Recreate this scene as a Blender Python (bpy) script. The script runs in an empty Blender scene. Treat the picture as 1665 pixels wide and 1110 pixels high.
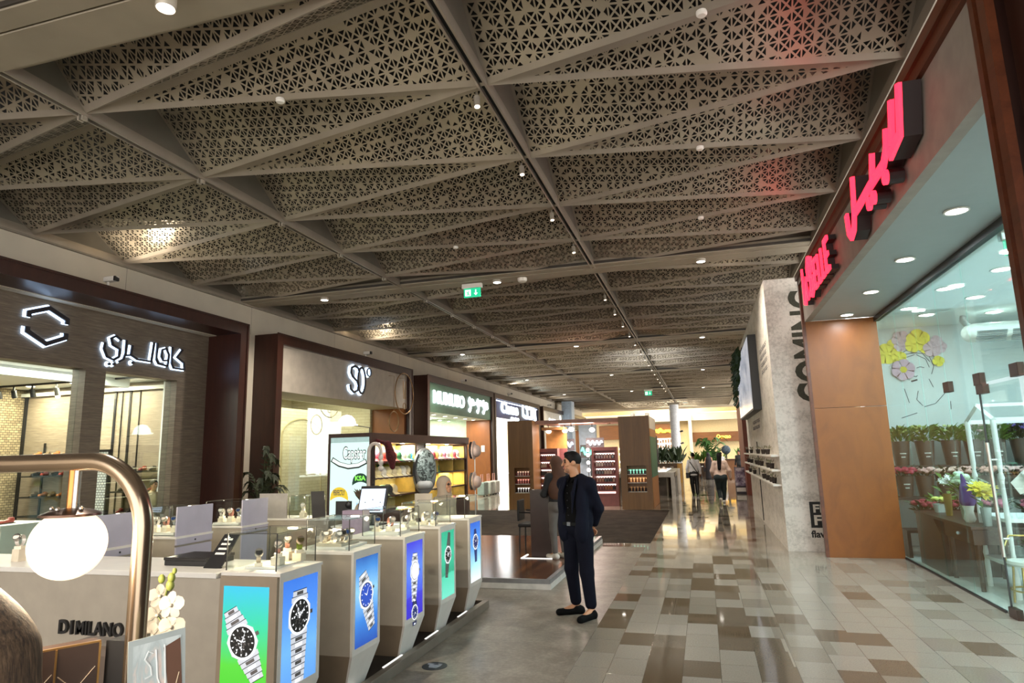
import bpy, bmesh, math, random
import numpy as np
from mathutils import Vector, Matrix, Euler
random.seed(7)
SC = bpy.context.scene
COL = SC.collection
PI = math.pi
# ------------------------------------------------------------------ camera
H_CAM, FPX = 1.78, 1051.37
YAW, PITCH, ROLL = 0.281055, 0.173329, 0.025668
def _cam():
    cy, sy, cp, sp = math.cos(YAW), math.sin(YAW), math.cos(PITCH), math.sin(PITCH)
    f = Vector((-sy*cp, cy*cp, sp)); rt = Vector((cy, sy, 0)); dn = f.cross(rt)
    r2 = rt*math.cos(ROLL) + dn*math.sin(ROLL); d2 = dn*math.cos(ROLL) - rt*math.sin(ROLL)
    return r2, d2, f
_r, _d, _f = _cam()
cd = bpy.data.cameras.new('camera'); cam = bpy.data.objects.new('camera', cd); COL.objects.link(cam)
cd.sensor_width = 36; cd.lens = FPX/1665*36; cd.clip_start = 0.05; cd.clip_end = 300
cam.matrix_world = Matrix(((_r.x, -_d.x, -_f.x, 0), (_r.y, -_d.y, -_f.y, 0), (_r.z, -_d.z, -_f.z, H_CAM), (0, 0, 0, 1)))
SC.camera = cam
# ------------------------------------------------------------------ world, exposure
SC.view_settings.view_transform = 'Standard'; SC.view_settings.look = 'None'
SC.view_settings.gamma = 1; SC.view_settings.use_curve_mapping = False
SC.view_settings.exposure = 1.8
w = bpy.data.worlds.new('mall_daylight'); SC.world = w; w.use_nodes = True
w.node_tree.nodes['Background'].inputs[0].default_value = (1.0, 0.95, 0.89, 1)
w.node_tree.nodes['Background'].inputs[1].default_value = 1.7
try:
    SC.cycles.max_bounces = 7; SC.cycles.diffuse_bounces = 3; SC.cycles.glossy_bounces = 4
    SC.cycles.transmission_bounces = 6; SC.cycles.transparent_max_bounces = 48
    SC.cycles.sample_clamp_indirect = 6; SC.cycles.sample_clamp_direct = 0
    SC.cycles.caustics_reflective = False; SC.cycles.caustics_refractive = False
    SC.cycles.use_light_tree = True
except Exception: pass
def light(kind, name, loc, power, color=(1, .9, .75), size=.1, rot=(0, 0, 0), spot=None, blend=.6, sy=None, parent=None):
    l = bpy.data.lights.new(name, kind); l.energy = power; l.color = color
    if kind == 'AREA':
        l.size = size
        if sy: l.shape = 'RECTANGLE'; l.size_y = sy
        else: l.shape = 'DISK'
    else: l.shadow_soft_size = size
    if kind == 'SPOT': l.spot_size = spot or 2.2; l.spot_blend = blend
    o = bpy.data.objects.new(name, l); COL.objects.link(o); o.location = loc; o.rotation_euler = rot
    if parent:
        o.parent = parent; o.location = Vector(loc) - base(parent)
    return o
# ------------------------------------------------------------------ objects
def base(o):
    v = Vector((0, 0, 0))
    while o: v += Vector(o.location); o = o.parent
    return v
def thing(name, label, cat, loc=(0, 0, 0), group=None):
    o = bpy.data.objects.new(name, None); COL.objects.link(o); o.location = loc
    o.empty_display_size = .05
    o['label'] = label; o['category'] = cat
    if group: o['group'] = group
    return o
def tag(o, label, cat, group=None):
    o['label'] = label; o['category'] = cat
    if group: o['group'] = group
    return o
def copy_tree(o, loc=None, rz=None, parent=None, label=None, group=None):
    c = o.copy(); COL.objects.link(c)
    if parent: c.parent = parent
    for ch in list(o.children): copy_tree(ch, parent=c)
    if loc is not None: c.location = loc
    if rz is not None: c.rotation_euler = (0, 0, rz)
    if label: c['label'] = label
    if group: c['group'] = group
    return c
class MB:
    """collects shapes (world coordinates) for ONE mesh"""
    def __init__(s): s.v = []; s.f = []; s.m = []
    def add(s, vs, fs, mi=0):
        n = len(s.v); s.v += [tuple(p) for p in vs]; s.f += [tuple(n+i for i in f) for f in fs]; s.m += [mi]*len(fs); return s
    def box(s, x0, y0, z0, x1, y1, z1, mi=0):
        x0, x1 = min(x0, x1), max(x0, x1); y0, y1 = min(y0, y1), max(y0, y1); z0, z1 = min(z0, z1), max(z0, z1)
        return s.add([(x0,y0,z0),(x1,y0,z0),(x1,y1,z0),(x0,y1,z0),(x0,y0,z1),(x1,y0,z1),(x1,y1,z1),(x0,y1,z1)],
                     [(0,3,2,1),(4,5,6,7),(0,1,5,4),(1,2,6,5),(2,3,7,6),(3,0,4,7)], mi)
    def frustum(s, a, b, mi=0):
        """a, b = (x0,y0,x1,y1,z) lower and upper rectangle"""
        v = []
        for q in (a, b):
            x0, y0, x1, y1, z = q; v += [(x0,y0,z),(x1,y0,z),(x1,y1,z),(x0,y1,z)]
        return s.add(v, [(0,3,2,1),(4,5,6,7),(0,1,5,4),(1,2,6,5),(2,3,7,6),(3,0,4,7)], mi)
    def quad(s, *p, mi=0): return s.add(p, [tuple(range(len(p)))], mi)
    def prism(s, pts, d, mi=0):
        """flat polygon pts (3-D) pushed along vector d"""
        n = len(pts); d = Vector(d); q = [Vector(p)+d for p in pts]
        return s.add(list(pts)+q, [tuple(reversed(range(n))), tuple(range(n, 2*n))]+[(i, (i+1)%n, n+(i+1)%n, n+i) for i in range(n)], mi)
    def cyl(s, p0, p1, r0, r1=None, n=12, mi=0, caps=True):
        r1 = r0 if r1 is None else r1
        p0, p1 = Vector(p0), Vector(p1); ax = (p1-p0).normalized()
        t = Vector((1, 0, 0)) if abs(ax.x) < .9 else Vector((0, 1, 0)); u = ax.cross(t).normalized(); w_ = ax.cross(u)
        v = []
        for p, r in ((p0, r0), (p1, r1)):
            for i in range(n):
                a = 2*PI*i/n; v.append(p + u*(r*math.cos(a)) + w_*(r*math.sin(a)))
        fs = [(i, (i+1)%n, n+(i+1)%n, n+i) for i in range(n)]
        if caps: fs += [tuple(reversed(range(n))), tuple(range(n, 2*n))]
        return s.add(v, fs, mi)
    def tube(s, pts, r, n=8, mi=0, closed=False):
        pts = [Vector(p) for p in pts]; m = len(pts); rs = r if isinstance(r, (list, tuple)) else [r]*m
        v = []; prev = None
        for i, p in enumerate(pts):
            a = pts[i-1] if (i > 0 or closed) else p; b = pts[(i+1) % m] if (i < m-1 or closed) else p
            ax = (b-a).normalized()
            if prev is None:
                t = Vector((0, 0, 1)) if abs(ax.z) < .9 else Vector((1, 0, 0)); u = ax.cross(t).normalized()
            else:
                u = (prev - ax*prev.dot(ax)); u = u.normalized() if u.length > 1e-6 else ax.orthogonal().normalized()
            prev = u; w_ = ax.cross(u)
            for k in range(n):
                q = 2*PI*k/n; v.append(p + u*(rs[i]*math.cos(q)) + w_*(rs[i]*math.sin(q)))
        fs = []
        for i in range(m if closed else m-1):
            for k in range(n):
                j = (i+1) % m; fs.append((i*n+k, i*n+(k+1)%n, j*n+(k+1)%n, j*n+k))
        if not closed: fs += [tuple(reversed(range(n))), tuple(range((m-1)*n, m*n))]
        return s.add(v, fs, mi)
    def lathe(s, prof, c=(0, 0, 0), n=20, mi=0, sx=1, sy=1):
        """prof = [(r,z)...] about the vertical through c"""
        v = []
        for r, z in prof:
            for i in range(n):
                a = 2*PI*i/n; v.append((c[0]+r*sx*math.cos(a), c[1]+r*sy*math.sin(a), c[2]+z))
        fs = [(j*n+i, j*n+(i+1)%n, (j+1)*n+(i+1)%n, (j+1)*n+i) for j in range(len(prof)-1) for i in range(n)]
        fs += [tuple(reversed(range(n))), tuple(range((len(prof)-1)*n, len(prof)*n))]
        return s.add(v, fs, mi)
    def ball(s, c, r, n=12, m=8, mi=0):
        rx, ry, rz = r if isinstance(r, (list, tuple)) else (r, r, r)
        v = [(c[0], c[1], c[2]-rz)]
        for j in range(1, m):
            t = -PI/2+PI*j/m
            for i in range(n):
                a = 2*PI*i/n; v.append((c[0]+rx*math.cos(t)*math.cos(a), c[1]+ry*math.cos(t)*math.sin(a), c[2]+rz*math.sin(t)))
        v.append((c[0], c[1], c[2]+rz)); fs = []
        for i in range(n): fs.append((0, 1+(i+1)%n, 1+i))
        for j in range(m-2):
            for i in range(n): fs.append((1+j*n+i, 1+j*n+(i+1)%n, 1+(j+1)*n+(i+1)%n, 1+(j+1)*n+i))
        L = len(v)-1
        for i in range(n): fs.append((1+(m-2)*n+i, 1+(m-2)*n+(i+1)%n, L))
        return s.add(v, fs, mi)
    def stroke(s, pts, wd, org, ux, uz, dep, mi=0, closed=False, rnd=True):
        """a thick pen stroke: 2-D polyline in the plane org + a*ux + b*uz, extruded by vector dep"""
        org, ux, uz, dep = Vector(org), Vector(ux), Vector(uz), Vector(dep)
        P = [Vector((p[0], p[1])) for p in pts]
        if closed: P = P+[P[0]]
        m = len(P); h = wd/2; L = []; R = []
        for i in range(m):
            if closed and i in (0, m-1): d0 = (P[m-1]-P[m-2]).normalized(); d1 = (P[1]-P[0]).normalized()
            else:
                d0 = (P[i]-P[i-1]).normalized() if i > 0 else (P[1]-P[0]).normalized()
                d1 = (P[i+1]-P[i]).normalized() if i < m-1 else d0
            t = d0+d1
            t = t.normalized() if t.length > 1e-6 else d1
            nn = Vector((-t.y, t.x)); k = min(1/max(.5, nn.dot(Vector((-d1.y, d1.x)))), 1.6)
            L.append(P[i]+nn*h*k); R.append(P[i]-nn*h*k)
        to3 = lambda q: org+ux*q.x+uz*q.y
        for i in range(m-1):
            s.prism([to3(L[i]), to3(R[i]), to3(R[i+1]), to3(L[i+1])], dep, mi)
        return s
    def build(s, name, mat, parent=None, smooth=0, bev=0, **kw):
        me = bpy.data.meshes.new(name); v = s.v
        if parent: b = base(parent); v = [(x-b.x, y-b.y, z-b.z) for x, y, z in v]
        me.from_pydata(v, [], s.f); me.update()
        mats = mat if isinstance(mat, (list, tuple)) else [mat]
        for m_ in mats: me.materials.append(m_)
        if len(mats) > 1: me.polygons.foreach_set('material_index', s.m)
        bm = bmesh.new(); bm.from_mesh(me); bmesh.ops.recalc_face_normals(bm, faces=bm.faces)
        bm.to_mesh(me); bm.free()
        if smooth:
            me.shade_smooth(); me.set_sharp_from_angle(angle=math.radians(smooth))
        o = bpy.data.objects.new(name, me); COL.objects.link(o)
        if parent: o.parent = parent
        if bev:
            b = o.modifiers.new('bevel', 'BEVEL'); b.width = bev; b.segments = 2; b.limit_method = 'ANGLE'
        for k, x in kw.items(): o[k] = x
        return o
def text_fit(mb, txt, wd, ht, org, ux, uz, dep, bold=0.0, mi=0):
    t_ = text_mb(MB(), txt, 1, (0, 0, 0), (1, 0, 0), (0, 1, 0), (0, 0, 1), bold=bold)
    xs = [v[0] for v in t_.v]; ys = [v[1] for v in t_.v]; x0, y0 = min(xs), min(ys); kx, ky = wd/(max(xs)-x0), ht/(max(ys)-y0)
    org, ux, uz, dep = Vector(org), Vector(ux), Vector(uz), Vector(dep)
    return mb.add([org+ux*((v[0]-x0)*kx)+uz*((v[1]-y0)*ky)+dep*v[2] for v in t_.v], t_.f, mi)
def struct(name, mb, mat, parent=None, **kw):
    o = mb.build(name, mat, parent, **kw)
    if not parent: o['kind'] = 'structure'
    return o
def text_mb(mb, txt, size, org, ux, uz, dep, mi=0, sx=1.0, align='LEFT', bold=0.0, spacing=1.0):
    """built-in font -> mesh shapes laid in the plane org + a*ux + b*uz, thickness |dep|"""
    cu = bpy.data.curves.new('t', 'FONT'); cu.body = txt; cu.size = size; cu.align_x = align; cu.offset = bold
    cu.space_character = spacing
    cu.extrude = .5; cu.resolution_u = 4
    o = bpy.data.objects.new('t', cu); COL.objects.link(o)
    dg = bpy.context.evaluated_depsgraph_get(); me = o.evaluated_get(dg).to_mesh()
    org, ux, uz, dep = Vector(org), Vector(ux), Vector(uz), Vector(dep)
    mb.add([org+ux*(v.co.x*sx)+uz*v.co.y+dep*(v.co.z+.5) for v in me.vertices], [tuple(p.vertices) for p in me.polygons], mi)
    o.evaluated_get(dg).to_mesh_clear(); bpy.data.objects.remove(o); bpy.data.curves.remove(cu)
    return mb
# ------------------------------------------------------------------ signed-distance modeller for soft, continuous shapes
def sdf_build(prims, res, name, mats, parent=None, k=.02, smooth=True):
    """prims: ('c',p0,p1,r0,r1[,mat]) tapered capsule, ('e',centre,(rx,ry,rz)[,mat,rotz,roty]) ellipsoid; ('-e',...) cuts. world coordinates"""
    lo = np.full(3, 1e9); hi = -lo
    for p in prims:
        if p[0] == 'c':
            a, b, r = np.array(p[1], float), np.array(p[2], float), max(p[3], p[4])
            lo = np.minimum(lo, np.minimum(a, b)-r); hi = np.maximum(hi, np.maximum(a, b)+r)
        elif p[0] == 'e':
            c, r = np.array(p[1], float), max(p[2]); lo = np.minimum(lo, c-r); hi = np.maximum(hi, c+r)
    lo -= 3*res; hi += 3*res
    N = np.ceil((hi-lo)/res).astype(int)+1
    F = np.full(N, .2, dtype=np.float32); ID = np.zeros(N, dtype=np.int8); BD = np.full(N, 9., dtype=np.float32)
    ax = [lo[i]+res*np.arange(N[i]) for i in range(3)]
    for p in prims:
        if p[0] == 'c':
            a, b = np.array(p[1], float), np.array(p[2], float); r0, r1 = p[3], p[4]; mi = p[5] if len(p) > 5 else 0
            pl = np.minimum(a, b)-max(r0, r1)-k-2*res; ph = np.maximum(a, b)+max(r0, r1)+k+2*res
        else:
            c, r = np.array(p[1], float), np.array(p[2], float); mi = p[3] if len(p) > 3 else 0
            pl = c-max(r)-k-2*res; ph = c+max(r)+k+2*res
        i0 = np.clip(((pl-lo)/res).astype(int), 0, N-1); i1 = np.clip(np.ceil((ph-lo)/res).astype(int)+1, 1, N)
        sl = tuple(slice(i0[i], i1[i]) for i in range(3))
        X = ax[0][sl[0]][:, None, None]; Y = ax[1][sl[1]][None, :, None]; Z = ax[2][sl[2]][None, None, :]
        if p[0] == 'c':
            d = b-a; L2 = max(d@d, 1e-12)
            t = np.clip(((X-a[0])*d[0]+(Y-a[1])*d[1]+(Z-a[2])*d[2])/L2, 0, 1)
            D = np.sqrt((X-a[0]-t*d[0])**2+(Y-a[1]-t*d[1])**2+(Z-a[2]-t*d[2])**2)-(r0+(r1-r0)*t)
        else:
            x, y, z = X-c[0], Y-c[1], Z-c[2]
            rz = p[4] if len(p) > 4 else 0; ry = p[5] if len(p) > 5 else 0
            if rz: cz, sz = math.cos(rz), math.sin(rz); x, y = x*cz+y*sz, -x*sz+y*cz
            if ry: cz, sz = math.cos(ry), math.sin(ry); x, z = x*cz-z*sz, x*sz+z*cz
            q = np.sqrt((x/r[0])**2+(y/r[1])**2+(z/r[2])**2); q2 = np.sqrt((x/r[0]**2)**2+(y/r[1]**2)**2+(z/r[2]**2)**2)+1e-9
            D = q*(q-1)/q2
        D = D.astype(np.float32); S = F[sl]
        if p[0] == '-e': F[sl] = np.maximum(S, -D)
        else:
            h = np.clip(.5+.5*(S-D)/k, 0, 1); F[sl] = S*(1-h)+D*h-k*h*(1-h)
            bd = BD[sl]; m_ = D < bd; bd[m_] = D[m_]; ids = ID[sl]; ids[m_] = mi
    ins = F < 0
    # naive surface nets
    c = ins[:-1, :-1, :-1]; corners = [(i, j, l) for i in (0, 1) for j in (0, 1) for l in (0, 1)]
    n = tuple(N-1); cnt = np.zeros(n, np.int8)
    for i, j, l in corners: cnt += ins[i:n[0]+i, j:n[1]+j, l:n[2]+l]
    act = (cnt > 0) & (cnt < 8); idx = -np.ones(n, np.int64); cells = np.argwhere(act); idx[act] = np.arange(len(cells))
    acc = np.zeros((len(cells), 3)); wt = np.zeros(len(cells)); ci = cells
    val = lambda o_: F[ci[:, 0]+o_[0], ci[:, 1]+o_[1], ci[:, 2]+o_[2]]
    for a_ in corners:
        for d_ in range(3):
            if a_[d_] == 0:
                b_ = list(a_); b_[d_] = 1; fa, fb = val(a_), val(b_); m_ = (fa < 0) != (fb < 0)
                t = np.where(m_, fa/np.where(np.abs(fa-fb) < 1e-9, 1, fa-fb), 0)
                pt = np.array(a_, float)[None, :].repeat(len(ci), 0); pt[:, d_] += t
                acc[m_] += pt[m_]; wt[m_] += 1
    vs = lo+res*(ci+acc/np.maximum(wt, 1)[:, None])
    fs = []
    for d_ in range(3):
        u, v_ = (d_+1) % 3, (d_+2) % 3
        s0 = [slice(1, n[i]) for i in range(3)]; s0[d_] = slice(0, n[d_])
        s1 = list(s0); s1[d_] = slice(1, n[d_]+1)
        A, B = ins[tuple(s0)], ins[tuple(s1)]; ch = np.argwhere(A != B)
        if len(ch) == 0: continue
        off = np.ones(3, int); off[d_] = 0; g = ch+off
        eu = np.zeros(3, int); eu[u] = 1; ev = np.zeros(3, int); ev[v_] = 1
        q = [g-eu-ev, g-ev, g, g-eu]
        ids = np.stack([idx[p_[:, 0], p_[:, 1], p_[:, 2]] for p_ in q], 1)
        flip = ~A[tuple(ch.T)]; ids[flip] = ids[flip][:, ::-1]
        fs.append(ids[(ids >= 0).all(1)])
    fs = np.concatenate(fs)
    me = bpy.data.meshes.new(name); b = base(parent) if parent else Vector((0, 0, 0))
    me.from_pydata((vs-np.array(b)).tolist(), [], fs.tolist()); me.update()
    mats = mats if isinstance(mats, (list, tuple)) else [mats]
    for m_ in mats: me.materials.append(m_)
    if len(mats) > 1:
        cc = ci[fs[:, 0]]; me.polygons.foreach_set('material_index', ID[cc[:, 0], cc[:, 1], cc[:, 2]].astype(np.int32))
    if smooth: me.shade_smooth()
    o = bpy.data.objects.new(name, me); COL.objects.link(o)
    if parent: o.parent = parent
    return o
# ------------------------------------------------------------------ materials
class NT:
    """tiny node-expression helper"""
    def __init__(s, name):
        s.mat = bpy.data.materials.new(name); s.mat.use_nodes = True; s.t = s.mat.node_tree; s.t.nodes.clear()
        s.out = s.t.nodes.new('ShaderNodeOutputMaterial'); s.b = s.t.nodes.new('ShaderNodeBsdfPrincipled')
        s.t.links.new(s.b.outputs[0], s.out.inputs[0])
    def n(s, kind, **kw):
        o = s.t.nodes.new(kind)
        for k, v in kw.items(): setattr(o, k, v)
        return o
    def put(s, inp, v):
        if hasattr(v, 'links') or hasattr(v, 'is_linked'): s.t.links.new(v, inp)
        else: inp.default_value = v
    def m(s, op, a, b=None, c=None):
        o = s.n('ShaderNodeMath', operation=op); s.put(o.inputs[0], a)
        if b is not None: s.put(o.inputs[1], b)
        if c is not None: s.put(o.inputs[2], c)
        return o.outputs[0]
    def co(s, which='Object', sc=(1, 1, 1), loc=(0, 0, 0), rot=(0, 0, 0)):
        c = s.n('ShaderNodeTexCoord').outputs[which]; mp = s.n('ShaderNodeMapping')
        mp.inputs['Scale'].default_value = sc; mp.inputs['Location'].default_value = loc; mp.inputs['Rotation'].default_value = rot
        s.t.links.new(c, mp.inputs[0]); return mp.outputs[0]
    def world(s):
        return s.n('ShaderNodeNewGeometry').outputs['Position']
    def xyz(s, v):
        o = s.n('ShaderNodeSeparateXYZ'); s.t.links.new(v, o.inputs[0]); return o.outputs
    def comb(s, x, y, z=0.0):
        o = s.n('ShaderNodeCombineXYZ'); s.put(o.inputs[0], x); s.put(o.inputs[1], y); s.put(o.inputs[2], z); return o.outputs[0]
    def noise(s, v, sc=5, det=3, rough=.5, dist=0.0):
        o = s.n('ShaderNodeTexNoise'); s.t.links.new(v, o.inputs['Vector']); o.inputs['Scale'].default_value = sc
        o.inputs['Detail'].default_value = det; o.inputs['Roughness'].default_value = rough; o.inputs['Distortion'].default_value = dist
        return o.outputs[0]
    def white(s, v):
        o = s.n('ShaderNodeTexWhiteNoise'); s.t.links.new(v, o.inputs['Vector']); return o.outputs[0]
    def ramp(s, f, stops, mode='LINEAR'):
        o = s.n('ShaderNodeValToRGB'); o.color_ramp.interpolation = mode; e = o.color_ramp.elements
        while len(e) < len(stops): e.new(.5)
        for i, (p, c) in enumerate(stops): e[i].position = p; e[i].color = (*c, 1)
        s.t.links.new(f, o.inputs[0]); return o.outputs[0]
    def mix(s, f, a, b, mode='MIX'):
        o = s.n('ShaderNodeMix', data_type='RGBA', blend_type=mode); s.put(o.inputs[0], f)
        for k, v in ((6, a), (7, b)):
            if isinstance(v, tuple): o.inputs[k].default_value = (*v[:3], 1)
            else: s.t.links.new(v, o.inputs[k])
        return o.outputs[2]
    def bump(s, h, st=.2, d=.02):
        o = s.n('ShaderNodeBump'); o.inputs['Strength'].default_value = st; o.inputs['Distance'].default_value = d
        s.t.links.new(h, o.inputs['Height']); s.t.links.new(o.outputs[0], s.b.inputs['Normal'])
    def col(s, c):
        if isinstance(c, tuple): s.b.inputs['Base Color'].default_value = (*c[:3], 1)
        else: s.t.links.new(c, s.b.inputs['Base Color'])
    def pr(s, rough=.5, metal=0, spec=.5, coat=0):
        s.put(s.b.inputs['Roughness'], rough); s.b.inputs['Metallic'].default_value = metal
        s.b.inputs['Specular IOR Level'].default_value = spec; s.b.inputs['Coat Weight'].default_value = coat
    def emit(s, c, st):
        if isinstance(c, tuple): s.b.inputs['Emission Color'].default_value = (*c[:3], 1)
        else: s.t.links.new(c, s.b.inputs['Emission Color'])
        s.b.inputs['Emission Strength'].default_value = st
def hexc(h):
    """sRGB hex -> linear"""
    r = [int(h[i:i+2], 16)/255 for i in (0, 2, 4)]
    return tuple(c/12.92 if c <= .04045 else ((c+.055)/1.055)**2.4 for c in r)
_mc = {}
def mat(name, c, rough=.5, metal=0, spec=.5, var=.06, sc=8, emit=None, es=1, coat=0, bump=0):
    """plain material with a little procedural variation"""
    if name in _mc: return _mc[name]
    if isinstance(c, str): c = hexc(c)
    t = NT(name)
    if var:
        nz = t.noise(t.co('Object'), sc, 3)
        d = tuple(x*(1-var*2) for x in c); u = tuple(min(1, x*(1+var*2)) for x in c)
        t.col(t.ramp(nz, [(.3, d), (.7, u)]))
        if bump: t.bump(nz, bump, .01)
    else: t.col(c)
    t.pr(rough, metal, spec, coat)
    if emit:
        t.emit(hexc(emit) if isinstance(emit, str) else emit, es)
    _mc[name] = t.mat; return t.mat
GK = .34
def glow(name, c, st):
    return mat(name, tuple(q*.5 for q in c), .4, var=0, emit=c, es=st*GK)
def glass(name, tint=(.9, 1, .97), rough=0.0, refl=.32):
    if name in _mc: return _mc[name]
    t = NT(name); tr = t.n('ShaderNodeBsdfTransparent'); tr.inputs[0].default_value = (*tint, 1)
    gl = t.n('ShaderNodeBsdfGlossy'); gl.inputs['Roughness'].default_value = .02
    fr = t.n('ShaderNodeFresnel'); fr.inputs[0].default_value = 1.45
    nz = t.noise(t.co('Object'), 3, 2)
    f = t.m('MULTIPLY', fr.outputs[0], t.m('ADD', refl-.05, t.m('MULTIPLY', nz, .1)))
    mx = t.n('ShaderNodeMixShader'); t.put(mx.inputs[0], f); t.t.links.new(tr.outputs[0], mx.inputs[1]); t.t.links.new(gl.outputs[0], mx.inputs[2])
    t.t.links.new(mx.outputs[0], t.out.inputs[0]); t.t.nodes.remove(t.b); _mc[name] = t.mat; return t.mat
# ================================================================== architecture materials
def m_floor():
    t = NT('polished_stone_tiles'); p = t.xyz(t.world()); x, y = p[0], p[1]
    cx = t.m('DIVIDE', x, .3); ci = t.m('FLOOR', cx); cf = t.m('FRACT', cx)
    off = t.white(t.comb(ci, 3.3)); yy = t.m('ADD', t.m('DIVIDE', y, .42), off)
    ri = t.m('FLOOR', yy); rf = t.m('FRACT', yy); r = t.white(t.comb(ci, ri, 1.7)); r2 = t.white(t.comb(ci, ri, 9.1))
    # the paving is calmer (all pale) towards the flower shop
    calm = t.n('ShaderNodeMapRange'); t.put(calm.inputs[0], x); calm.inputs[1].default_value = .2; calm.inputs[2].default_value = 1.1
    rr = t.m('SUBTRACT', r, t.m('MULTIPLY', calm.outputs[0], .22))
    base_c = t.ramp(rr, [(0, hexc('a9a398')), (.38, hexc('999286')), (.58, hexc('afa99f')), (.70, hexc('7c7061')), (.86, hexc('6d5e4b'))], 'CONSTANT')
    nz = t.noise(t.world(), 75, 4, .8); big = t.noise(t.comb(t.m('ADD', x, t.m('MULTIPLY', r2, 9)), y), 5, 4, .6, 1.0)
    c = t.mix(t.m('MULTIPLY', nz, .75), base_c, hexc('5f564b'), 'MULTIPLY')
    c = t.mix(t.m('MULTIPLY', big, .35), c, hexc('d8d0c2'), 'OVERLAY')
    e = t.m('MINIMUM', t.m('MULTIPLY', t.m('MINIMUM', cf, t.m('SUBTRACT', 1, cf)), .3), t.m('MULTIPLY', t.m('MINIMUM', rf, t.m('SUBTRACT', 1, rf)), .42))
    g = t.m('LESS_THAN', e, .0022)
    c = t.mix(t.m('MULTIPLY', g, .75), c, hexc('3d352c'))
    # mottled honed band between the islands and the paving
    mo = t.noise(t.world(), 3.5, 5, .65, .6); mo2 = t.noise(t.world(), 26, 4, .7)
    mc = t.ramp(t.m('ADD', t.m('MULTIPLY', mo, .55), t.m('MULTIPLY', mo2, .45)), [(.32, hexc('544d43')), (.5, hexc('776f63')), (.66, hexc('948c7f'))])
    band = t.m('MULTIPLY', t.m('LESS_THAN', x, -1.2), t.m('LESS_THAN', y, 12.9))
    far = t.m('LESS_THAN', x, -9.0)
    mask = t.m('MAXIMUM', band, far)
    t.col(t.mix(mask, c, mc))
    rough = t.m('ADD', t.m('ADD', .015, t.m('ADD', t.m('MULTIPLY', nz, .03), t.m('MULTIPLY', r2, .07))), t.m('MULTIPLY', mask, .28))
    t.pr(rough, 0, .55); t.bump(t.m('SUBTRACT', 1, t.m('MULTIPLY', g, t.m('SUBTRACT', 1, mask))), .25, .002)
    return t.mat
def m_perf():
    t = NT('perforated_metal'); p = t.xyz(t.co('Object')); s_ = 1/.108
    u, v = t.m('MULTIPLY', p[0], s_), t.m('MULTIPLY', p[1], s_)
    fu, fv = t.m('FRACT', u), t.m('FRACT', v); iu, iv = t.m('FLOOR', u), t.m('FLOOR', v)
    d1 = t.m('SUBTRACT', fu, fv); d2 = t.m('SUBTRACT', t.m('ADD', fu, fv), 1)
    tri = t.m('ADD', t.m('GREATER_THAN', d1, 0), t.m('MULTIPLY', t.m('GREATER_THAN', d2, 0), 2))
    rnd = t.white(t.comb(iu, iv, tri))
    gx = t.m('MINIMUM', fu, t.m('SUBTRACT', 1, fu)); gy = t.m('MINIMUM', fv, t.m('SUBTRACT', 1, fv))
    e = t.m('MINIMUM', t.m('MINIMUM', gx, gy), t.m('MULTIPLY', t.m('MINIMUM', t.m('ABSOLUTE', d1), t.m('ABSOLUTE', d2)), .7))
    solid = t.m('MAXIMUM', t.m('LESS_THAN', e, .075), t.m('LESS_THAN', rnd, .17))
    nz = t.noise(t.co('Object'), 3, 3)
    t.col(t.ramp(nz, [(.3, hexc('9a9080')), (.7, hexc('a79d8b'))])); t.pr(.36, .5, .5)
    tr = t.n('ShaderNodeBsdfTransparent'); mx = t.n('ShaderNodeMixShader')
    t.put(mx.inputs[0], solid); t.t.links.new(tr.outputs[0], mx.inputs[1]); t.t.links.new(t.b.outputs[0], mx.inputs[2])
    t.t.links.new(mx.outputs[0], t.out.inputs[0]); return t.mat
def m_wood(name, c0, c1, sc=(1, 1, .08), grain=14, rough=.35, spec=.5, coat=0):
    t = NT(name); v = t.co('Object', sc); nz = t.noise(v, grain, 5, .6, .8); n2 = t.noise(t.co('Object', tuple(a*3 for a in sc)), 60, 2)
    f = t.m('ADD', t.m('MULTIPLY', nz, .8), t.m('MULTIPLY', n2, .2))
    t.col(t.ramp(f, [(.3, hexc(c0)), (.68, hexc(c1))])); t.pr(rough, 0, spec, coat); return t.mat
def m_travertine(name, c0, c1, c2):
    t = NT(name); w_ = t.co('Object', (.5, .5, 9)); nz = t.noise(w_, 5, 6, .7, .4); n2 = t.noise(t.co('Object', (1, 1, 30)), 6, 3)
    f = t.m('ADD', t.m('MULTIPLY', nz, .7), t.m('MULTIPLY', n2, .3))
    t.col(t.ramp(f, [(.3, hexc(c0)), (.5, hexc(c1)), (.7, hexc(c2))])); t.pr(.5); return t.mat
def m_brick(name, c0, c1, cm, w=.3, h=.09, rough=.7):
    t = NT(name); p = t.xyz(t.co('Object')); b = t.n('ShaderNodeTexBrick')
    t.t.links.new(t.comb(t.m('ADD', p[0], p[1]), p[2]), b.inputs['Vector']); b.inputs['Scale'].default_value = 1
    b.inputs['Brick Width'].default_value = w; b.inputs['Row Height'].default_value = h; b.inputs['Mortar Size'].default_value = .006
    b.inputs['Color1'].default_value = (*hexc(c0), 1); b.inputs['Color2'].default_value = (*hexc(c1), 1); b.inputs['Mortar'].default_value = (*hexc(cm), 1)
    t.col(b.outputs[0]); t.pr(rough); return t.mat
def m_carpet():
    t = NT('dark_carpet'); n1 = t.noise(t.world(), 90, 3, .8); n2 = t.noise(t.world(), 2.6, 5, .75)
    t.col(t.ramp(t.m('ADD', t.m('MULTIPLY', n1, .35), t.m('MULTIPLY', n2, .65)), [(.35, hexc('1e1915')), (.62, hexc('40372f'))]))
    t.pr(.95, 0, .1); t.bump(n1, .5, .01); return t.mat
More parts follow.
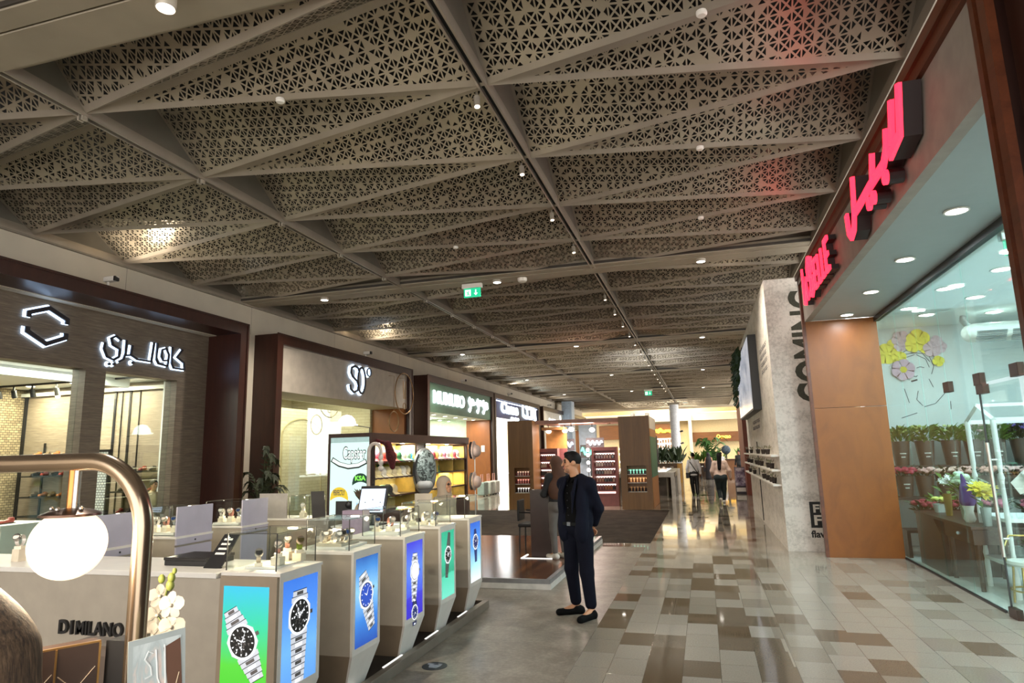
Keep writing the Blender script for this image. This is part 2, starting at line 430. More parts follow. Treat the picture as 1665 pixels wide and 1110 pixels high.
def m_speckle(name, c0, c1, sc=40, rough=.6):
    t = NT(name); n1 = t.noise(t.co('Object'), sc, 4, .7); n2 = t.noise(t.co('Object', (.4, .4, 1)), 6, 3)
    t.col(t.ramp(t.m('ADD', t.m('MULTIPLY', n1, .6), t.m('MULTIPLY', n2, .4)), [(.36, hexc(c0)), (.55, hexc(c1))])); t.pr(rough); return t.mat
FLOOR = m_floor(); PERF = m_perf()
CEILM = mat('ceiling_metal', 'a1978a', .4, .45, var=.04, sc=3)
WEB = mat('web_metal', '7d776d', .5, .3, var=.05, sc=2)
BEAM = mat('beam_plaster', '978d7c', .65, 0, var=.04, sc=2)
PLENUM = mat('plenum_black', '0c0b0a', .9, var=.1)
CREAM = mat('cream_plaster', 'c9bfae', .75, var=.03, sc=1.5)
MAHOG = m_wood('mahogany_laminate', '2c140e', '3c1d14', (1, 1, .15), 9, .33)
DARKW = m_wood('dark_wenge', '24110c', '331a12', (1, 1, .1), 10, .35)
COPPER = m_wood('copper_brown_panel', '7a4315', '8f521b', (1, 1, .5), 3.5, .42)
OAKW = m_wood('oak_veneer', '71502c', '8a6438', (1, 1, .06), 12, .45)
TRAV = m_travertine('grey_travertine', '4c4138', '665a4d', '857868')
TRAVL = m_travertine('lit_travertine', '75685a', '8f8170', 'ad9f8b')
GLASS = glass('clear_glass', (.93, 1, .98))
GLASS2 = glass('case_glass', (.95, 1, .985))
BLACK = mat('black_plastic', '131213', .45, var=.05)
WHITE = mat('white_lacquer', 'e6e2da', .4, var=.02)
WHITEW = mat('white_wall_paint', 'e9ece9', .6, var=.02, sc=2)
CHROME = mat('brushed_steel', 'b8b6b2', .28, .95, var=.03)
LAMPW = glow('lamp_white', (1, .93, .82), 14)
# ================================================================== floor, plenum, ceiling
struct('floor', MB().box(-18, -9, -.12, 14, 82, 0), FLOOR)
CZ, BAY, MOD, PER = 5.5, 8.65, 1.73, 9.04
RX = [-10.25, -6.15, -1.9, 2.2]; PH = [0, 1, 0, 1]
def ceiling_build():
    mb = MB(); frac, h, mg = .47, .6, .07
    def facet(a, b, c, perf):
        a, b, c = Vector(a), Vector(b), Vector(c)
        la, lb, lc = (b-c).length, (a-c).length, (a-b).length; per = la+lb+lc
        area = (b-a).cross(c-a).length/2; r = 2*area/per
        if not perf or r < mg*1.2: mb.add([a, b, c], [(0, 1, 2)], 0); return
        inc = (a*la+b*lb+c*lc)/per; k = 1-mg/r
        A, B, C_ = [inc+(q-inc)*k for q in (a, b, c)]
        mb.add([a, b, c, A, B, C_], [(0, 1, 4, 3), (1, 2, 5, 4), (2, 0, 3, 5)], 0); mb.add([A, B, C_], [(0, 1, 2)], 1)
    for kb in range(-1, 6):
        y0 = 4.03+PER*kb
        for ib in range(3):
            nd = []
            for side in (0, 1):
                X = RX[ib+side]
                ys = [y0+MOD*i for i in range(6)] if PH[ib+side] == 0 else [y0]+[y0+MOD*(i+.5) for i in range(5)]+[y0+BAY]
                nd.append([(X, yy) for yy in ys])
            S = nd[0] if PH[ib] == 0 else nd[1]; O = nd[1] if PH[ib] == 0 else nd[0]
            tris = []
            for i in range(5):
                tris.append((S[i], S[i+1], O[i+1], True))
            for i in range(6):
                tris.append((O[i], O[i+1], S[i], i < 5))
            for q0, q1, p, perf in tris:
                sc = (q1[1]-q0[1])/MOD
                Q0, Q1, P = (*q0, CZ), (*q1, CZ), (*p, CZ)
                M = (q0[0], q0[1]+frac*(q1[1]-q0[1]), CZ+h*(.55+.45*sc))
                facet(P, Q0, M, perf); facet(P, M, Q1, perf)
                ox = .035 if q0[0] == RX[ib] else -.035; mb.add([(q[0]+ox, q[1], q[2]) for q in (Q0, M, Q1)], [(0, 1, 2)], 2)
    return mb
struct('ceiling', ceiling_build(), [CEILM, PERF, WEB])
pl = MB()
pl.box(-11, -9, 7.2, 3, 60, 7.3)
pl.box(-11, -9, 5.6, -10.9, 60, 7.2); pl.box(2.9, -9, 5.6, 3, 60, 7.2)
struct('ceiling_plenum', pl, PLENUM)
nt = 0
def trim(mb, m, **kw):
    global nt
    nt += 1
    return struct('trim_%d' % nt, mb, m, **kw)
# rails: two thin fins with a black slot between them
for X in RX:
    mb = MB()
    for kb in range(-1, 6):
        y0 = 4.03+PER*kb
        mb.box(X-.05, y0, CZ-.03, X-.028, y0+BAY, CZ+.1, 0); mb.box(X+.028, y0, CZ-.03, X+.05, y0+BAY, CZ+.1, 0)
        mb.box(X-.028, y0, CZ+.02, X+.028, y0+BAY, CZ+.05, 1)
    trim(mb, [CEILM, PLENUM])
for kb in range(-1, 6):
    yb = 3.64+PER*kb; mb = MB()
    mb.box(-10.4, yb, CZ-.03, 2.4, yb+.39, CZ+.35, 0)
    mb.box(-10.4, yb-.02, CZ+.0, 2.4, yb+.0, CZ+.05, 1); mb.box(-10.4, yb+.39, CZ+.005, 2.4, yb+.405, CZ+.05, 1); mb.box(-10.4, yb-.22, CZ-.02, 2.4, yb-.02, CZ+.1, 0); mb.box(-10.4, yb-.24, CZ+.0, 2.4, yb-.22, CZ+.05, 1)
    mb.box(-10.4, yb-.12, CZ+.12, 2.4, yb, CZ+.4, 0); mb.box(-10.4, yb+.39, CZ+.05, 2.4, yb+.5, CZ+.4, 0)
    trim(mb, [BEAM, mat('slot_shadow_grey', '3b352e', .7)])
# ------------------------------------------------------------------ lamps of the mall
def downlight_proto():
    t = thing('downlight', 'downlight', 'ceiling light')
    b = MB(); b.lathe([(.095, 0), (.095, -.05), (.085, -.055), (.08, -.05), (.08, 0)], n=24); b.build('housing', mat('lamp_housing', 'b9b1a4', .5, .3), t, 40)
    MB().lathe([(.08, -.045), (.078, -.052), (0.001, -.052)], n=20).build('lens', LAMPW, t)
    return t
DL = downlight_proto()
DLX = [(-8.2, 'left'), (-4.0, 'middle'), (.2, 'right')]
bay_word = ['nearest', 'second', 'third', 'fourth', 'fifth']
first = True
for k in range(5):
    for X, sd in DLX:
        if k == 0: continue
        y = 3.78+PER*k
        lab = 'round white downlight in the %s ceiling beam, %s' % (bay_word[k], {'left': 'on the left shops side', 'middle': 'above the middle of the hall', 'right': 'above the right walkway'}[sd])
        o = DL if first else copy_tree(DL); first = False
        o.location = (X, y, CZ-.03); o['label'] = lab; o['group'] = 'downlights in the ceiling beams'
        light('SPOT', 'downlight_beam', (X, y, CZ-.1), 170, (1, .9, .76), .06, spot=2.5, blend=.8)
# the taller cylinder head on the near beam
c = MB(); c.lathe([(.075, .0), (.075, -.19), (.068, -.2), (.06, -.185), (.06, 0)], (-3.78, 3.6, CZ-.03), 28)
t = thing('cylinder_downlight', 'grey cylinder downlight under the nearest ceiling beam at the top left', 'ceiling light', (-3.78, 3.6, CZ-.03))
light('SPOT', 'downlight_beam', (-3.78, 3.6, CZ-.26), 170, (1, .9, .76), .05, spot=2.5, blend=.8); c.build('housing', mat('lamp_housing', 'b9b1a4'), t, 40); MB().lathe([(.06, -.186), (.001, -.186)], (-3.78, 3.6, CZ-.03), 20).build('lens', LAMPW, t)
# track spots hanging at the rail nodes
def spot_proto():
    t = thing('track_spotlight', 'spot', 'spotlight')
    MB().cyl((0, 0, 0), (0, 0, -.05), .012, n=8).build('stem', CHROME, t, 40)
    MB().cyl((0, 0, -.05), (.012, -.02, -.17), .034, n=14).build('lamp_body', mat('spot_chrome', 'c9c2b6', .3, .7), t, 40)
    MB().cyl((.0121, -.0202, -.1695), (.0125, -.0206, -.173), .028, n=14).build('lens', glow('spot_lens', (1, .8, .6), 5), t)
    return t
SP = spot_proto(); first = True
for k in range(0, 4):
    for i in range(5):
        y = 4.03+PER*k+MOD*(i+1)+.05
        if k == 0 and i == 4: continue
        o = SP if first else copy_tree(SP); first = False
        o.location = (-1.99, y, CZ-.03); o['group'] = 'spotlights on the aisle ceiling rail'
        o['label'] = 'small silver spotlight at the %s ceiling rail joint of the %s ceiling bay' % (['first', 'second', 'third', 'fourth', 'fifth'][i], bay_word[k])
for k in range(0, 2):
    for i in range(5):
        y = 4.03+PER*k+MOD*(i+.5); m_ = MB()
        m_.box(-6.19, y-.03, CZ-.075, -6.165, y+.03, CZ+.02); m_.box(-6.135, y-.03, CZ-.075, -6.11, y+.03, CZ+.02)
        o = tag(m_.build('rail_clamp', mat('clamp_steel', 'cfc6b8', .35, .6)), 'pale metal clamp at the %s joint of the left ceiling rail, %s ceiling bay' % (['first', 'second', 'third', 'fourth', 'fifth'][i], bay_word[k]), 'clamp', 'clamps on the left ceiling rail')
# smoke detectors on the ridges
for px in ((-4.0, None, 4.895, 5.76, -6.15, -1.9, 'near the camera between two rails'), (.25, None, 5.76, 4.895, -1.9, 2.2, 'above the right walkway near the camera'), (.22, None, 7.49, 8.355, -1.9, 2.2, 'above the right walkway, second from the camera'), (-4.05, None, 10.085, 10.95, -6.15, -1.9, 'between the rails before the far beam'), (.22, None, 10.95, 10.085, -1.9, 2.2, 'above the right walkway just before the beam')):
    yy = px[2]+(px[3]-px[2])*(px[0]-px[4])/(px[5]-px[4]); b = MB().lathe([(.047, .015), (.047, -.014), (.035, -.027), (.001, -.029)], (px[0], yy, CZ+.0), 16)
    tag(b.build('smoke_detector', WHITE, None, 40), 'small white round detector on the ceiling ridge %s' % px[6], 'smoke detector', 'detectors on the ceiling ridges')
b = MB(); b.lathe([(.1, 0), (.1, -.05), (.085, -.075), (.001, -.08)], (-3.45, 12.86, CZ-.03), 20)
tag(b.build('beam_sensor', WHITE, None, 40), 'white domed sensor on the ceiling beam beside the exit sign', 'sensor')
def exit_sign(loc, label, w=.42, h=.26, arrow='down', drop=.1, face=-1):
    t = thing('exit_sign', label, 'exit sign', loc); x, y, z = loc
    MB().box(x-w*.6, y-.05, z-.1, x+w*.6, y+.05, z).build('light_housing', WHITE, t, bev=.01)
    m_ = MB(); m_.cyl((x-w*.35, y, z+drop), (x-w*.35, y, z), .012, n=8); m_.cyl((x+w*.35, y, z+drop), (x+w*.35, y, z), .012, n=8); m_.build('hanger', CHROME, t)
    MB().box(x-w/2, y-.012, z-.1-h, x+w/2, y+.012, z-.1).build('green_panel', mat('exit_green', '12805c', .4, var=.02, emit='0d7a56', es=.9), t)
    g = MB(); gy = y+face*.014; q = lambda a, b_: (x-face*0+a*w, gy, z-.1-h/2+b_*h)
    g.box(x-.42*w, gy-.001, z-.1-.85*h, x-.08*w, gy+.001, z-.1-.15*h)
    for pts in ([(.12, .0), (.2, -.2), (.28, 0)],): g.prism([q(a-.0, b_-.05) for a, b_ in [(.1, .0), (.22, -.28), (.34, 0)]], (0, .001, 0))
    g.box(x+.19*w, gy-.001, z-.1-.52*h, x+.25*w, gy+.001, z-.1-.18*h)
    g.build('pictogram', glow('exit_white', (.85, 1, .93), 1.5), t)
    r = MB(); ry = gy-.002
    r.stroke([(-.3*w, -.3*h), (-.24*w, -.05*h), (-.32*w, .1*h)], .02, (x, ry, z-.1-h/2), (1, 0, 0), (0, 0, 1), (0, .001, 0)); r.stroke([(-.16*w, -.3*h), (-.24*w, -.05*h), (-.2*w, .22*h)], .02, (x, ry, z-.1-h/2), (1, 0, 0), (0, 0, 1), (0, .001, 0))
    r.build('running_figure', mat('exit_green', '12805c'), t)
    return t
exit_sign((-4.58, 12.86, CZ-.04), 'green exit sign with running figure and down arrow under the ceiling beam', .38, .2, drop=.01)
exit_sign((-3.0, 39.8, CZ-.04), 'tiny green exit sign far down the hall under a ceiling beam')
# ================================================================== left wall
XW, XP = -10.25, -9.6
mb = MB()
mb.box(XW-.2, -8, 4.55, XW, 57.5, 5.56)
for a, b_ in ((-8, 1.0), (12.0, 13.06), (20.6, 21.89), (29.8, 29.9), (38.9, 39.9), (47.5, 48.5), (55.5, 57.5)): mb.box(XW-.2, a, 0, XW, b_, 4.55)
struct('wall_left', mb, CREAM)
mb = MB()
for y in (9.33, 12.9, 16.6, 20.9, 25.5, 30.2, 34.5, 39): mb.box(XW, y-.004, 4.78, XW+.002, y+.004, CZ)
mb.box(XW, -8, CZ-.06, XW+.05, 57.5, CZ-.03)
trim(mb, mat('joint_grey', '8b8275', .7))
def portal(Y0, Y1, top, depth=.9, th=.23, m=MAHOG, xf=XP):
    mb = MB(); xb = xf-depth
    mb.box(xb, Y0, 0, xf, Y0+th, top); mb.box(xb, Y1-th, 0, xf, Y1, top); mb.box(xb, Y0+th, top-th, xf, Y1-th, top)
    # thin raised edge on the front
    for a, b_, c, d in ((Y0-.02, Y0+.03, 0, top+.02), (Y1-.03, Y1+.02, 0, top+.02)): mb.box(xf, a, c, xf+.02, b_, d)
    mb.box(xf, Y0, top-.02, xf+.02, Y1, top+.02)
    return trim(mb, m)
portal(1.0, 12.0, 4.79); portal(13.06, 20.6, 4.79, 1.3); portal(21.89, 29.8, 4.77, 1.3)
portal(29.95, 39.0, 4.76, 1.3, m=DARKW); portal(39.9, 47.6, 4.76, .8, m=DARKW); portal(48.4, 55.5, 4.76, .8, m=DARKW)
def arm_spot(y, label, z=4.79):
    t = thing('arm_spotlight', label, 'spotlight', (XP-.25, y, z), 'white arm spotlights above the shop fronts'); x = XP-.25
    MB().cyl((x, y, z), (x, y, z+.16), .028, .02, n=10).build('stand', WHITE, t, 40)
    m_ = MB(); m_.box(x-.06, y-.05, z+.16, x+.16, y+.05, z+.25); m_.build('lamp_head', WHITE, t, bev=.01)
    MB().box(x+.16, y-.045, z+.165, x+.2, y+.045, z+.245).build('lens_hood', BLACK, t)
    light('SPOT', 'arm_spot_beam', (x+.24, y, z+.22), 26, (1, .86, .66), .04, rot=(PI*.86, 0, -.9), spot=2.6, blend=.9)
for y, l in ((8.6, 'above the shoe shop with the hexagon logo'), (17.75, 'above the shop front with the tall illuminated letters'), (26.16, 'above the green shop fascia'), (33.2, 'above the dark blue shop fascia'), (42.5, 'above the small pale fascia far along the left wall')):
    arm_spot(y, 'white spotlight on a short stand ' + l)

for x, l in ((-2.35, 'left'), (-1.85, 'right')):  # pair of uplights added to throw bright patches on the far ceiling
    t = thing('fill_uplight', 'small white floodlight added on the right timber tower to brighten the far ceiling, %s one' % l, 'fill_uplight', (x, 23.3, 2.9)); MB().cyl((x, 23.3, 2.9), (x, 23.3, 2.97), .03, n=10).build('foot', BLACK, t); MB().cyl((x, 23.28, 2.97), (x, 23.38, 3.07), .06, .08, 14).build('lamp_head', WHITE, t, 40)
    light('SPOT', 'fill_uplight_beam', (x, 23.42, 3.11), 90, (.85, .92, 1), .05, rot=(PI*.72, 0, 0 if l == 'left' else -.25), spot=1.1, blend=.7)
# ================================================================== left-hand shops
UY, UZ, NX = (0, 1, 0), (0, 0, 1), (1, 0, 0)
HALO = glow('halo_white', (.5, .7, 1.0), 4); HALO2 = glow('halo_soft', (.7, .82, 1), 5); SIGNW = glow('sign_white', (.86, .93, 1), 5)
DKMETAL = mat('dark_letter_metal', '27242a', .4, .4)
def area_lamp(name_loc, power, size, sy=None, color=(1, .9, .75), label=None, r=.09, parent=None):
    """a recessed round lamp with its light"""
    x, y, z = name_loc
    t = thing('recessed_lamp', label, 'ceiling light', name_loc)
    MB().lathe([(r*1.2, 0), (r*1.2, -.012), (r, -.012), (r, 0)], name_loc, 18).build('lamp_ring', WHITE, t, 40)
    MB().lathe([(r, -.006), (r*.97, -.009), (.001, -.009)], name_loc, 18).build('lens', LAMPW, t)
    light('AREA', 'lamp_light', (x, y, z-.03), power, color, size, sy=sy)
    return t
# ---- shoe shop with hexagon logo
FX = -10.45; mb = MB()
mb.box(FX-.3, 1.23, 3.48, FX, 11.77, 4.56); mb.box(FX-.3, 8.83, 0, FX, 9.24, 3.48); mb.box(FX-.3, 10.93, 0, FX, 11.77, 3.48); mb.box(FX-.3, 1.23, 0, FX, 3.4, 3.48)
trim(mb, TRAV)
for a, b_ in ((3.4, 8.83), (9.24, 10.93)):
    o = MB().box(FX-.16, a, .02, FX-.145, b_, 3.48); nm = 'window_%d' % (1 if a < 5 else 2); struct(nm, o, GLASS)
S1X, S1Y = -15.5, 11.6
mb = MB(); mb.box(S1X-.1, 1, 0, S1X, S1Y, 4.4); struct('wall_shoe_shop_back', mb, m_brick('scale_tiles', '8a7b63', 'b3a385', '4a4033', .1, .055, .4))
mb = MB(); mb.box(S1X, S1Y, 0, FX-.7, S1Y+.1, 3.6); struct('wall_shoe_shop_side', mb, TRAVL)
mb = MB(); mb.box(FX-.75, S1Y-.25, 0, FX-.3, S1Y, 3.6); mb.box(S1X, 1, 0, FX-.3, 1.1, 3.6); struct('wall_shoe_shop_white', mb, WHITEW)
struct('ceiling_shoe_shop', MB().box(S1X, 1, 3.6, FX-.3, S1Y, 3.7), WHITEW)
mb = MB(); mb.box(FX-1.5, 1.2, 3.42, FX-1.42, S1Y-.5, 3.6); mb.box(S1X, S1Y-.12, 3.42, FX-.75, S1Y-.02, 3.5); trim(mb, WHITEW)
mb = MB()
for x, w_ in ((-13.85, .05), (-13.72, .05), (-12.75, .05), (-12.32, .05), (-13.45, .015), (-13.3, .015), (-12.55, .015), (-12.05, .015), (-15.45, .09)): mb.box(x-w_/2, S1Y-.03, .1, x+w_/2, S1Y+.01, 3.44)
trim(mb, BLACK)
light('AREA', 'shoe_shop_cove', (-12.6, 8, 3.55), 75, (1, .9, .76), 3, sy=5); light('AREA', 'shoe_shop_front', (-11.2, 7.5, 3.57), 26, (1, .93, .82), .8, sy=7)  # front area light is a fill added to brighten the white beam
for x, y, l in ((-13.3, 11.0, 'over the shoe wall left'), (-12.2, 11.0, 'over the shoe wall right'), (-14.6, 11.0, 'in the far corner of the shoe shop')):
    area_lamp((x, y, 3.595), 24, .15, color=(1, .84, .6), label='small recessed lamp ' + l)
# track with black spots
t = thing('track_light', 'black ceiling track with black spotlights inside the shoe shop', 'spotlight', (-14, 11.0, 3.6))
MB().box(-15.4, 10.72, 3.56, -11.2, 10.76, 3.6).build('track', BLACK, t)
for x in (-15.2, -14.75, -14.2, -13.5, -12.35):
    c = x in (-13.5, -12.35)
    m_ = MB(); m_.cyl((x, 10.74, 3.57), (x, 10.74, 3.46), .02, n=8); m_.cyl((x, 10.74, 3.48), (x-.02, 10.8, 3.32), .05, .055, n=14); m_.build('spot_head', CHROME if c else BLACK, t, 40)
    if c: MB().ball((x-.024, 10.81, 3.3), .05).build('lamp_bulb', glow('bulb_warm', (1, .9, .7), 12), t, 60)
exit_sign((-12.6, 6.55, 3.6), 'green exit sign inside the shoe shop at the left picture edge', .3, .24)
tag(MB().box(-12.0, 7.65, 3.36, -11.96, 8.05, 3.42).build('emergency_lamp', mat('lamp_cream', 'd9cfae', .5), bev=.01), 'cream bulkhead lamp on the white beam of the shoe shop', 'lamp')
# black shelf racks with shoes
SHOE_C = ['6b5a44', 'e7ded0', '2b2522', 'b7997a', 'a2612f', 'd7c9b4', '8b2f24', 'c9b48c']
def shoe_proto(c, nm):
    t = thing('shoe', 'shoe', 'shoe')
    sdf_build([('c', (-.085, 0, .035), (.1, .0, .022), .034, .03), ('e', (-.07, 0, .06), (.05, .035, .04)), ('-e', (-.06, 0, .11), (.05, .024, .045))], .009, 'upper', mat('shoe_%s' % nm, c, .4), t, .02)
    MB().prism([(-.12, -.036, .0), (.12, -.03, .0), (.13, 0, 0), (.12, .03, .0), (-.12, .036, .0)], (0, 0, .012)).build('sole', BLACK, t)
    return t
SHOES = [shoe_proto(c, i) for i, c in enumerate(SHOE_C)]; used_shoe = [False]*len(SHOES)
cname = ['brown', 'white', 'black', 'tan', 'rust brown', 'cream', 'dark red', 'beige']
def place_shoe(i, loc, rz, label, group):
    o = SHOES[i] if not used_shoe[i] else copy_tree(SHOES[i]); used_shoe[i] = True
    o.location = loc; o.rotation_euler = (0, 0, rz); o.scale = (1.2,)*3; o['label'] = label; o['group'] = group
def rack(x0, x1, zs, label, posts, depth=.34):
    t = thing('shoe_rack', label, 'shelf', ((x0+x1)/2, S1Y-.2, 0))
    for x in posts: MB().box(x-.02, S1Y-.06-depth*.0, .0, x+.02, S1Y-.03, zs[-1]+.3).build('post', BLACK, t)
    for z in zs: MB().box(x0, S1Y-.04-depth, z-.03, x1, S1Y-.035, z).build('shelf', BLACK, t)
rack(-14.95, -13.1, (.7, 1.12, 1.58, 2.02), 'black steel shoe rack on the stone wall seen left of the pillar', (-14.7, -13.85, -13.2))
rack(-12.35, -11.25, (.75, 1.22, 1.64), 'black steel shoe rack on the stone wall seen right of the pillar', (-12.3, -11.3))
sn = 0; rown = {1.12: 'lowest visible', 1.58: 'middle', 2.02: 'top', .75: 'low', 1.22: 'middle', 1.64: 'top'}
pos_w = ['first', 'second', 'third', 'fourth', 'fifth', 'sixth', 'seventh']
for (xa, n, zs, side) in ((-14.7, 6, (1.12, 1.58, 2.02), 'left'), (-12.2, 4, (.75, 1.22, 1.64), 'right')):
    for z in zs:
        for j in range(n):
            i = (sn*3+j) % 8; sn += 1
            place_shoe(i, (xa+j*.27, S1Y-.2, z), -1.2+.2*random.random(), '%s shoe, %s from left on the %s shelf of the %s shoe rack' % (cname[i], pos_w[j], rown[z], side), 'shoes on the shoe shop racks')
# leaning mesh panel and display table
t = thing('mesh_screen', 'black framed white mesh screen standing inside the shoe shop', 'screen', (-12.0, 10.3, 0))
MB().box(-12.3, 10.3, .6, -11.4, 10.31, 2.05).build('mesh_sheet', m_brick('diamond_mesh', 'd5d5d0', 'c4c8c8', '4b4b4b', .07, .05), t)
m_ = MB()
for a in ((-12.32, .55, -11.38, .6), (-12.32, 2.05, -11.38, 2.09)): m_.box(a[0], 10.28, a[1], a[2], 10.33, a[3])
m_.box(-12.34, 10.28, 0, -12.3, 10.33, 2.09); m_.box(-11.4, 10.28, 0, -11.36, 10.33, 2.09); m_.build('frame', BLACK, t)
t = thing('display_table', 'low white display table with shoes in the shoe shop window', 'table', (-12.2, 8.6, 0))
MB().box(-13.3, 8.2, .0, -11.2, 9.0, .8).build('plinth', WHITE, t); MB().box(-13.35, 8.15, .8, -11.15, 9.05, .84).build('tabletop', WHITE, t)
for j in range(5): place_shoe((j*3+2) % 8, (-13.1+j*.4, 8.5, .84), -1.3, '%s shoe, %s on the white display table of the shoe shop' % (cname[(j*3+2) % 8], pos_w[j]), 'shoes on the display table')
# signs
def halo_sign(name, label, strokes, org, sc, wd, halo=HALO, face=DKMETAL, dots=(), prot=.09, hw=1.75):
    t = thing(name, label, 'shop sign', org)
    f, hb = MB(), MB()
    for st in strokes:
        p = [(a*sc, b_*sc) for a, b_ in st]
        f.stroke(p, wd, Vector(org)+Vector((prot-.03, 0, 0)), UY, UZ, (.03, 0, 0)); hb.stroke(p, wd*hw, Vector(org)+Vector((.012, 0, 0)), UY, UZ, (.015, 0, 0))
    for a, b_ in dots:
        c = Vector(org)+Vector((0, a*sc, b_*sc)); f.cyl(c+Vector((prot-.03, 0, 0)), c+Vector((prot, 0, 0)), wd*.75, n=10); hb.cyl(c+Vector((.012, 0, 0)), c+Vector((.027, 0, 0)), wd*1.4, n=12)
    f.build('lettering', face, t); hb.build('backlight', halo, t); return t
arab = [[(20, 24), (14, 27), (9, 24), (11, 18), (19, 15), (19, 8), (13, 4), (6, 6), (2, 13), (3, 19)], [(26, 25), (26, 12), (24, 6), (19, 3)], [(33, 21), (32, 11), (26, 10)],
        [(33, 11), (40, 8), (57, 8), (59, 28)], [(63, 28), (63, 11), (66, 7), (78, 6)], [(78, 6), (79, 18), (75, 24), (70, 22), (69, 15), (72, 11), (78, 12)],
        [(83, 27), (83, 10), (86, 5), (101, 5), (100, 12), (90, 17), (97, 26)]]
halo_sign('illuminated_sign', 'halo lit Arabic lettering on the grey stone fascia of the shoe shop', arab, (FX, 9.05, 3.62), .0196, .035, dots=((9, -.5), (14, 0), (35, 4)))
halo_sign('illuminated_logo', 'halo lit open hexagon logo on the grey stone fascia of the shoe shop', [[(0, 13), (0, 17), (17, 24), (34, 17), (34, 13)], [(0, 5), (0, 1), (17, -7), (34, 1), (34, 5)]], (FX, 7.67, 3.93), .0196, .07, hw=1.7)
# ---- next shop: tall SO letters, cream brick inside
mb = MB().box(-9.74, 13.29, 3.43, -9.7, 20.37, 4.57); trim(mb, mat('pale_fascia', 'b5ab9e', .6, var=.05, sc=4))
mb = MB(); mb.box(-10.9, 13.29, 3.43, -9.74, 20.37, 3.48); struct('ceiling_soffit_pale_shop', mb, CREAM)
mb = MB(); mb.box(-14.2, 20.25, 0, -9.74, 20.4, 3.43); struct('wall_pale_shop_end', mb, COPPER)
struct('window_3', MB().box(-10.92, 13.29, .02, -10.9, 20.25, 3.43), GLASS)
CB = m_brick('cream_brick', 'd3c8a8', 'cabf9d', 'aca082', .32, .1)
CREAMP = mat('cream_panel', 'd9cfb0', .7, var=.04)
mb = MB(); mb.box(-14.2, 13.1, 0, -14.1, 20.4, 3.9); struct('wall_pale_shop_back', mb, CREAMP)
mb = MB(); mb.box(-14.1, 20.1, 0, -10.95, 20.25, 3.9); struct('wall_pale_shop_far', mb, CB)
mb = MB(); mb.box(-12.6, 16.8, 0, -12.45, 20.1, 3.4); struct('wall_pale_shop_partition', mb, CB)
struct('ceiling_pale_shop', MB().box(-14.2, 13.1, 3.9, -10.9, 20.4, 4.0), CREAM)
mb = MB()
for yc, x in ((15.0, -14.1), (18.4, -12.45)):
    pts = [(1.1*math.cos(a), .55*math.sin(a)) for a in np.linspace(0, PI, 17)]; mb.stroke(pts, .05, (x, yc, 2.55), UY, UZ, (.03, 0, 0))
    mb.box(x, yc-1.12, 0, x+.03, yc-1.07, 2.55); mb.box(x, yc+1.07, 0, x+.03, yc+1.12, 2.55)
trim(mb, mat('arch_moulding', 'b6a67c', .7))
mb = MB(); mb.box(-11.4, 14.3, 0, -11.3, 15.4, 2.0); struct('wall_pale_shop_low', mb, CB)
light('AREA', 'pale_shop_light', (-11.7, 16.5, 3.85), 120, (1, .92, .74), 2.5, sy=5)
t = thing('illuminated_sign', 'tall narrow halo lit SO lettering on the pale grey fascia', 'shop sign', (-9.7, 16.5, 3.7))
f, hb = MB(), MB()
S_ = [(.5, .62), (.44, .73), (.25, .77), (.07, .7), (.04, .56), (.12, .46), (.38, .34), (.47, .22), (.42, .07), (.22, 0), (.04, .08), (0, .2)]
O_ = [(.62+.22*math.cos(a), .385+.385*math.sin(a)) for a in np.linspace(0, 2*PI, 22)[:-1]]; o_ = [(1.1+.13*math.cos(a), .68+.12*math.sin(a)) for a in np.linspace(0, 2*PI, 14)[:-1]]
for p, cl in ((S_, False), ([(a+.04, b_) for a, b_ in O_], True), (o_, True)):
    f.stroke(p, .06 if p is not o_ else .03, (-9.63, 16.45, 3.68), UY, UZ, (.03, 0, 0), closed=cl); hb.stroke(p, .105 if p is not o_ else .06, (-9.695, 16.45, 3.68), UY, UZ, (.03, 0, 0), closed=cl)
f.build('lettering', DKMETAL, t); hb.build('backlight', HALO, t)
def ring_ornament(y, z, ry, rz, label, excl, chain):
    t = thing('ring_ornament', label, 'ornament', (-9.5, y, z)); C_ = lambda n, a, b_: [(a*math.cos(q), b_*math.sin(q)) for q in np.linspace(0, 2*PI, n)[:-1]]
    MB().tube([(-9.5, y+a, z+b_) for a, b_ in C_(37, ry, rz)], .018, 8, closed=True).build('ring', mat('brass_ring', '9a7a55', .35, .6), t, 60)
    if excl:
        m_ = MB(); m_.tube([(-9.5, y+a, z+b_) for a, b_ in [(-.1, .42), (.1, .42), (.05, -.18), (-.05, -.18)]], .014, 6, closed=True); m_.build('exclamation_stroke', mat('brass_ring', '9a7a55'), t)
        MB().tube([(-9.5, y+a, z-.42+b_) for a, b_ in C_(14, .1, .1)], .014, 6, closed=True).build('exclamation_dot', mat('brass_ring', '9a7a55'), t)
    MB().tube([(-9.5, y, z+rz), (-9.5, y, 4.4), (-9.7, y, 4.42)], .006, 5).build('hanging_wire', mat('brass_ring', '9a7a55'), t)
ring_ornament(19.76, 3.89, .69, .68, 'large thin ring with exclamation mark hanging before the pale fascia', True, .1)
ring_ornament(19.0, 2.93, .33, .32, 'small thin brass ring hanging below the exclamation ring', False, .1)
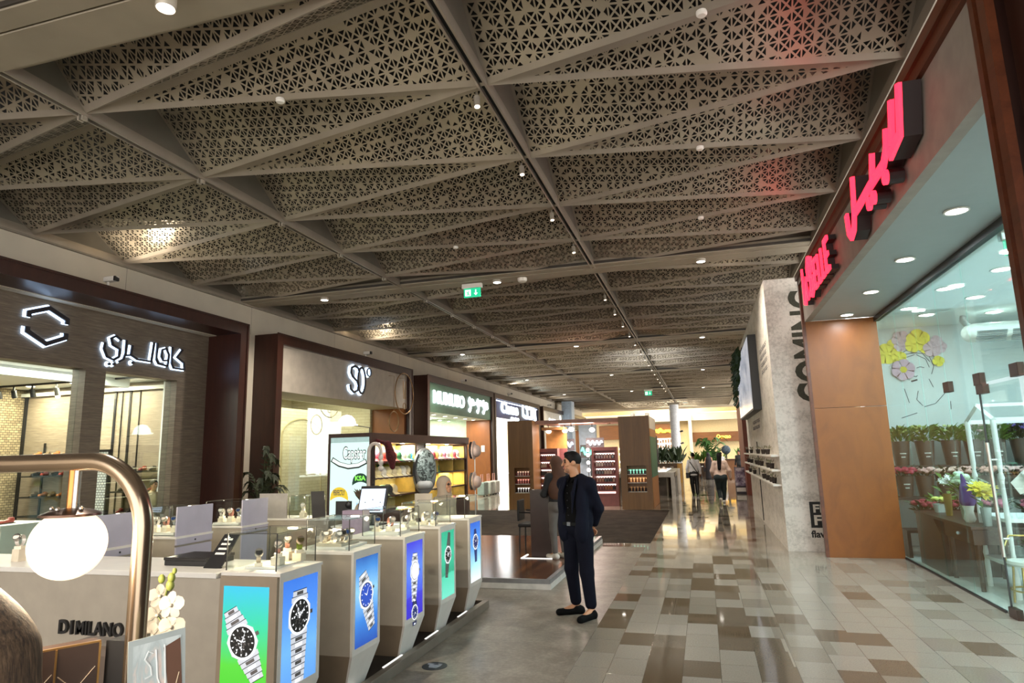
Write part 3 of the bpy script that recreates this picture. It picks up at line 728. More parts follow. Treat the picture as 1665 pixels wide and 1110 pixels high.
# ---- green shop
mb = MB().box(-9.74, 22.12, 3.44, -9.7, 29.57, 4.55); trim(mb, mat('sage_green_board', '567a63', .5, var=.05, sc=2))
struct('ceiling_soffit_green_shop', MB().box(-10.9, 22.12, 3.44, -9.74, 29.57, 3.5), WHITEW)
mb = MB(); mb.box(-10.9, 29.45, 0, -9.72, 29.57, 3.44); struct('wall_green_shop_pier', mb, COPPER)
struct('window_4', MB().box(-10.92, 22.12, .02, -10.9, 29.45, 3.44), GLASS)
mb = MB(); mb.box(-15, 21.9, 0, -14.9, 29.6, 3.6); mb.box(-15, 29.6, 0, -10.9, 29.75, 3.6); struct('wall_green_shop', mb, mat('pale_green_paint', 'd3e2c9', .6))
struct('ceiling_green_shop', MB().box(-15, 21.9, 3.6, -10.9, 29.6, 3.7), WHITEW)
light('AREA', 'green_shop_light', (-12.8, 26, 3.55), 210, (1, .97, .85), 3, sy=6)
for i, y in enumerate((22.9, 24.1, 25.3, 26.5, 27.7, 28.8)): area_lamp((-10.3, y, 3.44), 9, .12, color=(1, .95, .85), label='round soffit lamp below the green fascia, %s from the left' % ['first', 'second', 'third', 'fourth', 'fifth', 'sixth'][i])['group'] = 'soffit lamps under the green fascia'
t = thing('display_board', 'pink arched display board inside the green shop', 'display', (-14.0, 27.3, 0))
MB().prism([(-13.9, 26.4, 0), (-13.9, 28.2, 0), (-13.9, 28.2, 3.2), (-13.9, 27.6, 3.15), (-13.9, 26.9, 2.8), (-13.9, 26.4, 2.4)], (.06, 0, 0)).build('board', mat('pink_board', 'c98d88', .6), t)
MB().tube([(-13.83, 26.4, 2.4), (-13.83, 26.9, 2.8), (-13.83, 27.6, 3.15), (-13.83, 28.2, 3.2)], .025, 6).build('edge_trim', BLACK, t)
def plain_sign(name, label, org, parts, m=SIGNW):
    t = thing(name, label, 'shop sign', org)
    for nm, mb in parts: mb.build(nm, m, t)
    return t
m1 = text_fit(MB(), 'MUMUSO', 3.3, .5, (-9.7, 22.65, 3.78), UY, UZ, (.05, 0, 0), bold=.006)
m2 = []; s_ = .0265; org = (-9.7, 26.45, 3.84)
wav = lambda x0: [(x0+6, 11), (x0+3, 15), (x0, 11), (x0+3, 7), (x0+7, 9), (x0+7, 0), (x0+3, -5), (x0-1, -3)]
for p in (wav(3), [(10, 8), (13, 7), (17, 13), (19, 7), (22, 12), (25, 7), (30, 9)], wav(40), [(47, 8), (52, 8), (52, 14), (57, 14), (58, 8)], wav(68), [(75, 8), (80, 7), (84, 13), (90, 12), (91, 5), (86, 3)], [(30, 9), (38, 9)], [(58, 8), (66, 9)]):
    m2.append(MB().stroke([(a*s_*1.08, b_*s_) for a, b_ in p], .1, org, UY, UZ, (.05, 0, 0)))
plain_sign('illuminated_sign', 'white glowing MUMUSO and Arabic lettering on the green fascia', (-9.7, 22.6, 3.77), [('latin_lettering', m1)]+[('arabic_letter', q) for q in m2])
mb = MB()
tag(MB().box(-10.15, 29.43, 1.95, -9.98, 29.45, 2.25).build('wall_switch', WHITE, bev=.005), 'white wall plate on the brown pier beside the green shop', 'switch')
# ---- dark blue shop and the ones behind
DKBLUE = mat('dark_blue_fascia', '1b2150', .5)
mb = MB().box(-9.74, 30.2, 3.62, -9.7, 38.8, 4.54); trim(mb, DKBLUE)
mb = MB().box(-9.8, 30.4, 4.44, -9.66, 38.6, 4.47); trim(mb, HALO2)
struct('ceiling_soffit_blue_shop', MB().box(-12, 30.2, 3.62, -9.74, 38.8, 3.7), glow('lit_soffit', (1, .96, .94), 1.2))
mb = MB(); mb.box(-13, 29.9, 0, -12.9, 39, 3.65); struct('wall_blue_shop', mb, mat('pinkish_wall', 'd9c9c0', .6))
light('AREA', 'blue_shop_light', (-11.4, 34, 3.55), 180, (1, .93, .9), 2, sy=6)
m1 = text_fit(MB(), 'Came', 3.1, .6, (-9.7, 31.25, 3.88), UY, UZ, (.05, 0, 0), bold=.04); m2 = []
for p in ([(0, 14), (0, 3), (5, 1), (20, 1), (20, 14)], [(10, 12), (10, 2)], [(20, 2), (28, 3), (29, 11), (24, 12), (22, 6)], [(29, 8), (30, 1), (26, -3)]): m2.append(MB().stroke([(a*.095, b_*.05) for a, b_ in p], .17, (-9.7, 35.4, 3.82), UY, UZ, (.05, 0, 0)))
for a, b_ in ((8, 17.5), (15, 17.5)): m2.append(MB().cyl((-9.7, 35.4+a*.095, 3.82+b_*.05-.2), (-9.65, 35.4+a*.095, 3.82+b_*.05-.2), .16, n=10))
for a, b_ in ((2, 0), (4, .8), (7, .4), (9, .9), (11, .2)): m2.append(MB().cyl((-9.7, 32.8+a*.14, 3.66), (-9.65, 32.8+a*.14, 3.66), .09, n=8))
plain_sign('illuminated_sign', 'glowing white Latin and Arabic lettering on the dark blue fascia', (-9.7, 31.2, 3.8), [('latin_lettering', m1)]+[('arabic_letter', q) for q in m2], glow('sign_white_hot', (.8, .97, 1), 6))
mb = MB(); mb.box(-9.9, 40.1, 3.6, -9.7, 47.4, 4.54); mb.box(-10.2, 40.1, 0, -10.1, 47.4, 3.6); trim(mb, mat('white_fascia', 'c9c4b8', .6))
m1 = MB()
for p in ([(0, 8), (0, 2), (8, 1), (8, 6), (14, 6), (14, 1), (22, 1), (22, 8)], [(4, 6), (12, 3)], [(26, 14), (27, 6), (24, 1), (20, 0)]): m1.stroke([(a*.13, b_*.05) for a, b_ in p], .12, (-9.7, 42, 3.7), UY, UZ, (.05, 0, 0))
plain_sign('illuminated_sign', 'small bluish white script lettering on the pale fascia far left', (-9.7, 42, 3.7), [('lettering', m1)])
mb = MB(); mb.box(-9.9, 48.6, 3.6, -9.7, 55.3, 4.54); trim(mb, DARKW)
mb = MB(); mb.box(-10.2, 48.6, 0, -10.1, 55.3, 3.6); trim(mb, COPPER)
mb = MB().box(-9.72, 46.2, 0, -9.0, 47.3, 5.5); trim(mb, mat('pale_blue_pillar', 'aebfd0', .5))
# potted palm between the first two portals
def palm(loc, label, h, n, spread, pot=None, group=None, seed=1, m='223018', lw=.03, name='potted_palm'):
    rnd = random.Random(seed); t = thing(name, label, 'plant', loc, group); x, y, z = loc
    if pot: MB().lathe([(pot*.75, 0), (pot, pot*1.6), (pot*.9, pot*1.6), (.001, pot*1.5)], loc, 18).build('pot', mat('plant_pot_dark', '3a302a', .6), t, 40)
    lf = MB(); st = MB(); z0 = z+(pot*1.5 if pot else 0)
    for i in range(n):
        a = rnd.random()*2*PI; L = spread*(.6+.5*rnd.random()); hh = h*(.45+.55*rnd.random()); P = []
        for k in range(9):
            q = k/8; P.append(Vector((x+math.cos(a)*L*q**1.3, y+math.sin(a)*L*q**1.3, z0+hh*(1.0-(1-q)**1.8)-(q**3)*hh*.28)))
        st.tube(P, [.012*(1.2-k/8) for k in range(9)], 5)
        for k in range(2, 9):
            d = (P[k]-P[k-1]).normalized(); sd = d.cross(Vector((0, 0, 1))).normalized()
            for s in (-1, 1):
                for jj in (0, .5):
                    p = P[k-1].lerp(P[k], jj); tip = p+sd*s*spread*.28*(1.1-k/12)+d*spread*.22+Vector((0, 0, -.05*spread-rnd.random()*.08*spread))
                    lf.quad(p-d*lw, p+sd*s*spread*.1+Vector((0, 0, .01)), tip, p+d*lw)
    lf.build('fronds', mat('palm_green_'+m, m, .6, var=.12), t); st.build('stems', mat('palm_stem', '3d4526', .6), t)
    return t
palm((-9.45, 12.53, 0), 'dark potted palm standing between the first two brown portals', 2.3, 14, .55, .2, seed=3, m='2c331f')
# ================================================================== flower shop on the right
XR, YF, YN = 1.81, 12.0, 4.3
TAUPE = mat('taupe_fascia', '9a9088', .6, var=.05, sc=6)
mb = MB(); mb.box(XR+.02, YN, 3.92, XR+.12, YF, 4.58); trim(mb, TAUPE)
BRN = m_wood('fascia_brown_trim', '4a2413', '6a3820', (1, .1, 1), 9, .35)
mb = MB()
mb.box(XR-.02, YN-.25, 4.58, XR+.9, YF+.1, 4.68); mb.box(XR-.05, YN-.25, 4.68, XR+.9, YF+.12, 4.78); mb.box(XR-.02, YF, 0, XR+.03, YF+.1, 4.78)
mb.box(XR-.03, YN-.06, 0, XR+.1, YN, 4.58); mb.box(XR-.05, YN-.25, 0, XR+.0, YN-.16, 4.78)
trim(mb, BRN)
mb = MB(); mb.box(XR+.02, YN-.16, 0, 3.2, YN-.06, 4.6); mb.box(XR+.05, -1, 0, 2.2, YN-.25, 5.2); struct('wall_near_pier', mb, DARKW)
struct('ceiling_soffit_flower_shop', MB().box(XR+.12, YN, 3.925, 3.0, YF, 4.0), mat('soffit_white', '9fa8aa', .45, var=.01))
mb = MB(); mb.box(XR+.03, YF, 0, 2.94, YF+.1, 2.42); mb.box(XR+.03, YF, 2.427, 2.94, YF+.1, 3.92); struct('wall_flower_shop_pier', mb, COPPER)
sl = ['farthest', 'third', 'second', 'nearest']
for i, y in enumerate((11.6, 9.96, 8.32, 6.69)): area_lamp((2.42, y, 3.92), 13 if y < 11 else 2.5, .16, color=(.88, .96, 1), label='round white lamp in the flower shop soffit, %s from the camera' % sl[i])['group'] = 'soffit lamps of the flower shop'
mb = MB(); mb.box(2.9, YN, 3.84, 2.98, YF, 3.92); mb.box(2.93, 8.4, 0, 2.955, YF, .025); trim(mb, BLACK)
GX = 2.94
gl = MB(); ys = [12.0, 11.0, 10.1, 9.2]
for a, b_ in zip(ys, ys[1:]): gl.box(GX-.006, b_+.006, .03, GX+.006, a-.006, 3.84)
gl.box(GX-.006, YN, 2.42, GX+.006, 8.27, 3.84); gl.box(GX-.006, 8.28, .03, GX+.006, 9.194, 3.84)
struct('window_5', gl, glass('shop_glass', (.88, .99, .97)))
PATCH = mat('bronze_patch', '35241d', .35, .6)
t = thing('glass_door', 'frameless glass door of the flower shop with long steel handle', 'door', (GX, 7.8, 0))
MB().box(GX-.006, 7.3, .03, GX+.006, 8.24, 2.38).build('door_leaf', glass('shop_glass'), t)
MB().box(GX-.008, 8.235, .03, GX+.008, 8.25, 2.38).build('edge_seal', BLACK, t)
for nm, y, z in (('top_patch', 8.15, 2.3), ('bottom_patch', 8.15, .0)): MB().box(GX-.03, y-.09, z, GX+.03, y+.1, z+.1).build(nm, PATCH, t)
m_ = MB(); m_.cyl((GX-.07, 8.05, .62), (GX-.07, 8.05, 1.78), .018, n=12); m_.build('handle', CHROME, t, 40)
m_ = MB(); m_.cyl((GX-.07, 8.05, .8), (GX, 8.05, .8), .01); m_.cyl((GX-.07, 8.05, 1.6), (GX, 8.05, 1.6), .01); m_.build('handle_mount', CHROME, t)
for y, l in ((9.15, 'at the far glass joint'), (8.2, 'above the glass door hinge'), (7.3, 'nearest the camera')):
    tag(MB().box(GX-.03, y-.09, 2.4, GX+.03, y+.09, 2.53).build('glass_clamp', PATCH, bev=.004), 'bronze glass clamp on the flower shop front '+l, 'clamp', 'bronze clamps of the glass front')
# room
YB = 13.45
mb = MB(); mb.box(2.94, YB, 0, 6.6, YB+.1, 3.95); struct('wall_flower_shop_far', mb, mat('flower_shop_paint', 'cdd3d2', .6, var=.02, sc=2))
struct('wall_flower_shop_side', MB().box(6.6, 4, 0, 6.7, YB, 3.95), WHITEW)
struct('ceiling_flower_shop', MB().box(3.0, 4, 3.93, 6.7, YB, 4.05), mat('shop_ceiling_white', 'dfe6e4', .5, var=.01))
struct('floor_flower_shop', MB().box(2.97, 4, 0, 6.6, YB, .012), mat('white_shop_floor', 'd8d6d0', .2, var=.03))
COOL = (.68, .91, 1)
light('AREA', 'flower_shop_light', (4.4, 8.6, 3.9), 72, COOL, 2.6, sy=6)
for i, (x, y) in enumerate(((3.76, 9.3), (3.42, 10.2), (4.05, 11.0), (3.3, 11.5), (3.75, 12.2), (4.8, 12.4), (4.8, 10.6))):
    area_lamp((x, y, 3.93), 1.8, .14, color=COOL, r=.11, label='bright round lamp in the flower shop ceiling, %s of seven' % ['first', 'second', 'third', 'fourth', 'fifth', 'sixth', 'seventh'][i])['group'] = 'ceiling lamps inside the flower shop'
exit_sign((3.25, 7.6, 3.93), 'blue green exit sign hanging behind the flower shop glass', .26, .16, drop=.0)
# ceiling cassette air conditioner
t = thing('air_conditioner', 'long white slatted air conditioner under the flower shop ceiling', 'air conditioner', (5.0, 12.3, 3.4))
sdf_build([('c', (4.4, 12.3, 3.57), (5.9, 12.3, 3.57), .15, .15), ('c', (4.4, 12.15, 3.58), (5.9, 12.15, 3.58), .13, .13)], .03, 'casing', WHITE, t, .05)
for i in range(3):
    m_ = MB()
    for j in range(7): m_.box(4.38+i*.5, 11.99+j*.02, 3.55-j*.025, 4.8+i*.5, 12.02+j*.02, 3.562-j*.025)
    m_.build('louvre_grille', mat('grille_grey', '6d7374', .5), t)
m_ = MB(); m_.tube([(4.45, 12.5, 3.7), (4.4, 12.6, 3.85), (4.42, 12.6, 3.925)], .05, 8); m_.build('insulated_pipe', mat('foil', 'b5b9ba', .3, .7), t, 50)
# mural: line drawn head with a crown of flowers (generic drawing)
PC = [0]
def petals(mb, cx, cz, r, n, org_y, mi, rot=0, lift=.0):
    PC[0] += 1; org_y -= .0035*PC[0]
    for i in range(n):
        a = rot+2*PI*i/n; pts = [(cx, cz)]
        for q in np.linspace(-.5, .5, 7): pts.append((cx+math.cos(a+q*2*PI/n*1.1)*r*(1-.5*abs(q)**2*1.2), cz+math.sin(a+q*2*PI/n*1.1)*r*(1-.5*abs(q)**2*1.2)))
        mb.prism([(x, org_y-lift, z) for x, z in pts], (0, -.003, 0), mi)
t = thing('wall_mural', 'line drawn head crowned with yellow and pink flowers on the flower shop wall', 'mural', (3.6, YB, 3.0))
fl = MB(); k_ = 1.048; MX = lambda x: x*k_; MZ = lambda z: 1.78+(z-1.78)*k_
for cx, cz, r, n, mi, ro in ((3.22, 3.38, .2, 5, 0, .2), (3.38, 3.5, .15, 5, 0, .9), (3.43, 3.3, .13, 5, 0, .5), (3.5, 3.62, .17, 6, 1, .1), (3.46, 3.5, .1, 5, 1, .6), (3.76, 3.6, .2, 5, 0, .4), (3.66, 3.5, .13, 5, 0, .0), (3.85, 3.48, .14, 5, 0, .8), (3.95, 3.42, .15, 5, 1, .3), (4.07, 3.45, .12, 5, 1, .1), (4.03, 3.56, .1, 5, 1, .5), (4.02, 3.2, .1, 4, 0, .2)):
    petals(fl, MX(cx), MZ(cz), r, n, YB-.001-.004*mi, mi, ro)
petals(fl, MX(3.46), MZ(3.08), .2, 6, YB-.008, 2, .3); petals(fl, MX(3.46), MZ(3.08), .06, 6, YB-.012, 3, .0)
fl.build('flowers', [mat('mural_yellow', 'ead94f', .7), mat('mural_pink', 'cdb3bd', .7), mat('mural_mauve', 'c4a4b4', .7), mat('mural_gold', 'd6c341', .7)], t)
ln = MB(); W_ = lambda P, w_=.012: ln.stroke([(MX(a), MZ(b_)) for a, b_ in P], w_, (0, YB-.002, 0), (1, 0, 0), (0, 0, 1), (0, -.002, 0))
for p in ([(3.3, 3.15), (3.38, 3.32), (3.55, 3.42), (3.75, 3.42), (3.9, 3.3), (3.95, 3.12), (3.9, 2.98)], [(3.4, 3.27), (3.55, 3.36), (3.72, 3.37)], [(3.62, 3.38), (3.8, 3.35), (3.9, 3.2)], [(3.55, 3.3), (3.68, 3.34)], [(3.7, 3.34), (3.84, 3.25), (3.88, 3.1)], [(3.68, 3.1), (3.74, 3.12), (3.8, 3.1)], [(3.62, 2.96), (3.66, 2.95), (3.68, 2.97)], [(3.58, 2.88), (3.66, 2.9)], [(3.3, 3.15), (3.3, 3.02), (3.35, 2.95)], [(3.45, 2.75), (3.5, 2.5)], [(3.35, 2.24), (3.6, 2.32)], [(3.72, 2.42), (3.9, 2.47), (4.06, 2.64)], [(3.66, 2.7), (3.62, 2.55), (3.7, 2.44)], [(4.13, 2.5), (4.12, 2.36)], [(3.85, 2.9), (3.9, 2.75)]): W_(p)
W_([(3.57, 2.87), (3.67, 2.895)], .028); ln.build('line_drawing', mat('mural_ink', '46525c', .7), t)
# ------------------------------------------------------------------ buckets and flowers
LEAFM = mat('leaf_green', '587a2c', .55, var=.2, sc=20); LEAFD = mat('leaf_dark', '263a1b', .55, var=.2, sc=20)
def leaf_cluster(mb, c, r, h, n, rnd, L=.16, w_=.03, up=.6):
    for i in range(n):
        a = rnd.random()*2*PI; q = r*math.sqrt(rnd.random()); p = Vector((c[0]+math.cos(a)*q, c[1]+math.sin(a)*q, c[2]+h*rnd.random()))
        d = Vector((math.cos(a)*(.3+q/r*.9), math.sin(a)*(.3+q/r*.9), up+rnd.random()*.6)).normalized(); sd = d.cross(Vector((rnd.random()-.5, rnd.random()-.5, 1))).normalized()
        l_ = L*(.6+.6*rnd.random()); m1 = p+d*l_*.5; mb.quad(p, m1+sd*w_, p+d*l_-Vector((0, 0, l_*.2)), m1-sd*w_)
def bloom(mb, c, r, rnd, kind='ball'):
    if kind == 'ball': mb.ball(c, (r, r, r*.75), 7, 5)
    else:
        a0 = rnd.random()*6; tilt = Vector((rnd.random()-.5, -.8*rnd.random(), .7)).normalized(); u = tilt.orthogonal().normalized(); v = tilt.cross(u)
        for i in range(6):
            a = a0+i*PI/3; d = u*math.cos(a)+v*math.sin(a); s = u*math.cos(a+1.57)+v*math.sin(a+1.57); C_ = Vector(c)
            mb.quad(C_, C_+d*r*.6+s*r*.28+tilt*r*.25, C_+d*r*1.15+tilt*r*.2, C_+d*r*.6-s*r*.28+tilt*r*.25)
def bucket(loc, label, group, col, rb=.13, hb=.42, nleaf=60, nb=14, br=.035, kind='ball', fh=.25, leaf=LEAFM, seed=0, cat='flower bucket', pot='4a3b32', L=.2, name='flower_bucket', writing=False):
    rnd = random.Random(seed); t = thing(name, label, cat, loc, group); x, y, z = loc
    MB().lathe([(rb*.72, 0), (rb, hb), (rb*.93, hb), (rb*.9, hb*.92), (.001, hb*.9)], loc, 18).build('bucket', mat('bucket_'+pot, pot, .4), t, 40)
    if writing:
        m_ = MB()
        for dz, n_ in ((.2, 6), (.14, 4)):
            for j in range(n_):
                a = -PI/2+(j-(n_-1)/2)*.13; rr = rb*(.72+.28*(dz/hb))+.003; m_.box(x+math.cos(a)*rr-.005, y+math.sin(a)*rr-.002, z+dz, x+math.cos(a)*rr+.005, y+math.sin(a)*rr+.002, z+dz+.018)
        m_.build('writing', WHITE, t)
    lf = MB(); leaf_cluster(lf, (x, y, z+hb*.9), rb*1.1, fh*.75, int(nleaf*1.4), rnd, L, .028); lf.build('foliage', leaf, t)
    if nb:
        b = MB()
        for i in range(nb):
            a = rnd.random()*2*PI; q = rb*1.25*math.sqrt(rnd.random()); bloom(b, (x+math.cos(a)*q, y+math.sin(a)*q, z+hb+fh*(.45+.4*rnd.random())), br*(.8+.4*rnd.random()), rnd, kind)
        b.build('blossoms', mat('bloom_'+col, col, .6, var=.12, sc=30), t)
    return t
# tiered stand along the far wall
SHB = mat('dark_stand', '2b221d', .5)
t = thing('tiered_flower_stand', 'dark tiered stand holding flower buckets along the far flower shop wall', 'shelf', (4.2, 12.9, 0))
MB().box(2.99, 12.75, 1.38, 5.6, 13.2, 1.42).build('shelf', SHB, t); MB().box(2.99, 12.35, .88, 5.6, 12.75, .92).build('shelf', SHB, t); MB().box(2.99, 11.95, .4, 5.6, 12.35, .44).build('shelf', SHB, t)
for x in (3.0, 4.3, 5.55): MB().box(x, 12.0, 0.012, x+.05, 13.15, .4).build('leg', SHB, t); 
for x in (3.0, 4.3, 5.55): MB().box(x, 12.75, .44, x+.05, 13.15, 1.38).build('leg', SHB, t)
G1 = 'buckets on the top tier of the flower stand'
for i, (x, l, col, nb, leafs) in enumerate(((3.3, 'green budded stems, first from the left', '9fae62', 12, LEAFM), (3.68, 'green budded stems, second from the left', 'a9b56a', 12, LEAFM), (4.08, 'tall green lily stems, third from the left', 'b9c489', 10, LEAFM), (4.42, 'small pale pink blossoms', 'c9a3a0', 26, LEAFM), (4.74, 'white and pink blossoms behind the white gazebo', 'd9cfc4', 24, LEAFM), (5.1, 'purple statice', '6a55a3', 60, LEAFD), (5.45, 'white blossoms right of the purple flowers', 'dcd9d0', 24, LEAFM))):
    bucket((x, 12.95, 1.42), 'brown bucket of %s on the top tier' % l, G1, col, .15, .42, 90, nb, .03, 'ball', .3, leafs, i, writing=i < 5)
G2 = 'rose buckets on the middle tier'
for i, (x, l, col) in enumerate(((3.2, 'crimson roses at the left end', 'a3283f'), (3.5, 'pink roses, second on the tier', 'dba9a2'), (3.8, 'pale pink roses, third on the tier', 'e3bcae'), (4.1, 'blush roses, fourth on the tier', 'e0b2a8'), (4.4, 'peach roses, fifth on the tier', 'dda697'), (4.75, 'light pink roses behind the gazebo post', 'e3b9b4'), (5.1, 'pale roses right of the gazebo', 'e6c9c0'))):
    bucket((x, 12.55, .92), 'dark bucket of %s' % l, G2, col, .14, .34, 20, 34, .045, 'ball', .14, LEAFD, 20+i, writing=i == 0)
G3 = 'buckets on the low tier'
for i, (x, l, col) in enumerate(((3.35, 'deep red roses at the left', '8c2233'), (3.75, 'red roses, second', '93273a'), (4.3, 'mauve roses, third', 'b5627a'), (4.8, 'dusky pink roses, fourth', 'ab5b71'))):
    bucket((x, 12.15, .44), 'dark bucket of %s on the low tier' % l, G3, col, .14, .3, 30, 30, .045, 'ball', .16, LEAFD, 40+i)
# dark console with drawer, inside the glass
DW = m_wood('espresso_wood', '2a1b13', '3a271b', (1, 1, .2), 8, .35)
t = thing('console_desk', 'dark brown console with drawer and crystal knob behind the glass', 'desk', (3.4, 10.4, .012))
MB().box(3.03, 9.35, .74, 3.75, 11.6, .78).build('worktop', DW, t, bev=.006)
d = MB().box(3.06, 9.4, .56, 3.7, 10.4, .74).build('drawer', DW, t); MB().ball((3.045, 9.85, .65), .022).build('knob', mat('crystal', 'd7dbe6', .05, .3), d, 60)
for x, y in ((3.08, 9.42), (3.64, 9.42), (3.08, 10.32), (3.64, 10.32)): MB().cyl((x+.03, y+.03, .012), (x+.03, y+.03, .56), .028, .035, 10).build('leg', DW, t, 40)
MB().prism([(3.05, 10.45, .012), (3.05, 11.6, .012), (3.05, 11.6, .74), (3.05, 10.8, .74), (3.05, 10.55, .55)], (.65, 0, 0)).build('curved_cabinet', DW, t)
G4 = 'arrangements on the dark console'
bucket((3.3, 11.3, .78), 'clear vase of yellow chrysanthemums at the far end of the console', G4, 'd9cf6a', .09, .12, 16, 26, .035, 'ball', .1, LEAFM, 61, 'flowers', 'cfd6d2', name='flower_vase')
bucket((3.25, 10.75, .78), 'amber vase of white anemones on the console', G4, 'e9e4e0', .055, .3, 10, 7, .06, 'star', .3, LEAFM, 62, 'flowers', '8a6f2a', name='flower_vase')
bucket((3.32, 10.3, .78), 'tall glass of pale green hydrangea on the console', G4, 'c7dcc0', .08, .34, 26, 20, .05, 'ball', .3, LEAFM, 63, 'flowers', '8f9a86', name='flower_vase')
t = thing('wrapped_vase', 'white vase with purple wrapping on the console', 'vase', (3.2, 9.85, .78), G4)
MB().lathe([(.045, 0), (.07, .04), (.05, .14), (.075, .24), (.001, .24)], (3.2, 9.85, .78), 18).build('vase', WHITE, t, 50)
sdf_build([('c', (3.2, 9.85, 1.05), (3.2, 9.85, 1.2), .09, .07), ('c', (3.2, 9.85, 1.2), (3.17, 9.85, 1.38), .05, .015)], .012, 'wrapping', mat('purple_wrap', '43297a', .5), t, .03)
m_ = MB(); [bloom(m_, (3.26+.05*i, 9.8-.02*i, 1.24+.03*i), .08, random.Random(i), 'star') for i in range(3)]; m_.build('white_anthurium', mat('bloom_pale', 'dfe9d6', .5), t)
bucket((3.25, 9.45, .78), 'glass vase of yellow lilies at the near end of the console', G4, 'e0c93a', .06, .22, 12, 12, .09, 'star', .3, LEAFM, 65, 'flowers', 'a9b3b0', name='flower_vase')
# white gazebo display
t = thing('gazebo_display', 'white house shaped display frame with turned posts', 'display', (3.75, 9.45, .012))
WG = mat('gazebo_white', 'eef0ef', .35, var=.01)
for x in (3.32, 4.5):
    for y in (9.05, 9.84):
        MB().lathe([(.03, 0), (.03, .3), (.02, .34), (.034, .4), (.022, .5), (.03, .9), (.022, 1.3), (.034, 1.36), (.02, 1.42), (.03, 1.5), (.03, 2.03)], (x, y, .012), 12).build('turned_post', WG, t, 40)
    m_ = MB(); m_.tube([(x, 9.02, 2.05), (x, 9.445, 2.24), (x, 9.87, 2.05)], .028, 4); m_.build('gable', WG, t)
m_ = MB(); m_.box(3.3, 9.43, 2.22, 4.52, 9.46, 2.26); m_.build('ridge_beam', WG, t)
for y in (9.05, 9.84): MB().box(3.3, y-.025, 2.02, 4.52, y+.025, 2.07).build('eave_beam', WG, t)
for z in (.35, .86): MB().box(3.3, 9.03, z, 4.52, 9.86, z+.04).build('shelf', WG, t)
t = thing('bouquet', 'pink rose bouquet in white paper on the gazebo shelf', 'bouquet', (3.85, 9.3, .9))
m_ = MB(); m_.cyl((3.85, 9.3, .9), (3.85, 9.3, 1.1), .1, .06, 14); m_.cyl((3.85, 9.3, 1.1), (3.85, 9.25, 1.4), .06, .24, 16, caps=False); m_.build('wrapping_paper', mat('paper_white', 'e8ecec', .6), t)
m_ = MB(); rr = random.Random(4); [m_.ball((3.85+.16*math.cos(i*2.4)*math.sqrt(i/16), 9.25+.16*math.sin(i*2.4)*math.sqrt(i/16), 1.42+.03*rr.random()), .045, 8, 6) for i in range(16)]; m_.build('roses', mat('bloom_rosepink', 'd88b98', .6), t)
MB().tube([(3.85+.068*math.cos(a), 9.3+.068*math.sin(a), 1.1) for a in np.linspace(0, 6.28, 15)[:-1]], .015, 6, closed=True).build('ribbon', mat('ribbon_pink', 'd9a7a3', .5), t)
MB().prism([(3.5, 9.3, 1.3), (3.72, 9.32, 1.5), (3.75, 9.32, 1.22), (3.58, 9.3, 1.16)], (.0, .01, .0)).build('greeting_card', WHITE, t)
bucket((3.75, 9.5, .39), 'white basket of white roses and greenery on the lower gazebo shelf', None, 'ecebe6', .14, .14, 40, 12, .05, 'ball', .16, LEAFM, 70, 'flowers', 'd9d9d4', name='flower_basket')
# round white seats with gold hoops
def seat_proto():
    t = thing('round_stool', 'stool', 'stool'); g = mat('gold_metal', 'b79a5a', .3, .8)
    MB().lathe([(.2, 0), (.21, .02), (.2, .05), (.001, .055)], (0, 0, .42), 24).build('seat', WHITE, t, 40)
    MB().tube([(.2*math.cos(a), .2*math.sin(a), .16) for a in np.linspace(0, 2*PI, 19)[:-1]], .01, 6, closed=True).build('foot_ring', g, t, 50)
    for i in range(4):
        a = PI/4+i*PI/2; MB().cyl((.2*math.cos(a), .2*math.sin(a), .0), (.16*math.cos(a), .16*math.sin(a), .42), .012).build('leg', g, t, 40)
    MB().tube([(-.2, .06, .42), (-.21, .03, .6), (-.1, .16, .72), (.1, .16, .72), (.21, .03, .6), (.2, .06, .42)], .011, 6).build('back_hoop', g, t, 50)
    return t
s0 = seat_proto(); s0.location = (3.35, 8.75, .012); s0['label'] = 'round white stool with gold hoop and legs just inside the glass door'
s1 = copy_tree(s0, (3.75, 8.35, .012), .6, label='round white stool with gold hoop at the right picture edge')
t = thing('side_cabinet', 'low white cabinet with pale roses at the right picture edge', 'cabinet', (4.2, 8.7, .012))
MB().box(3.95, 8.55, .012, 4.6, 9.0, .62).build('body', WHITE, t); b = MB(); rr = random.Random(9)
for i in range(26): b.ball((4.0+.55*rr.random(), 8.58+.38*rr.random(), .66+.08*rr.random()), .05, 8, 6)
b.build('rose_bed', mat('bloom_blush', 'e6cfc6', .6), t)
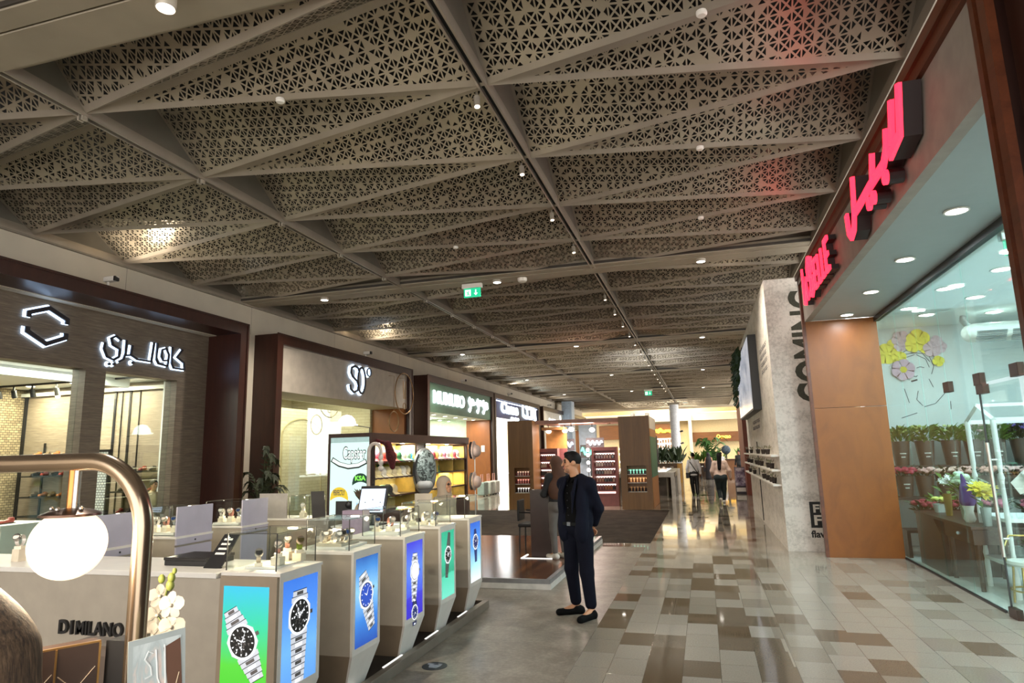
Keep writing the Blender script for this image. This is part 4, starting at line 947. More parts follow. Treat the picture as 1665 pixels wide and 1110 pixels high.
# ================================================================== hoarding with lettering
MARB = m_speckle('speckled_hoarding', 'b3aca2', 'dad3c9', 22, .65)
struct('wall_hoarding', MB().box(1.28, 12.62, 0, 2.6, 21.0, 4.88), MARB)
GRN = mat('dark_green_print', '39392b', .7, var=.15, sc=40)
t = thing('hoarding_lettering', 'huge dark green COMING lettering running up the speckled hoarding', 'lettering', (1.7, 12.62, 2.6))
text_fit(MB(), 'COMING', 2.06, .6, (2.28, 12.62, 2.57), (0, 0, 1), (-1, 0, 0), (0, -.004, 0), bold=.03).build('letters', GRN, t)
t = thing('hoarding_notice', 'black printed square with white letters low on the hoarding', 'notice', (1.68, 12.62, .2))
MB().box(1.69, 12.612, .4, 2.3, 12.62, .84).build('black_square', mat('print_black', '1d1d1c', .7), t)
m_ = MB(); text_fit(m_, 'FLAV', .52, .14, (1.745, 12.61, .655), (1, 0, 0), (0, 0, 1), (0, -.003, 0), bold=.03); text_fit(m_, 'FIRE', .52, .17, (1.745, 12.61, .445), (1, 0, 0), (0, 0, 1), (0, -.003, 0), bold=.03); m_.build('white_letters', mat('print_white', 'd5cec2', .7), t)
text_mb(MB(), 'flavor', .16, (1.68, 12.62, .24), (1, 0, 0), (0, 0, 1), (0, -.003, 0), bold=.005).build('small_letters', mat('print_black', '1d1d1c'), t)
# grey small print on the aisle side of the hoarding
def small_print(y0, y1, z0, z1, rows, label):
    m_ = MB(); rr = random.Random(int(y0*7)); h = (z1-z0)/rows
    for r in range(rows):
        y = y1-.05-(.2*rr.random())
        while y > y0+.25:
            w_ = .12+.12*rr.random(); z = z0+h*(rows-1-r)+h*.2
            m_.box(1.276, y-.035, z, 1.28, y, z+h*.6); m_.box(1.276, y-w_*.75, z+h*.25*rr.random(), 1.28, y-.06, z+h*.3); m_.box(1.276, y-w_*.75, z+h*.45, 1.28, y-w_*.6, z+h*.6); y -= w_
    o = m_.build('wall_print', mat('print_grey', '6f6b6b', .7)); tag(o, label, 'lettering')
small_print(13.0, 14.6, 3.25, 3.85, 4, 'grey block of small printed lines high on the hoarding beside the screen')
small_print(15.9, 18.4, 2.22, 2.5, 2, 'grey pair of small printed words below the screen on the hoarding')
t = thing('wall_screen', 'thick black wall screen showing a pale snowy scene on the hoarding', 'screen', (1.2, 17.7, 2.65))
MB().box(1.1, 15.2, 2.62, 1.28, 20.4, 4.3).build('housing', BLACK, t)
tt = NT('pale_screen_image'); v = tt.co('Object', (1, .8, 1)); n_ = tt.noise(v, 2.2, 5, .6)
tt.emit(tt.ramp(n_, [(.35, hexc('8d93a0')), (.5, hexc('b9bcc6')), (.7, hexc('d8d6d6'))]), .24); tt.col((.05, .05, .05)); tt.pr(.2)
MB().box(1.094, 15.24, 2.66, 1.1, 20.36, 4.26).build('display', tt.mat, t)
t = thing('trailing_plant', 'green trailing foliage over the top of the wall screen', 'plant', (1.15, 19.6, 4.2)); lf = MB(); rr = random.Random(5)
for i in range(260):
    y = 17.5+3*rr.random()**.7; z = 4.42-rr.random()*max(.1, (y-17.2)*.42); p = Vector((1.1-.12*rr.random(), y, z)); d = Vector((-.4*rr.random(), rr.random()-.5, -.4-rr.random()*.4)).normalized()*.2; s = Vector((.05, .08*(rr.random()-.5), .03)); lf.quad(p, p+d*.5+s, p+d, p+d*.5-s)
lf.build('foliage', LEAFD, t); MB().box(1.1, 17.5, 4.3, 1.26, 20.4, 4.36).build('planter_tray', BLACK, t)
POTM = mat('tiny_pot_brown', '2c211b', .6); pn = 0
for si, (z, ys) in enumerate(((1.66, (13.9, 14.9, 16.3, 18.6, 20.3)), (1.4, (13.3, 14.0, 15.6, 16.3, 17.0, 18.8, 20.0)), (1.14, (13.1, 13.6, 14.4, 15.2, 18.0, 19.6)))):
    nm = ['top', 'middle', 'bottom'][si]
    tag(MB().box(1.14, 12.7, z-.035, 1.28, 21.0, z).build('wall_shelf', WHITE), 'long white shelf with tiny brown pots on the hoarding, %s of three' % nm, 'shelf')
    for j, y in enumerate(ys):
        t = thing('tiny_pot', 'tiny dark brown pot on the %s hoarding shelf, %s from the near end' % (nm, pos_w[j]), 'pot', (1.2, y, z), 'tiny pots on the hoarding shelves')
        MB().lathe([(.035, 0), (.05, .1), (.04, .1), (.001, .085)], (1.2, y, z), 12).build('pot', POTM, t, 40)
        lf = MB(); leaf_cluster(lf, (1.2, y, z+.09), .035, .03, 9, random.Random(pn), .1, .012, 1.4); pn += 1; lf.build('sprig', mat('dry_sprig', '8d8a74', .7), t)
MB_ = MB().tube([(1.27, 17.4, 1.95), (1.27, 17.36, .05)], .012, 6); tag(MB_.build('power_cord', BLACK), 'black power cord running down the hoarding behind the shelves', 'cord')
# ---- right wall further on
mb = MB(); mb.box(2.2, 21, 0, 2.6, 36, 5.5); struct('wall_right', mb, CREAM)
RUST = mat('rust_red_panel', '6d2f1b', .5, var=.06)
mb = MB(); mb.box(1.5, 27.2, 0, 2.2, 30.6, 4.05); trim(mb, RUST)
# red sign
RED = glow('sign_red', (1, .012, .03), 5); REDS = mat('sign_red_side', '1d0708', .5)
t = thing('illuminated_sign', 'glowing red Arabic lettering on the flower shop fascia', 'shop sign', (XR, 6.3, 4.2)); m_, sd = MB(), MB()
VY = (0, -1, 0); org = (XR-.16, 7.45, 3.95)
A = [[(.0, .3), (.02, .1), (.12, .02), (.25, .06), (.33, .2), (.42, .56)], [(.3, .2), (.55, .2), (1.0, .22), (1.5, .22), (1.62, .3), (1.68, .46)], [(1.1, .22), (1.2, .46)], [(1.7, .2), (2.0, .25), (2.12, .62)], [(1.78, .26), (1.9, .6)]]
for p in A:
    m_.stroke(p, .085, org, VY, UZ, (.03, 0, 0)); sd.stroke(p, .085, Vector(org)+Vector((.03, 0, 0)), VY, UZ, (.13, 0, 0))
for a, b_ in ((1.5, .1), (.92, .08), (1.08, .08)):
    c = Vector((org[0], org[1]-a, org[2]+b_)); m_.cyl(c, c+Vector((.03, 0, 0)), .065, n=14); sd.cyl(c+Vector((.03, 0, 0)), c+Vector((.15, 0, 0)), .065, n=14)
m_.build('lettering', RED, t); sd.build('letter_sides', REDS, t)
t = thing('illuminated_sign', 'glowing red LABELLE lettering at the far end of the flower shop fascia', 'shop sign', (XR, 9.8, 4.2)); m_, sd = MB(), MB()
L_ = [[(0, .62), (0, .06), (.16, .02)], [(.2, .05), (.3, .38), (.42, .03)], [(.24, .16), (.38, .16)], [(.55, .3), (.5, .5), (.62, .62), (.78, .5), (.72, .18), (.6, .04)], [(.72, .1), (.72, .62), (.95, .55), (.92, .4), (.75, .34), (.98, .26), (.98, .1), (.8, .0)],
      [(1.35, .44), (1.12, .44), (1.12, .06), (1.35, .06)], [(1.12, .25), (1.3, .25)], [(1.48, .46), (1.48, .06), (1.66, .06)], [(1.78, .46), (1.78, .06), (1.96, .06)], [(2.32, .46), (2.08, .46), (2.08, .06), (2.32, .06)], [(2.08, .26), (2.28, .26)]]
org = (XR-.12, 10.95, 3.98)
for p in L_:
    p = [(a*.93, b_*.98) for a, b_ in p]
    m_.stroke(p, .06, org, VY, UZ, (.03, 0, 0)); sd.stroke(p, .06, Vector(org)+Vector((.03, 0, 0)), VY, UZ, (.09, 0, 0))
m_.build('lettering', RED, t); sd.build('letter_sides', REDS, t)
# ================================================================== watch kiosk
KW = mat('kiosk_white', 'd6d2cb', .35, var=.02); KB = mat('kiosk_beige', 'a09789', .45, var=.03); KD = mat('kiosk_taupe_base_shade', '8d7d69', .5, var=.03)
t = thing('kiosk_platform', 'low dark platform with grey metal kerb under the watch kiosk', 'platform', (-4.2, 5.6, 0))
MB().box(-5.75, 3.55, 0, -2.66, 7.66, .05).build('deck', mat('deck_black', '15120f', .5), t)
KERB = mat('kerb_steel', '857e74', .35, .5, var=.08, sc=3)
for nm, a in (('kerb', (-2.66, 3.0, 0, -2.59, 7.7, .085)), ('kerb', (-5.8, 7.66, 0, -2.66, 7.73, .085)), ('kerb', (-5.8, 3.0, 0, -5.75, 7.66, .085))): MB().box(*a).build(nm, KERB, t, bev=.004)
for a, b_ in ((3.2, 3.8), (4.4, 4.75), (5.15, 5.5), (6.0, 6.3), (6.85, 7.12)): MB().box(-2.668, a, .085, -2.652, b_, .09).build('light_strip', glow('strip_white', (1, .95, .9), 1.2), t)
def grad(name, stops, st=1.0):
    t = NT(name); z = t.xyz(t.co('Generated'))[2]; nz = t.noise(t.co('Generated'), 2, 2)
    c = t.ramp(t.m('ADD', z, t.m('MULTIPLY', t.m('SUBTRACT', nz, .5), .12)), [(p, hexc(h)) for p, h in stops]); t.col((.02, .02, .02)); t.pr(.15); t.emit(c, st*GK); return t.mat
WS = glow('print_silver', hexc('c9ccd4'), .8); WS2 = glow('print_grey', hexc('7d828c'), .8); WB = glow('print_black', hexc('15161a'), .6); WWH = glow('print_white_glow', hexc('f2f4f8'), .9); WBL = glow('print_blue_dial', hexc('2b4fb5'), .9); WBK = glow('print_dark_blue', hexc('1d2c66'), .8)
def watch_print(org, u, n, r, rot, dial, strap_dn=4.5, strap_up=2.2, seed=0, strap=WS, parent=None, sx=1.0, rubber=False):
    """flat printed wristwatch: org = dial centre on the panel, u = right direction, n = panel normal"""
    u, n = Vector(u), Vector(n); v = Vector((0, 0, 1)); c, s = math.cos(rot), math.sin(rot); org = Vector(org)
    P = lambda a, b_, l: org+u*((a*c-b_*s)*r*sx)+v*((a*s+b_*c)*r)+n*(.001+l*.0007)
    mats = [WS, WS2, WB, WWH, dial, strap]; mb = MB(); rr = random.Random(seed)
    def poly(pts, l, mi): mb.prism([P(a, b_, l) for a, b_ in pts], n*.0006, mi)
    for sg, L in ((1, strap_up), (-1, strap_dn)):
        if L <= 0: continue
        b_ = 1.0; k = 0
        while b_ < L:
            w0 = 1.0-.38*(b_-1)/max(L-1, 1); h = .36
            if rubber: poly([(-w0*.8, sg*b_), (w0*.8, sg*b_), (w0*.78, sg*(b_+h+.02)), (-w0*.78, sg*(b_+h+.02))], 0, 5)
            else:
                poly([(-w0, sg*b_), (w0, sg*b_), (w0*.98, sg*(b_+h)), (-w0*.98, sg*(b_+h))], 0, 5)
                poly([(-w0*.45, sg*(b_+.05)), (w0*.45, sg*(b_+.05)), (w0*.44, sg*(b_+h*.8)), (-w0*.44, sg*(b_+h*.8))], 1, 1 if k % 2 else 3)
                poly([(-w0, sg*(b_+h)), (w0, sg*(b_+h)), (w0*.98, sg*(b_+h+.05)), (-w0*.98, sg*(b_+h+.05))], 1, 2)
            b_ += h+.04; k += 1
    reg = lambda R, N, ph=0: [(R*math.cos(ph+2*PI*i/N), R*math.sin(ph+2*PI*i/N)) for i in range(N)]
    poly(reg(1.42, 8, PI/8), 2, 0); poly(reg(1.3, 24), 3, 3); poly(reg(1.12, 24), 4, 2); poly(reg(1.05, 24), 5, 4)
    mb.prism([P(1.3, -.14, 2), P(1.62, -.14, 2), P(1.62, .14, 2), P(1.3, .14, 2)], n*.0006, 1)
    for i in range(70 if dial in (WB,) else 0):
        a = rr.random()*6.28; q = .95*rr.random(); w_ = .06+.16*rr.random(); x0, y0 = q*math.cos(a), q*math.sin(a); b2 = rr.random()*6.28
        if dial in (WB,): poly([(x0, y0), (x0+w_*math.cos(b2), y0+w_*math.sin(b2)), (x0+w_*math.cos(b2+1), y0+w_*math.sin(b2+1))], 6, [1, 1, 3][i % 3])
    for i in range(12): a = i*PI/6; poly([(.85*math.cos(a-.05), .85*math.sin(a-.05)), (1.0*math.cos(a-.04), 1.0*math.sin(a-.04)), (1.0*math.cos(a+.04), 1.0*math.sin(a+.04)), (.85*math.cos(a+.05), .85*math.sin(a+.05))], 7, 3)
    for a, L, w_ in ((2.3, .6, .07), (.75, .8, .05)): poly([(-w_*math.sin(a), w_*math.cos(a)), (w_*math.sin(a), -w_*math.cos(a)), (L*math.cos(a), L*math.sin(a))], 8, 3)
    mb.build('printed_watch', mats, parent)
def cabinet(y0, y1, label, stops, name, side_z=.33, xb=-3.2, xf=-2.62):
    t = thing('display_cabinet', label, 'display cabinet', ((xb+xf)/2, (y0+y1)/2, .05), 'white watch cabinets along the aisle')
    b = MB(); b.box(xb, y0, side_z, xf-.02, y1, 1.06, 0); b.frustum((xb+.08, y0+.09, xf-.1, y1-.09, .05), (xb, y0, xf-.02, y1, side_z), 1); b.build('body', [KB, KD], t)  # tapered base gets a darker beige: shade of the downward slant in the colour
    f = MB(); fw = .035
    f.box(xf-.02, y0, side_z, xf, y0+fw, 1.06); f.box(xf-.02, y1-fw, side_z, xf, y1, 1.06); f.box(xf-.02, y0+fw, 1.02, xf, y1-fw, 1.06); f.box(xf-.02, y0+fw, side_z, xf, y1-fw, .37)
    f.add([(xf-.02, y0, side_z), (xf, y0, side_z), (xf, y1, side_z), (xf-.02, y1, side_z), (xf-.1, y0+.06, .05), (xf-.085, y0+.06, .05), (xf-.085, y1-.09, .05), (xf-.1, y1-.09, .05)], [(0, 1, 2, 3), (4, 7, 6, 5), (1, 5, 6, 2), (0, 4, 5, 1), (2, 6, 7, 3), (3, 7, 4, 0)])
    f.build('front_frame', KW, t)
    p = MB().box(xf-.018, y0+fw, .37, xf-.004, y1-fw, 1.02).build('lit_poster', grad('poster_'+name, stops), t)
    MB().box(xb-.01, y0-.01, 1.06, xf+.005, y1+.01, 1.08).build('top_plate', KW, t)
    return t, p
E_DARK = mat('case_edge', '2b2a26', .4)
def glass_case(x0, x1, y0, y1, z0, z1, label, opaque=None):
    t = thing('glass_case', label, 'glass case', ((x0+x1)/2, (y0+y1)/2, z0), 'glass watch cases'); g = MB(); e = .004
    [g.quad(*q_) for q_ in (((x0, y0, z0), (x0, y1, z0), (x0, y1, z1), (x0, y0, z1)), ((x1, y0, z0), (x1, y1, z0), (x1, y1, z1), (x1, y0, z1)), ((x0, y0, z0), (x1, y0, z0), (x1, y0, z1), (x0, y0, z1)), ((x0, y1, z0), (x1, y1, z0), (x1, y1, z1), (x0, y1, z1)), ((x0, y0, z1), (x1, y0, z1), (x1, y1, z1), (x0, y1, z1)))]; g.build('glass_box', GLASS2, t)
    for x, y in ((x0, y0), (x1, y0), (x1, y1), (x0, y1)): MB().box(x-.003, y-.003, z0, x+.003, y+.003, z1+.004).build('corner_post', E_DARK, t)
    m_ = MB(); q = .002
    for a in ((x0, y0-q, x1, y0+q), (x0, y1-q, x1, y1+q), (x0-q, y0, x0+q, y1), (x1-q, y0, x1+q, y1)): m_.box(a[0], a[1], z1+e, a[2], a[3], z1+e+.003)
    m_.build('top_edge', E_DARK, t)
    if opaque: MB().box(*opaque).build('opaque_panel', KB, t)
    l = MB().box((x0+x1)/2-.02, y1-.03, z1-.012, (x0+x1)/2+.05, y1-.012, z1).build('case_lamp', glow('case_lamp', (1, .85, .6), 22), t)
    light('POINT', 'case_light', ((x0+x1)/2, (y0+y1)/2, z1-.05), 1.6, (1, .82, .55), .02)
    return t
def watch_proto(c_strap, c_dial, nm):
    t = thing('wristwatch', 'watch', 'watch')
    pts = [(.034*math.cos(a), 0, .05+.034*math.sin(a)) for a in np.linspace(0, 2*PI, 20)[:-1]]
    b = MB()
    for i in range(19):
        p, q = pts[i], pts[(i+1) % 19]; b.add([(p[0], -.011, p[2]), (p[0], .011, p[2]), (q[0], .011, q[2]), (q[0], -.011, q[2])], [(0, 1, 2, 3)])
    b.build('strap', mat('strap_'+nm, c_strap, .35, .3), t, 60)
    MB().cyl((.026, 0, .066), (.044, 0, .077), .022, .021, 16).build('watch_case', CHROME, t, 40); MB().cyl((.0442, 0, .0771), (.0446, 0, .0774), .017, n=16).build('dial', mat('dial_'+nm, c_dial, .3), t)
    MB().box(-.022, -.02, 0, .022, .02, .018).build('cuff_stand', mat('cream_stand', 'efe3cc', .5), t)
    return t
WT = [watch_proto('c9b8a0', '2b2a28', 'tan'), watch_proto('d7cfc4', 'e0d8cc', 'pale'), watch_proto('c98f7c', 'd8c4b4', 'rose'), watch_proto('7e9a3a', '2f3a22', 'green'), watch_proto('a9acb0', '223a6a', 'steel')]
wname = ['tan strapped', 'pale strapped', 'rose strapped', 'green strapped', 'steel banded']; used_w = [False]*5
def put_watch(i, loc, rz, label, block=0.0):
    if block:
        tag(MB().box(loc[0]-.035, loc[1]-.03, loc[2], loc[0]+.035, loc[1]+.03, loc[2]+block).build('display_block', mat('cream_block', 'd9cdb6', .5)), 'cream block under the '+label, 'block', 'cream blocks in the watch cases')
    o = WT[i] if not used_w[i] else copy_tree(WT[i]); used_w[i] = True
    o.location = (loc[0], loc[1], loc[2]+block); o.rotation_euler = (0, 0, rz); o.scale = (1.25,)*3; o['label'] = label; o['group'] = 'watches in the glass cases'
FX_, NXV = -2.6235, (1, 0, 0)
cabs = [(3.68, 4.14, 'first white watch cabinet at the near corner, cyan green and blue posters', [(0, '5f9fe6'), (.35, '6db2f7'), (.7, '4a8ff0'), (1, '3576dd')], 'blue'),
        (4.58, 5.01, 'second white watch cabinet from the camera, blue poster with blue dial watch', [(0, '1f50b0'), (.3, '3b86dc'), (.62, '8fcdf6'), (.85, '4a92dd'), (1, '2a62b4')], 'azure'),
        (5.47, 5.89, 'third white watch cabinet from the camera, violet blue poster', [(0, '3124c4'), (.28, '3a35d2'), (.3, '3f54e0'), (.65, '5b86f2'), (1, '3a38d8')], 'violet'),
        (6.28, 6.70, 'fourth white watch cabinet from the camera, turquoise poster', [(0, '6fe0c6'), (.34, '4fd3ae'), (.36, '1da37c'), (.62, '35c49c'), (1, '16b089')], 'turquoise'),
        (7.13, 7.55, 'last white watch cabinet from the camera, blue to white poster', [(0, 'f0ffff'), (.3, 'a9e6ff'), (.6, '4f9ef2'), (1, '1f5fd0')], 'sky')]
for i, (y0, y1, lab, st, nm) in enumerate(cabs):
    t, p = cabinet(y0, y1, lab, st, nm, xb=-3.05 if i == 0 else -3.2); yc = (y0+y1)/2
    pr = [dict(c=(yc-.01, .78), r=.09, rot=.0, dial=WB, dn=5.4, up=1.75), dict(c=(yc-.01, .73), r=.082, rot=.35, dial=WBL, dn=3.1, up=2.1), dict(c=(yc+.0, .76), r=.07, rot=-.05, dial=WWH, dn=3.6, up=2.1), dict(c=(yc, .78), r=.066, rot=-.18, dial=WB, dn=3.3, up=3.2), dict(c=(yc, .8), r=.066, rot=.05, dial=WBK, dn=3.2, up=1.9)][i]
    watch_print((FX_+.0001, pr['c'][0], pr['c'][1]), (0, 1, 0), NXV, pr['r'], pr['rot'], pr['dial'], pr['dn'], pr['up'], i, WBK if i == 4 else (WS2 if i == 3 else WS), t, rubber=i in (3, 4))
    if i == 2: watch_print((FX_+.0001, yc, .28+.12), (0, 1, 0), NXV, .05, PI, WBK, 2.2, 1.8, 9, WBK, t)
    if i == 0:
        MB().box(-3.02, 3.655, .22, -2.68, 3.672, 1.0).build('lit_poster', grad('poster_lime', [(0, '3fc41f'), (.4, '58d63a'), (.68, '35d6a2'), (1, '35c6e6')]), t)
        m_ = MB(); m_.box(-3.05, 3.655, .1, -3.02, 3.68, 1.058); m_.box(-2.68, 3.655, .1, -2.625, 3.68, 1.058); m_.box(-3.02, 3.655, 1.0, -2.68, 3.68, 1.058); m_.box(-3.02, 3.655, .1, -2.68, 3.68, .22); m_.build('front_frame', KD, t)
        watch_print((-2.86, 3.6545, .67), (1, 0, 0), (0, -1, 0), .082, .5, WB, 2.7, 2.3, 31, WS, t)
    cl = ['first', 'second', 'third', 'fourth', 'last'][i]
    glass_case(-3.07, -2.69, y0+.05, y1+.03, 1.081, 1.31, 'glass case on the %s watch cabinet from the camera' % cl, (-3.3, y0+.02, 1.081, -3.09, y0+.05, 1.36) if i == 4 else None)
tag(MB().box(-2.98, 3.8, 1.081, -2.74, 4.1, 1.095).build('display_plinth', KW), 'flat white plinth in the first glass case', 'plinth')
put_watch(0, (-2.9, 3.83, 1.096), -.9, 'tan strapped watch on the near left of the first glass case')
put_watch(2, (-2.8, 3.9, 1.096), -1.0, 'rose watch in the middle of the first glass case', .05)
put_watch(2, (-2.85, 4.07, 1.096), -.9, 'rose watch at the back of the first glass case', .06)
put_watch(3, (-2.76, 4.08, 1.096), -.8, 'green strapped watch at the back of the first glass case', .05)
t = thing('watch_tray', 'white perforated tray of watches in the second glass case', 'tray', (-2.9, 4.85, 1.081))
MB().box(-3.05, 4.68, 1.081, -2.75, 5.02, 1.1).build('tray', KW, t); MB().box(-3.03, 4.7, 1.1, -2.8, 4.98, 1.125).build('cushion_bed', mat('grey_bed', 'b0a693', .6), t)
for r_ in range(2):
    for c_ in range(4): put_watch([1, 0, 4, 1][c_], (-2.99+r_*.12, 4.74+c_*.065, 1.126-.018), -.6, '%s watch on the tray of the second case, %s row, %s from the near end' % (wname[[1, 0, 4, 1][c_]].split()[0], ['back', 'front'][r_], pos_w[c_]))
tag(MB().box(-3.0, 5.6, 1.081, -2.75, 5.85, 1.11).build('display_plinth', KW), 'flat white plinth in the third glass case', 'plinth')
for i, (x, y, k, l) in enumerate(((-2.98, 5.62, 4, 'steel banded watch at the near left of the third glass case'), (-2.86, 5.66, 2, 'rose strapped watch in the middle of the third glass case'), (-2.78, 5.8, 1, 'pale watch at the right of the third glass case'))): put_watch(k, (x, y, 1.111), -.9+.3*i, l, .02)
for i, (x, y, k, l) in enumerate(((-3.0, 6.45, 1, 'pale watch at the left of the fourth glass case'), (-2.88, 6.48, 1, 'pale watch in the middle of the fourth glass case'), (-2.78, 6.5, 4, 'steel watch at the right of the fourth glass case'))): put_watch(k, (x, y, 1.082), -.6, l, .02)
# front counter with the shop name
t = thing('front_counter', 'long beige counter with black D1 MILANO lettering and white top', 'counter', (-4.0, 3.9, .05))
MB().box(-6.2, 3.66, .05, -3.055, 4.14, 1.045).build('counter_front', KB, t); MB().box(-6.2, 3.63, 1.045, -3.065, 4.16, 1.08).build('counter_top', KW, t, bev=.004)
text_fit(MB(), 'D1', .12, .09, (-4.35, 3.66, .65), (1, 0, 0), (0, 0, 1), (0, -.02, 0), bold=.025).build('black_word', BLACK, t); text_fit(MB(), 'MILANO', .4, .09, (-4.2, 3.66, .65), (1, 0, 0), (0, 0, 1), (0, -.02, 0), bold=.02).build('black_word', BLACK, t)
t = thing('storage_box', 'flat black box lying on the white counter top', 'box', (-3.5, 3.95, 1.08))
MB().box(-3.68, 3.84, 1.08, -3.33, 4.12, 1.115).build('box_base', BLACK, t, bev=.003); MB().box(-3.685, 3.835, 1.115, -3.325, 4.125, 1.135).build('lid', mat('box_lid_black', '1d1b1b', .3), t, bev=.004)
t = thing('price_stand', 'slanted black notice stand with white print beside the first glass case', 'notice stand', (-3.2, 3.85, 1.081))
MB().prism([(-3.3, 3.78, 1.081), (-3.16, 3.78, 1.081), (-3.1, 3.88, 1.29), (-3.22, 3.88, 1.29)], (0, .012, 0)).build('notice_board', BLACK, t)
m_ = MB()
for r_ in range(4): (lambda t0, t1: m_.prism([(-3.3+.08*t0+.025, 3.779+.1*t0, 1.081+.209*t0), (-3.16+.06*t0-.03, 3.779+.1*t0, 1.081+.209*t0), (-3.16+.06*t1-.03, 3.779+.1*t1, 1.081+.209*t1), (-3.3+.08*t1+.025, 3.779+.1*t1, 1.081+.209*t1)], (0, -.001, 0)))(.4+.14*r_, .46+.14*r_)
m_.build('white_print', WHITE, t)
t = thing('poster_box', 'small lilac poster box with printed watches on the left counter', 'poster', (-4.7, 3.95, 1.08))
MB().box(-4.9, 3.92, 1.081, -4.62, 3.98, 1.34).build('frame', mat('lilac_frame', '8d86ad', .4), t); MB().box(-4.88, 3.915, 1.1, -4.64, 3.92, 1.32).build('picture', grad('lilac_picture', [(0, 'c9a9a4'), (.6, 'b39ab0'), (1, '7d78b0')], .5), t)
for i in range(3): watch_print((-4.83+.07*i, 3.914, 1.2+.03*(i % 2)), (1, 0, 0), (0, -1, 0), .018, .2, WB, 2.5, 2, 40+i, WS, t)
put_watch(1, (-5.05, 3.85, 1.081), -1.2, 'pale watch on a block at the far left of the counter', .09)
# back row of cabinets
for i, (y0, y1, lab) in enumerate(((4.42, 4.9, 'first back row watch cabinet, behind the globe lamp'), (5.3, 5.78, 'second back row watch cabinet with white lockable back'), (6.24, 6.68, 'third back row watch cabinet with white lockable back'), (7.08, 7.5, 'last back row watch cabinet with grey card and tilted black notice'))):
    t = thing('display_cabinet', lab, 'display cabinet', (-5.2, (y0+y1)/2, .05), 'white watch cabinets of the back row')
    MB().box(-5.5, y0, .05, -4.97, y1, 1.06).build('body', KB, t); MB().box(-5.52, y0-.01, 1.06, -4.95, y1+.01, 1.08).build('top_plate', KW, t)
    LIL = mat('pale_lilac_panel', 'a9a5b4', .45, var=.02)
    if i < 3:
        MB().box(-4.97, y0, .3, -4.955, y1, .98).build('back_door', LIL, t); MB().box(-4.97, y0, 1.0, -4.95, y1, 1.06).build('lock_rail', LIL, t); MB().cyl((-4.95, (y0+y1)/2, 1.03), (-4.944, (y0+y1)/2, 1.03), .008, n=10).build('keyhole', BLACK, t)
        MB().box(-4.975, y0, 1.081, -4.96, y1, 1.36).build('case_back', LIL, t)
        glass_case(-5.46, -4.98, y0+.01, y1-.01, 1.081, 1.34, 'glass case on the %s back row cabinet from the camera' % ['first', 'second', 'third'][i])
        tag(MB().box(-5.4, y0+.06, 1.086, -5.05, y0+.3, 1.11).build('display_plinth', KW), 'cream plinth in the %s back row glass case' % ['first', 'second', 'third'][i], 'plinth')
        for j in range(3): put_watch([1, 2, 4][j], (-5.35+j*.12, y0+.15, 1.111), -1.3, '%s watch in the %s back row case' % (['pale left', 'rose middle', 'steel right'][j], ['first', 'second', 'third'][i]), .04)
    else:
        MB().box(-5.4, y0+.02, 1.08, -5.0, y0+.035, 1.38).build('grey_card', mat('card_grey', '8f8a86', .5), t)
        MB().prism([(-4.62, y0+.0, 1.081), (-4.5, y0+.1, 1.081), (-4.53, y0+.1, 1.4), (-4.65, y0, 1.4)], (-.012, .012, 0)).build('tilted_notice', mat('notice_dark', '2a2623', .35), t)
        MB().box(-4.97, y0, .05, -4.4, y1, 1.06).build('end_body', KB, t); MB().box(-4.95, y0-.01, 1.06, -4.38, y1+.01, 1.08).build('end_top_plate', KW, t)
        glass_case(-4.98, -4.7, y0+.05, y1-.03, 1.081, 1.34, 'glass case at the far end of the back row'); put_watch(1, (-4.85, y0+.15, 1.081), -1.2, 'pale watch in the far back row case', .06)
# till with screen, keyboard light, bags and pot inside the kiosk
t = thing('service_desk', 'white service desk inside the watch kiosk carrying the till', 'desk', (-3.7, 7.2, .05))
MB().box(-4.3, 7.05, .05, -3.25, 7.5, .98).build('desk_body', KB, t); MB().box(-4.33, 7.02, .98, -3.22, 7.53, 1.0).build('desk_top', WHITE, t)
t = thing('till_screen', 'black touch till with bright pale blue screen on the service desk', 'till', (-3.85, 7.15, 1.0))
MB().prism([(-4.03, 7.1, 1.13), (-3.67, 7.1, 1.13), (-3.67, 7.2, 1.45), (-4.03, 7.2, 1.45)], (0, .04, 0)).build('screen_housing', BLACK, t, bev=.006)
MB().prism([(-4.01, 7.0985, 1.155), (-3.69, 7.0985, 1.155), (-3.69, 7.1815, 1.42), (-4.01, 7.1815, 1.42)], (0, -.002, 0)).build('display', glow('till_display', (.62, .74, 1), 1.1), t)
m_ = MB(); m_.box(-4.0, 7.092, 1.17, -3.72, 7.1, 1.18); [m_.box(-3.94+.1*i, 7.12, 1.26+.03*(i % 2), -3.93+.1*i, 7.13, 1.27+.03*(i % 2)) for i in range(3)]; m_.build('screen_marks', BLACK, t)
MB().cyl((-3.85, 7.2, 1.0), (-3.85, 7.2, 1.15), .05, .03, 14).build('stand', BLACK, t, 40); MB().box(-3.98, 7.1, 1.0, -3.72, 7.3, 1.015).build('foot', BLACK, t)
t = thing('tablet', 'lit pale tablet lying on the service desk before the till', 'tablet', (-3.8, 7.05, 1.0)); MB().box(-3.62, 7.06, 1.001, -3.4, 7.2, 1.012).build('body', BLACK, t); MB().box(-3.61, 7.07, 1.012, -3.41, 7.19, 1.014).build('display', glow('till_display', (.62, .74, 1), 1), t)
t = thing('dark_notice', 'black notice board standing on the kiosk cabinet beside the dried flowers', 'notice', (-4.35, 7.1, 1.08)); MB().box(-4.33, 7.12, 1.081, -4.12, 7.14, 1.28).build('board', BLACK, t); MB().box(-4.3, 7.1, 1.081, -4.15, 7.2, 1.09).build('foot', BLACK, t)
t = thing('dried_flower_vase', 'round stone vase with brown dried leaves in the kiosk', 'vase', (-4.0, 7.35, 1.0))
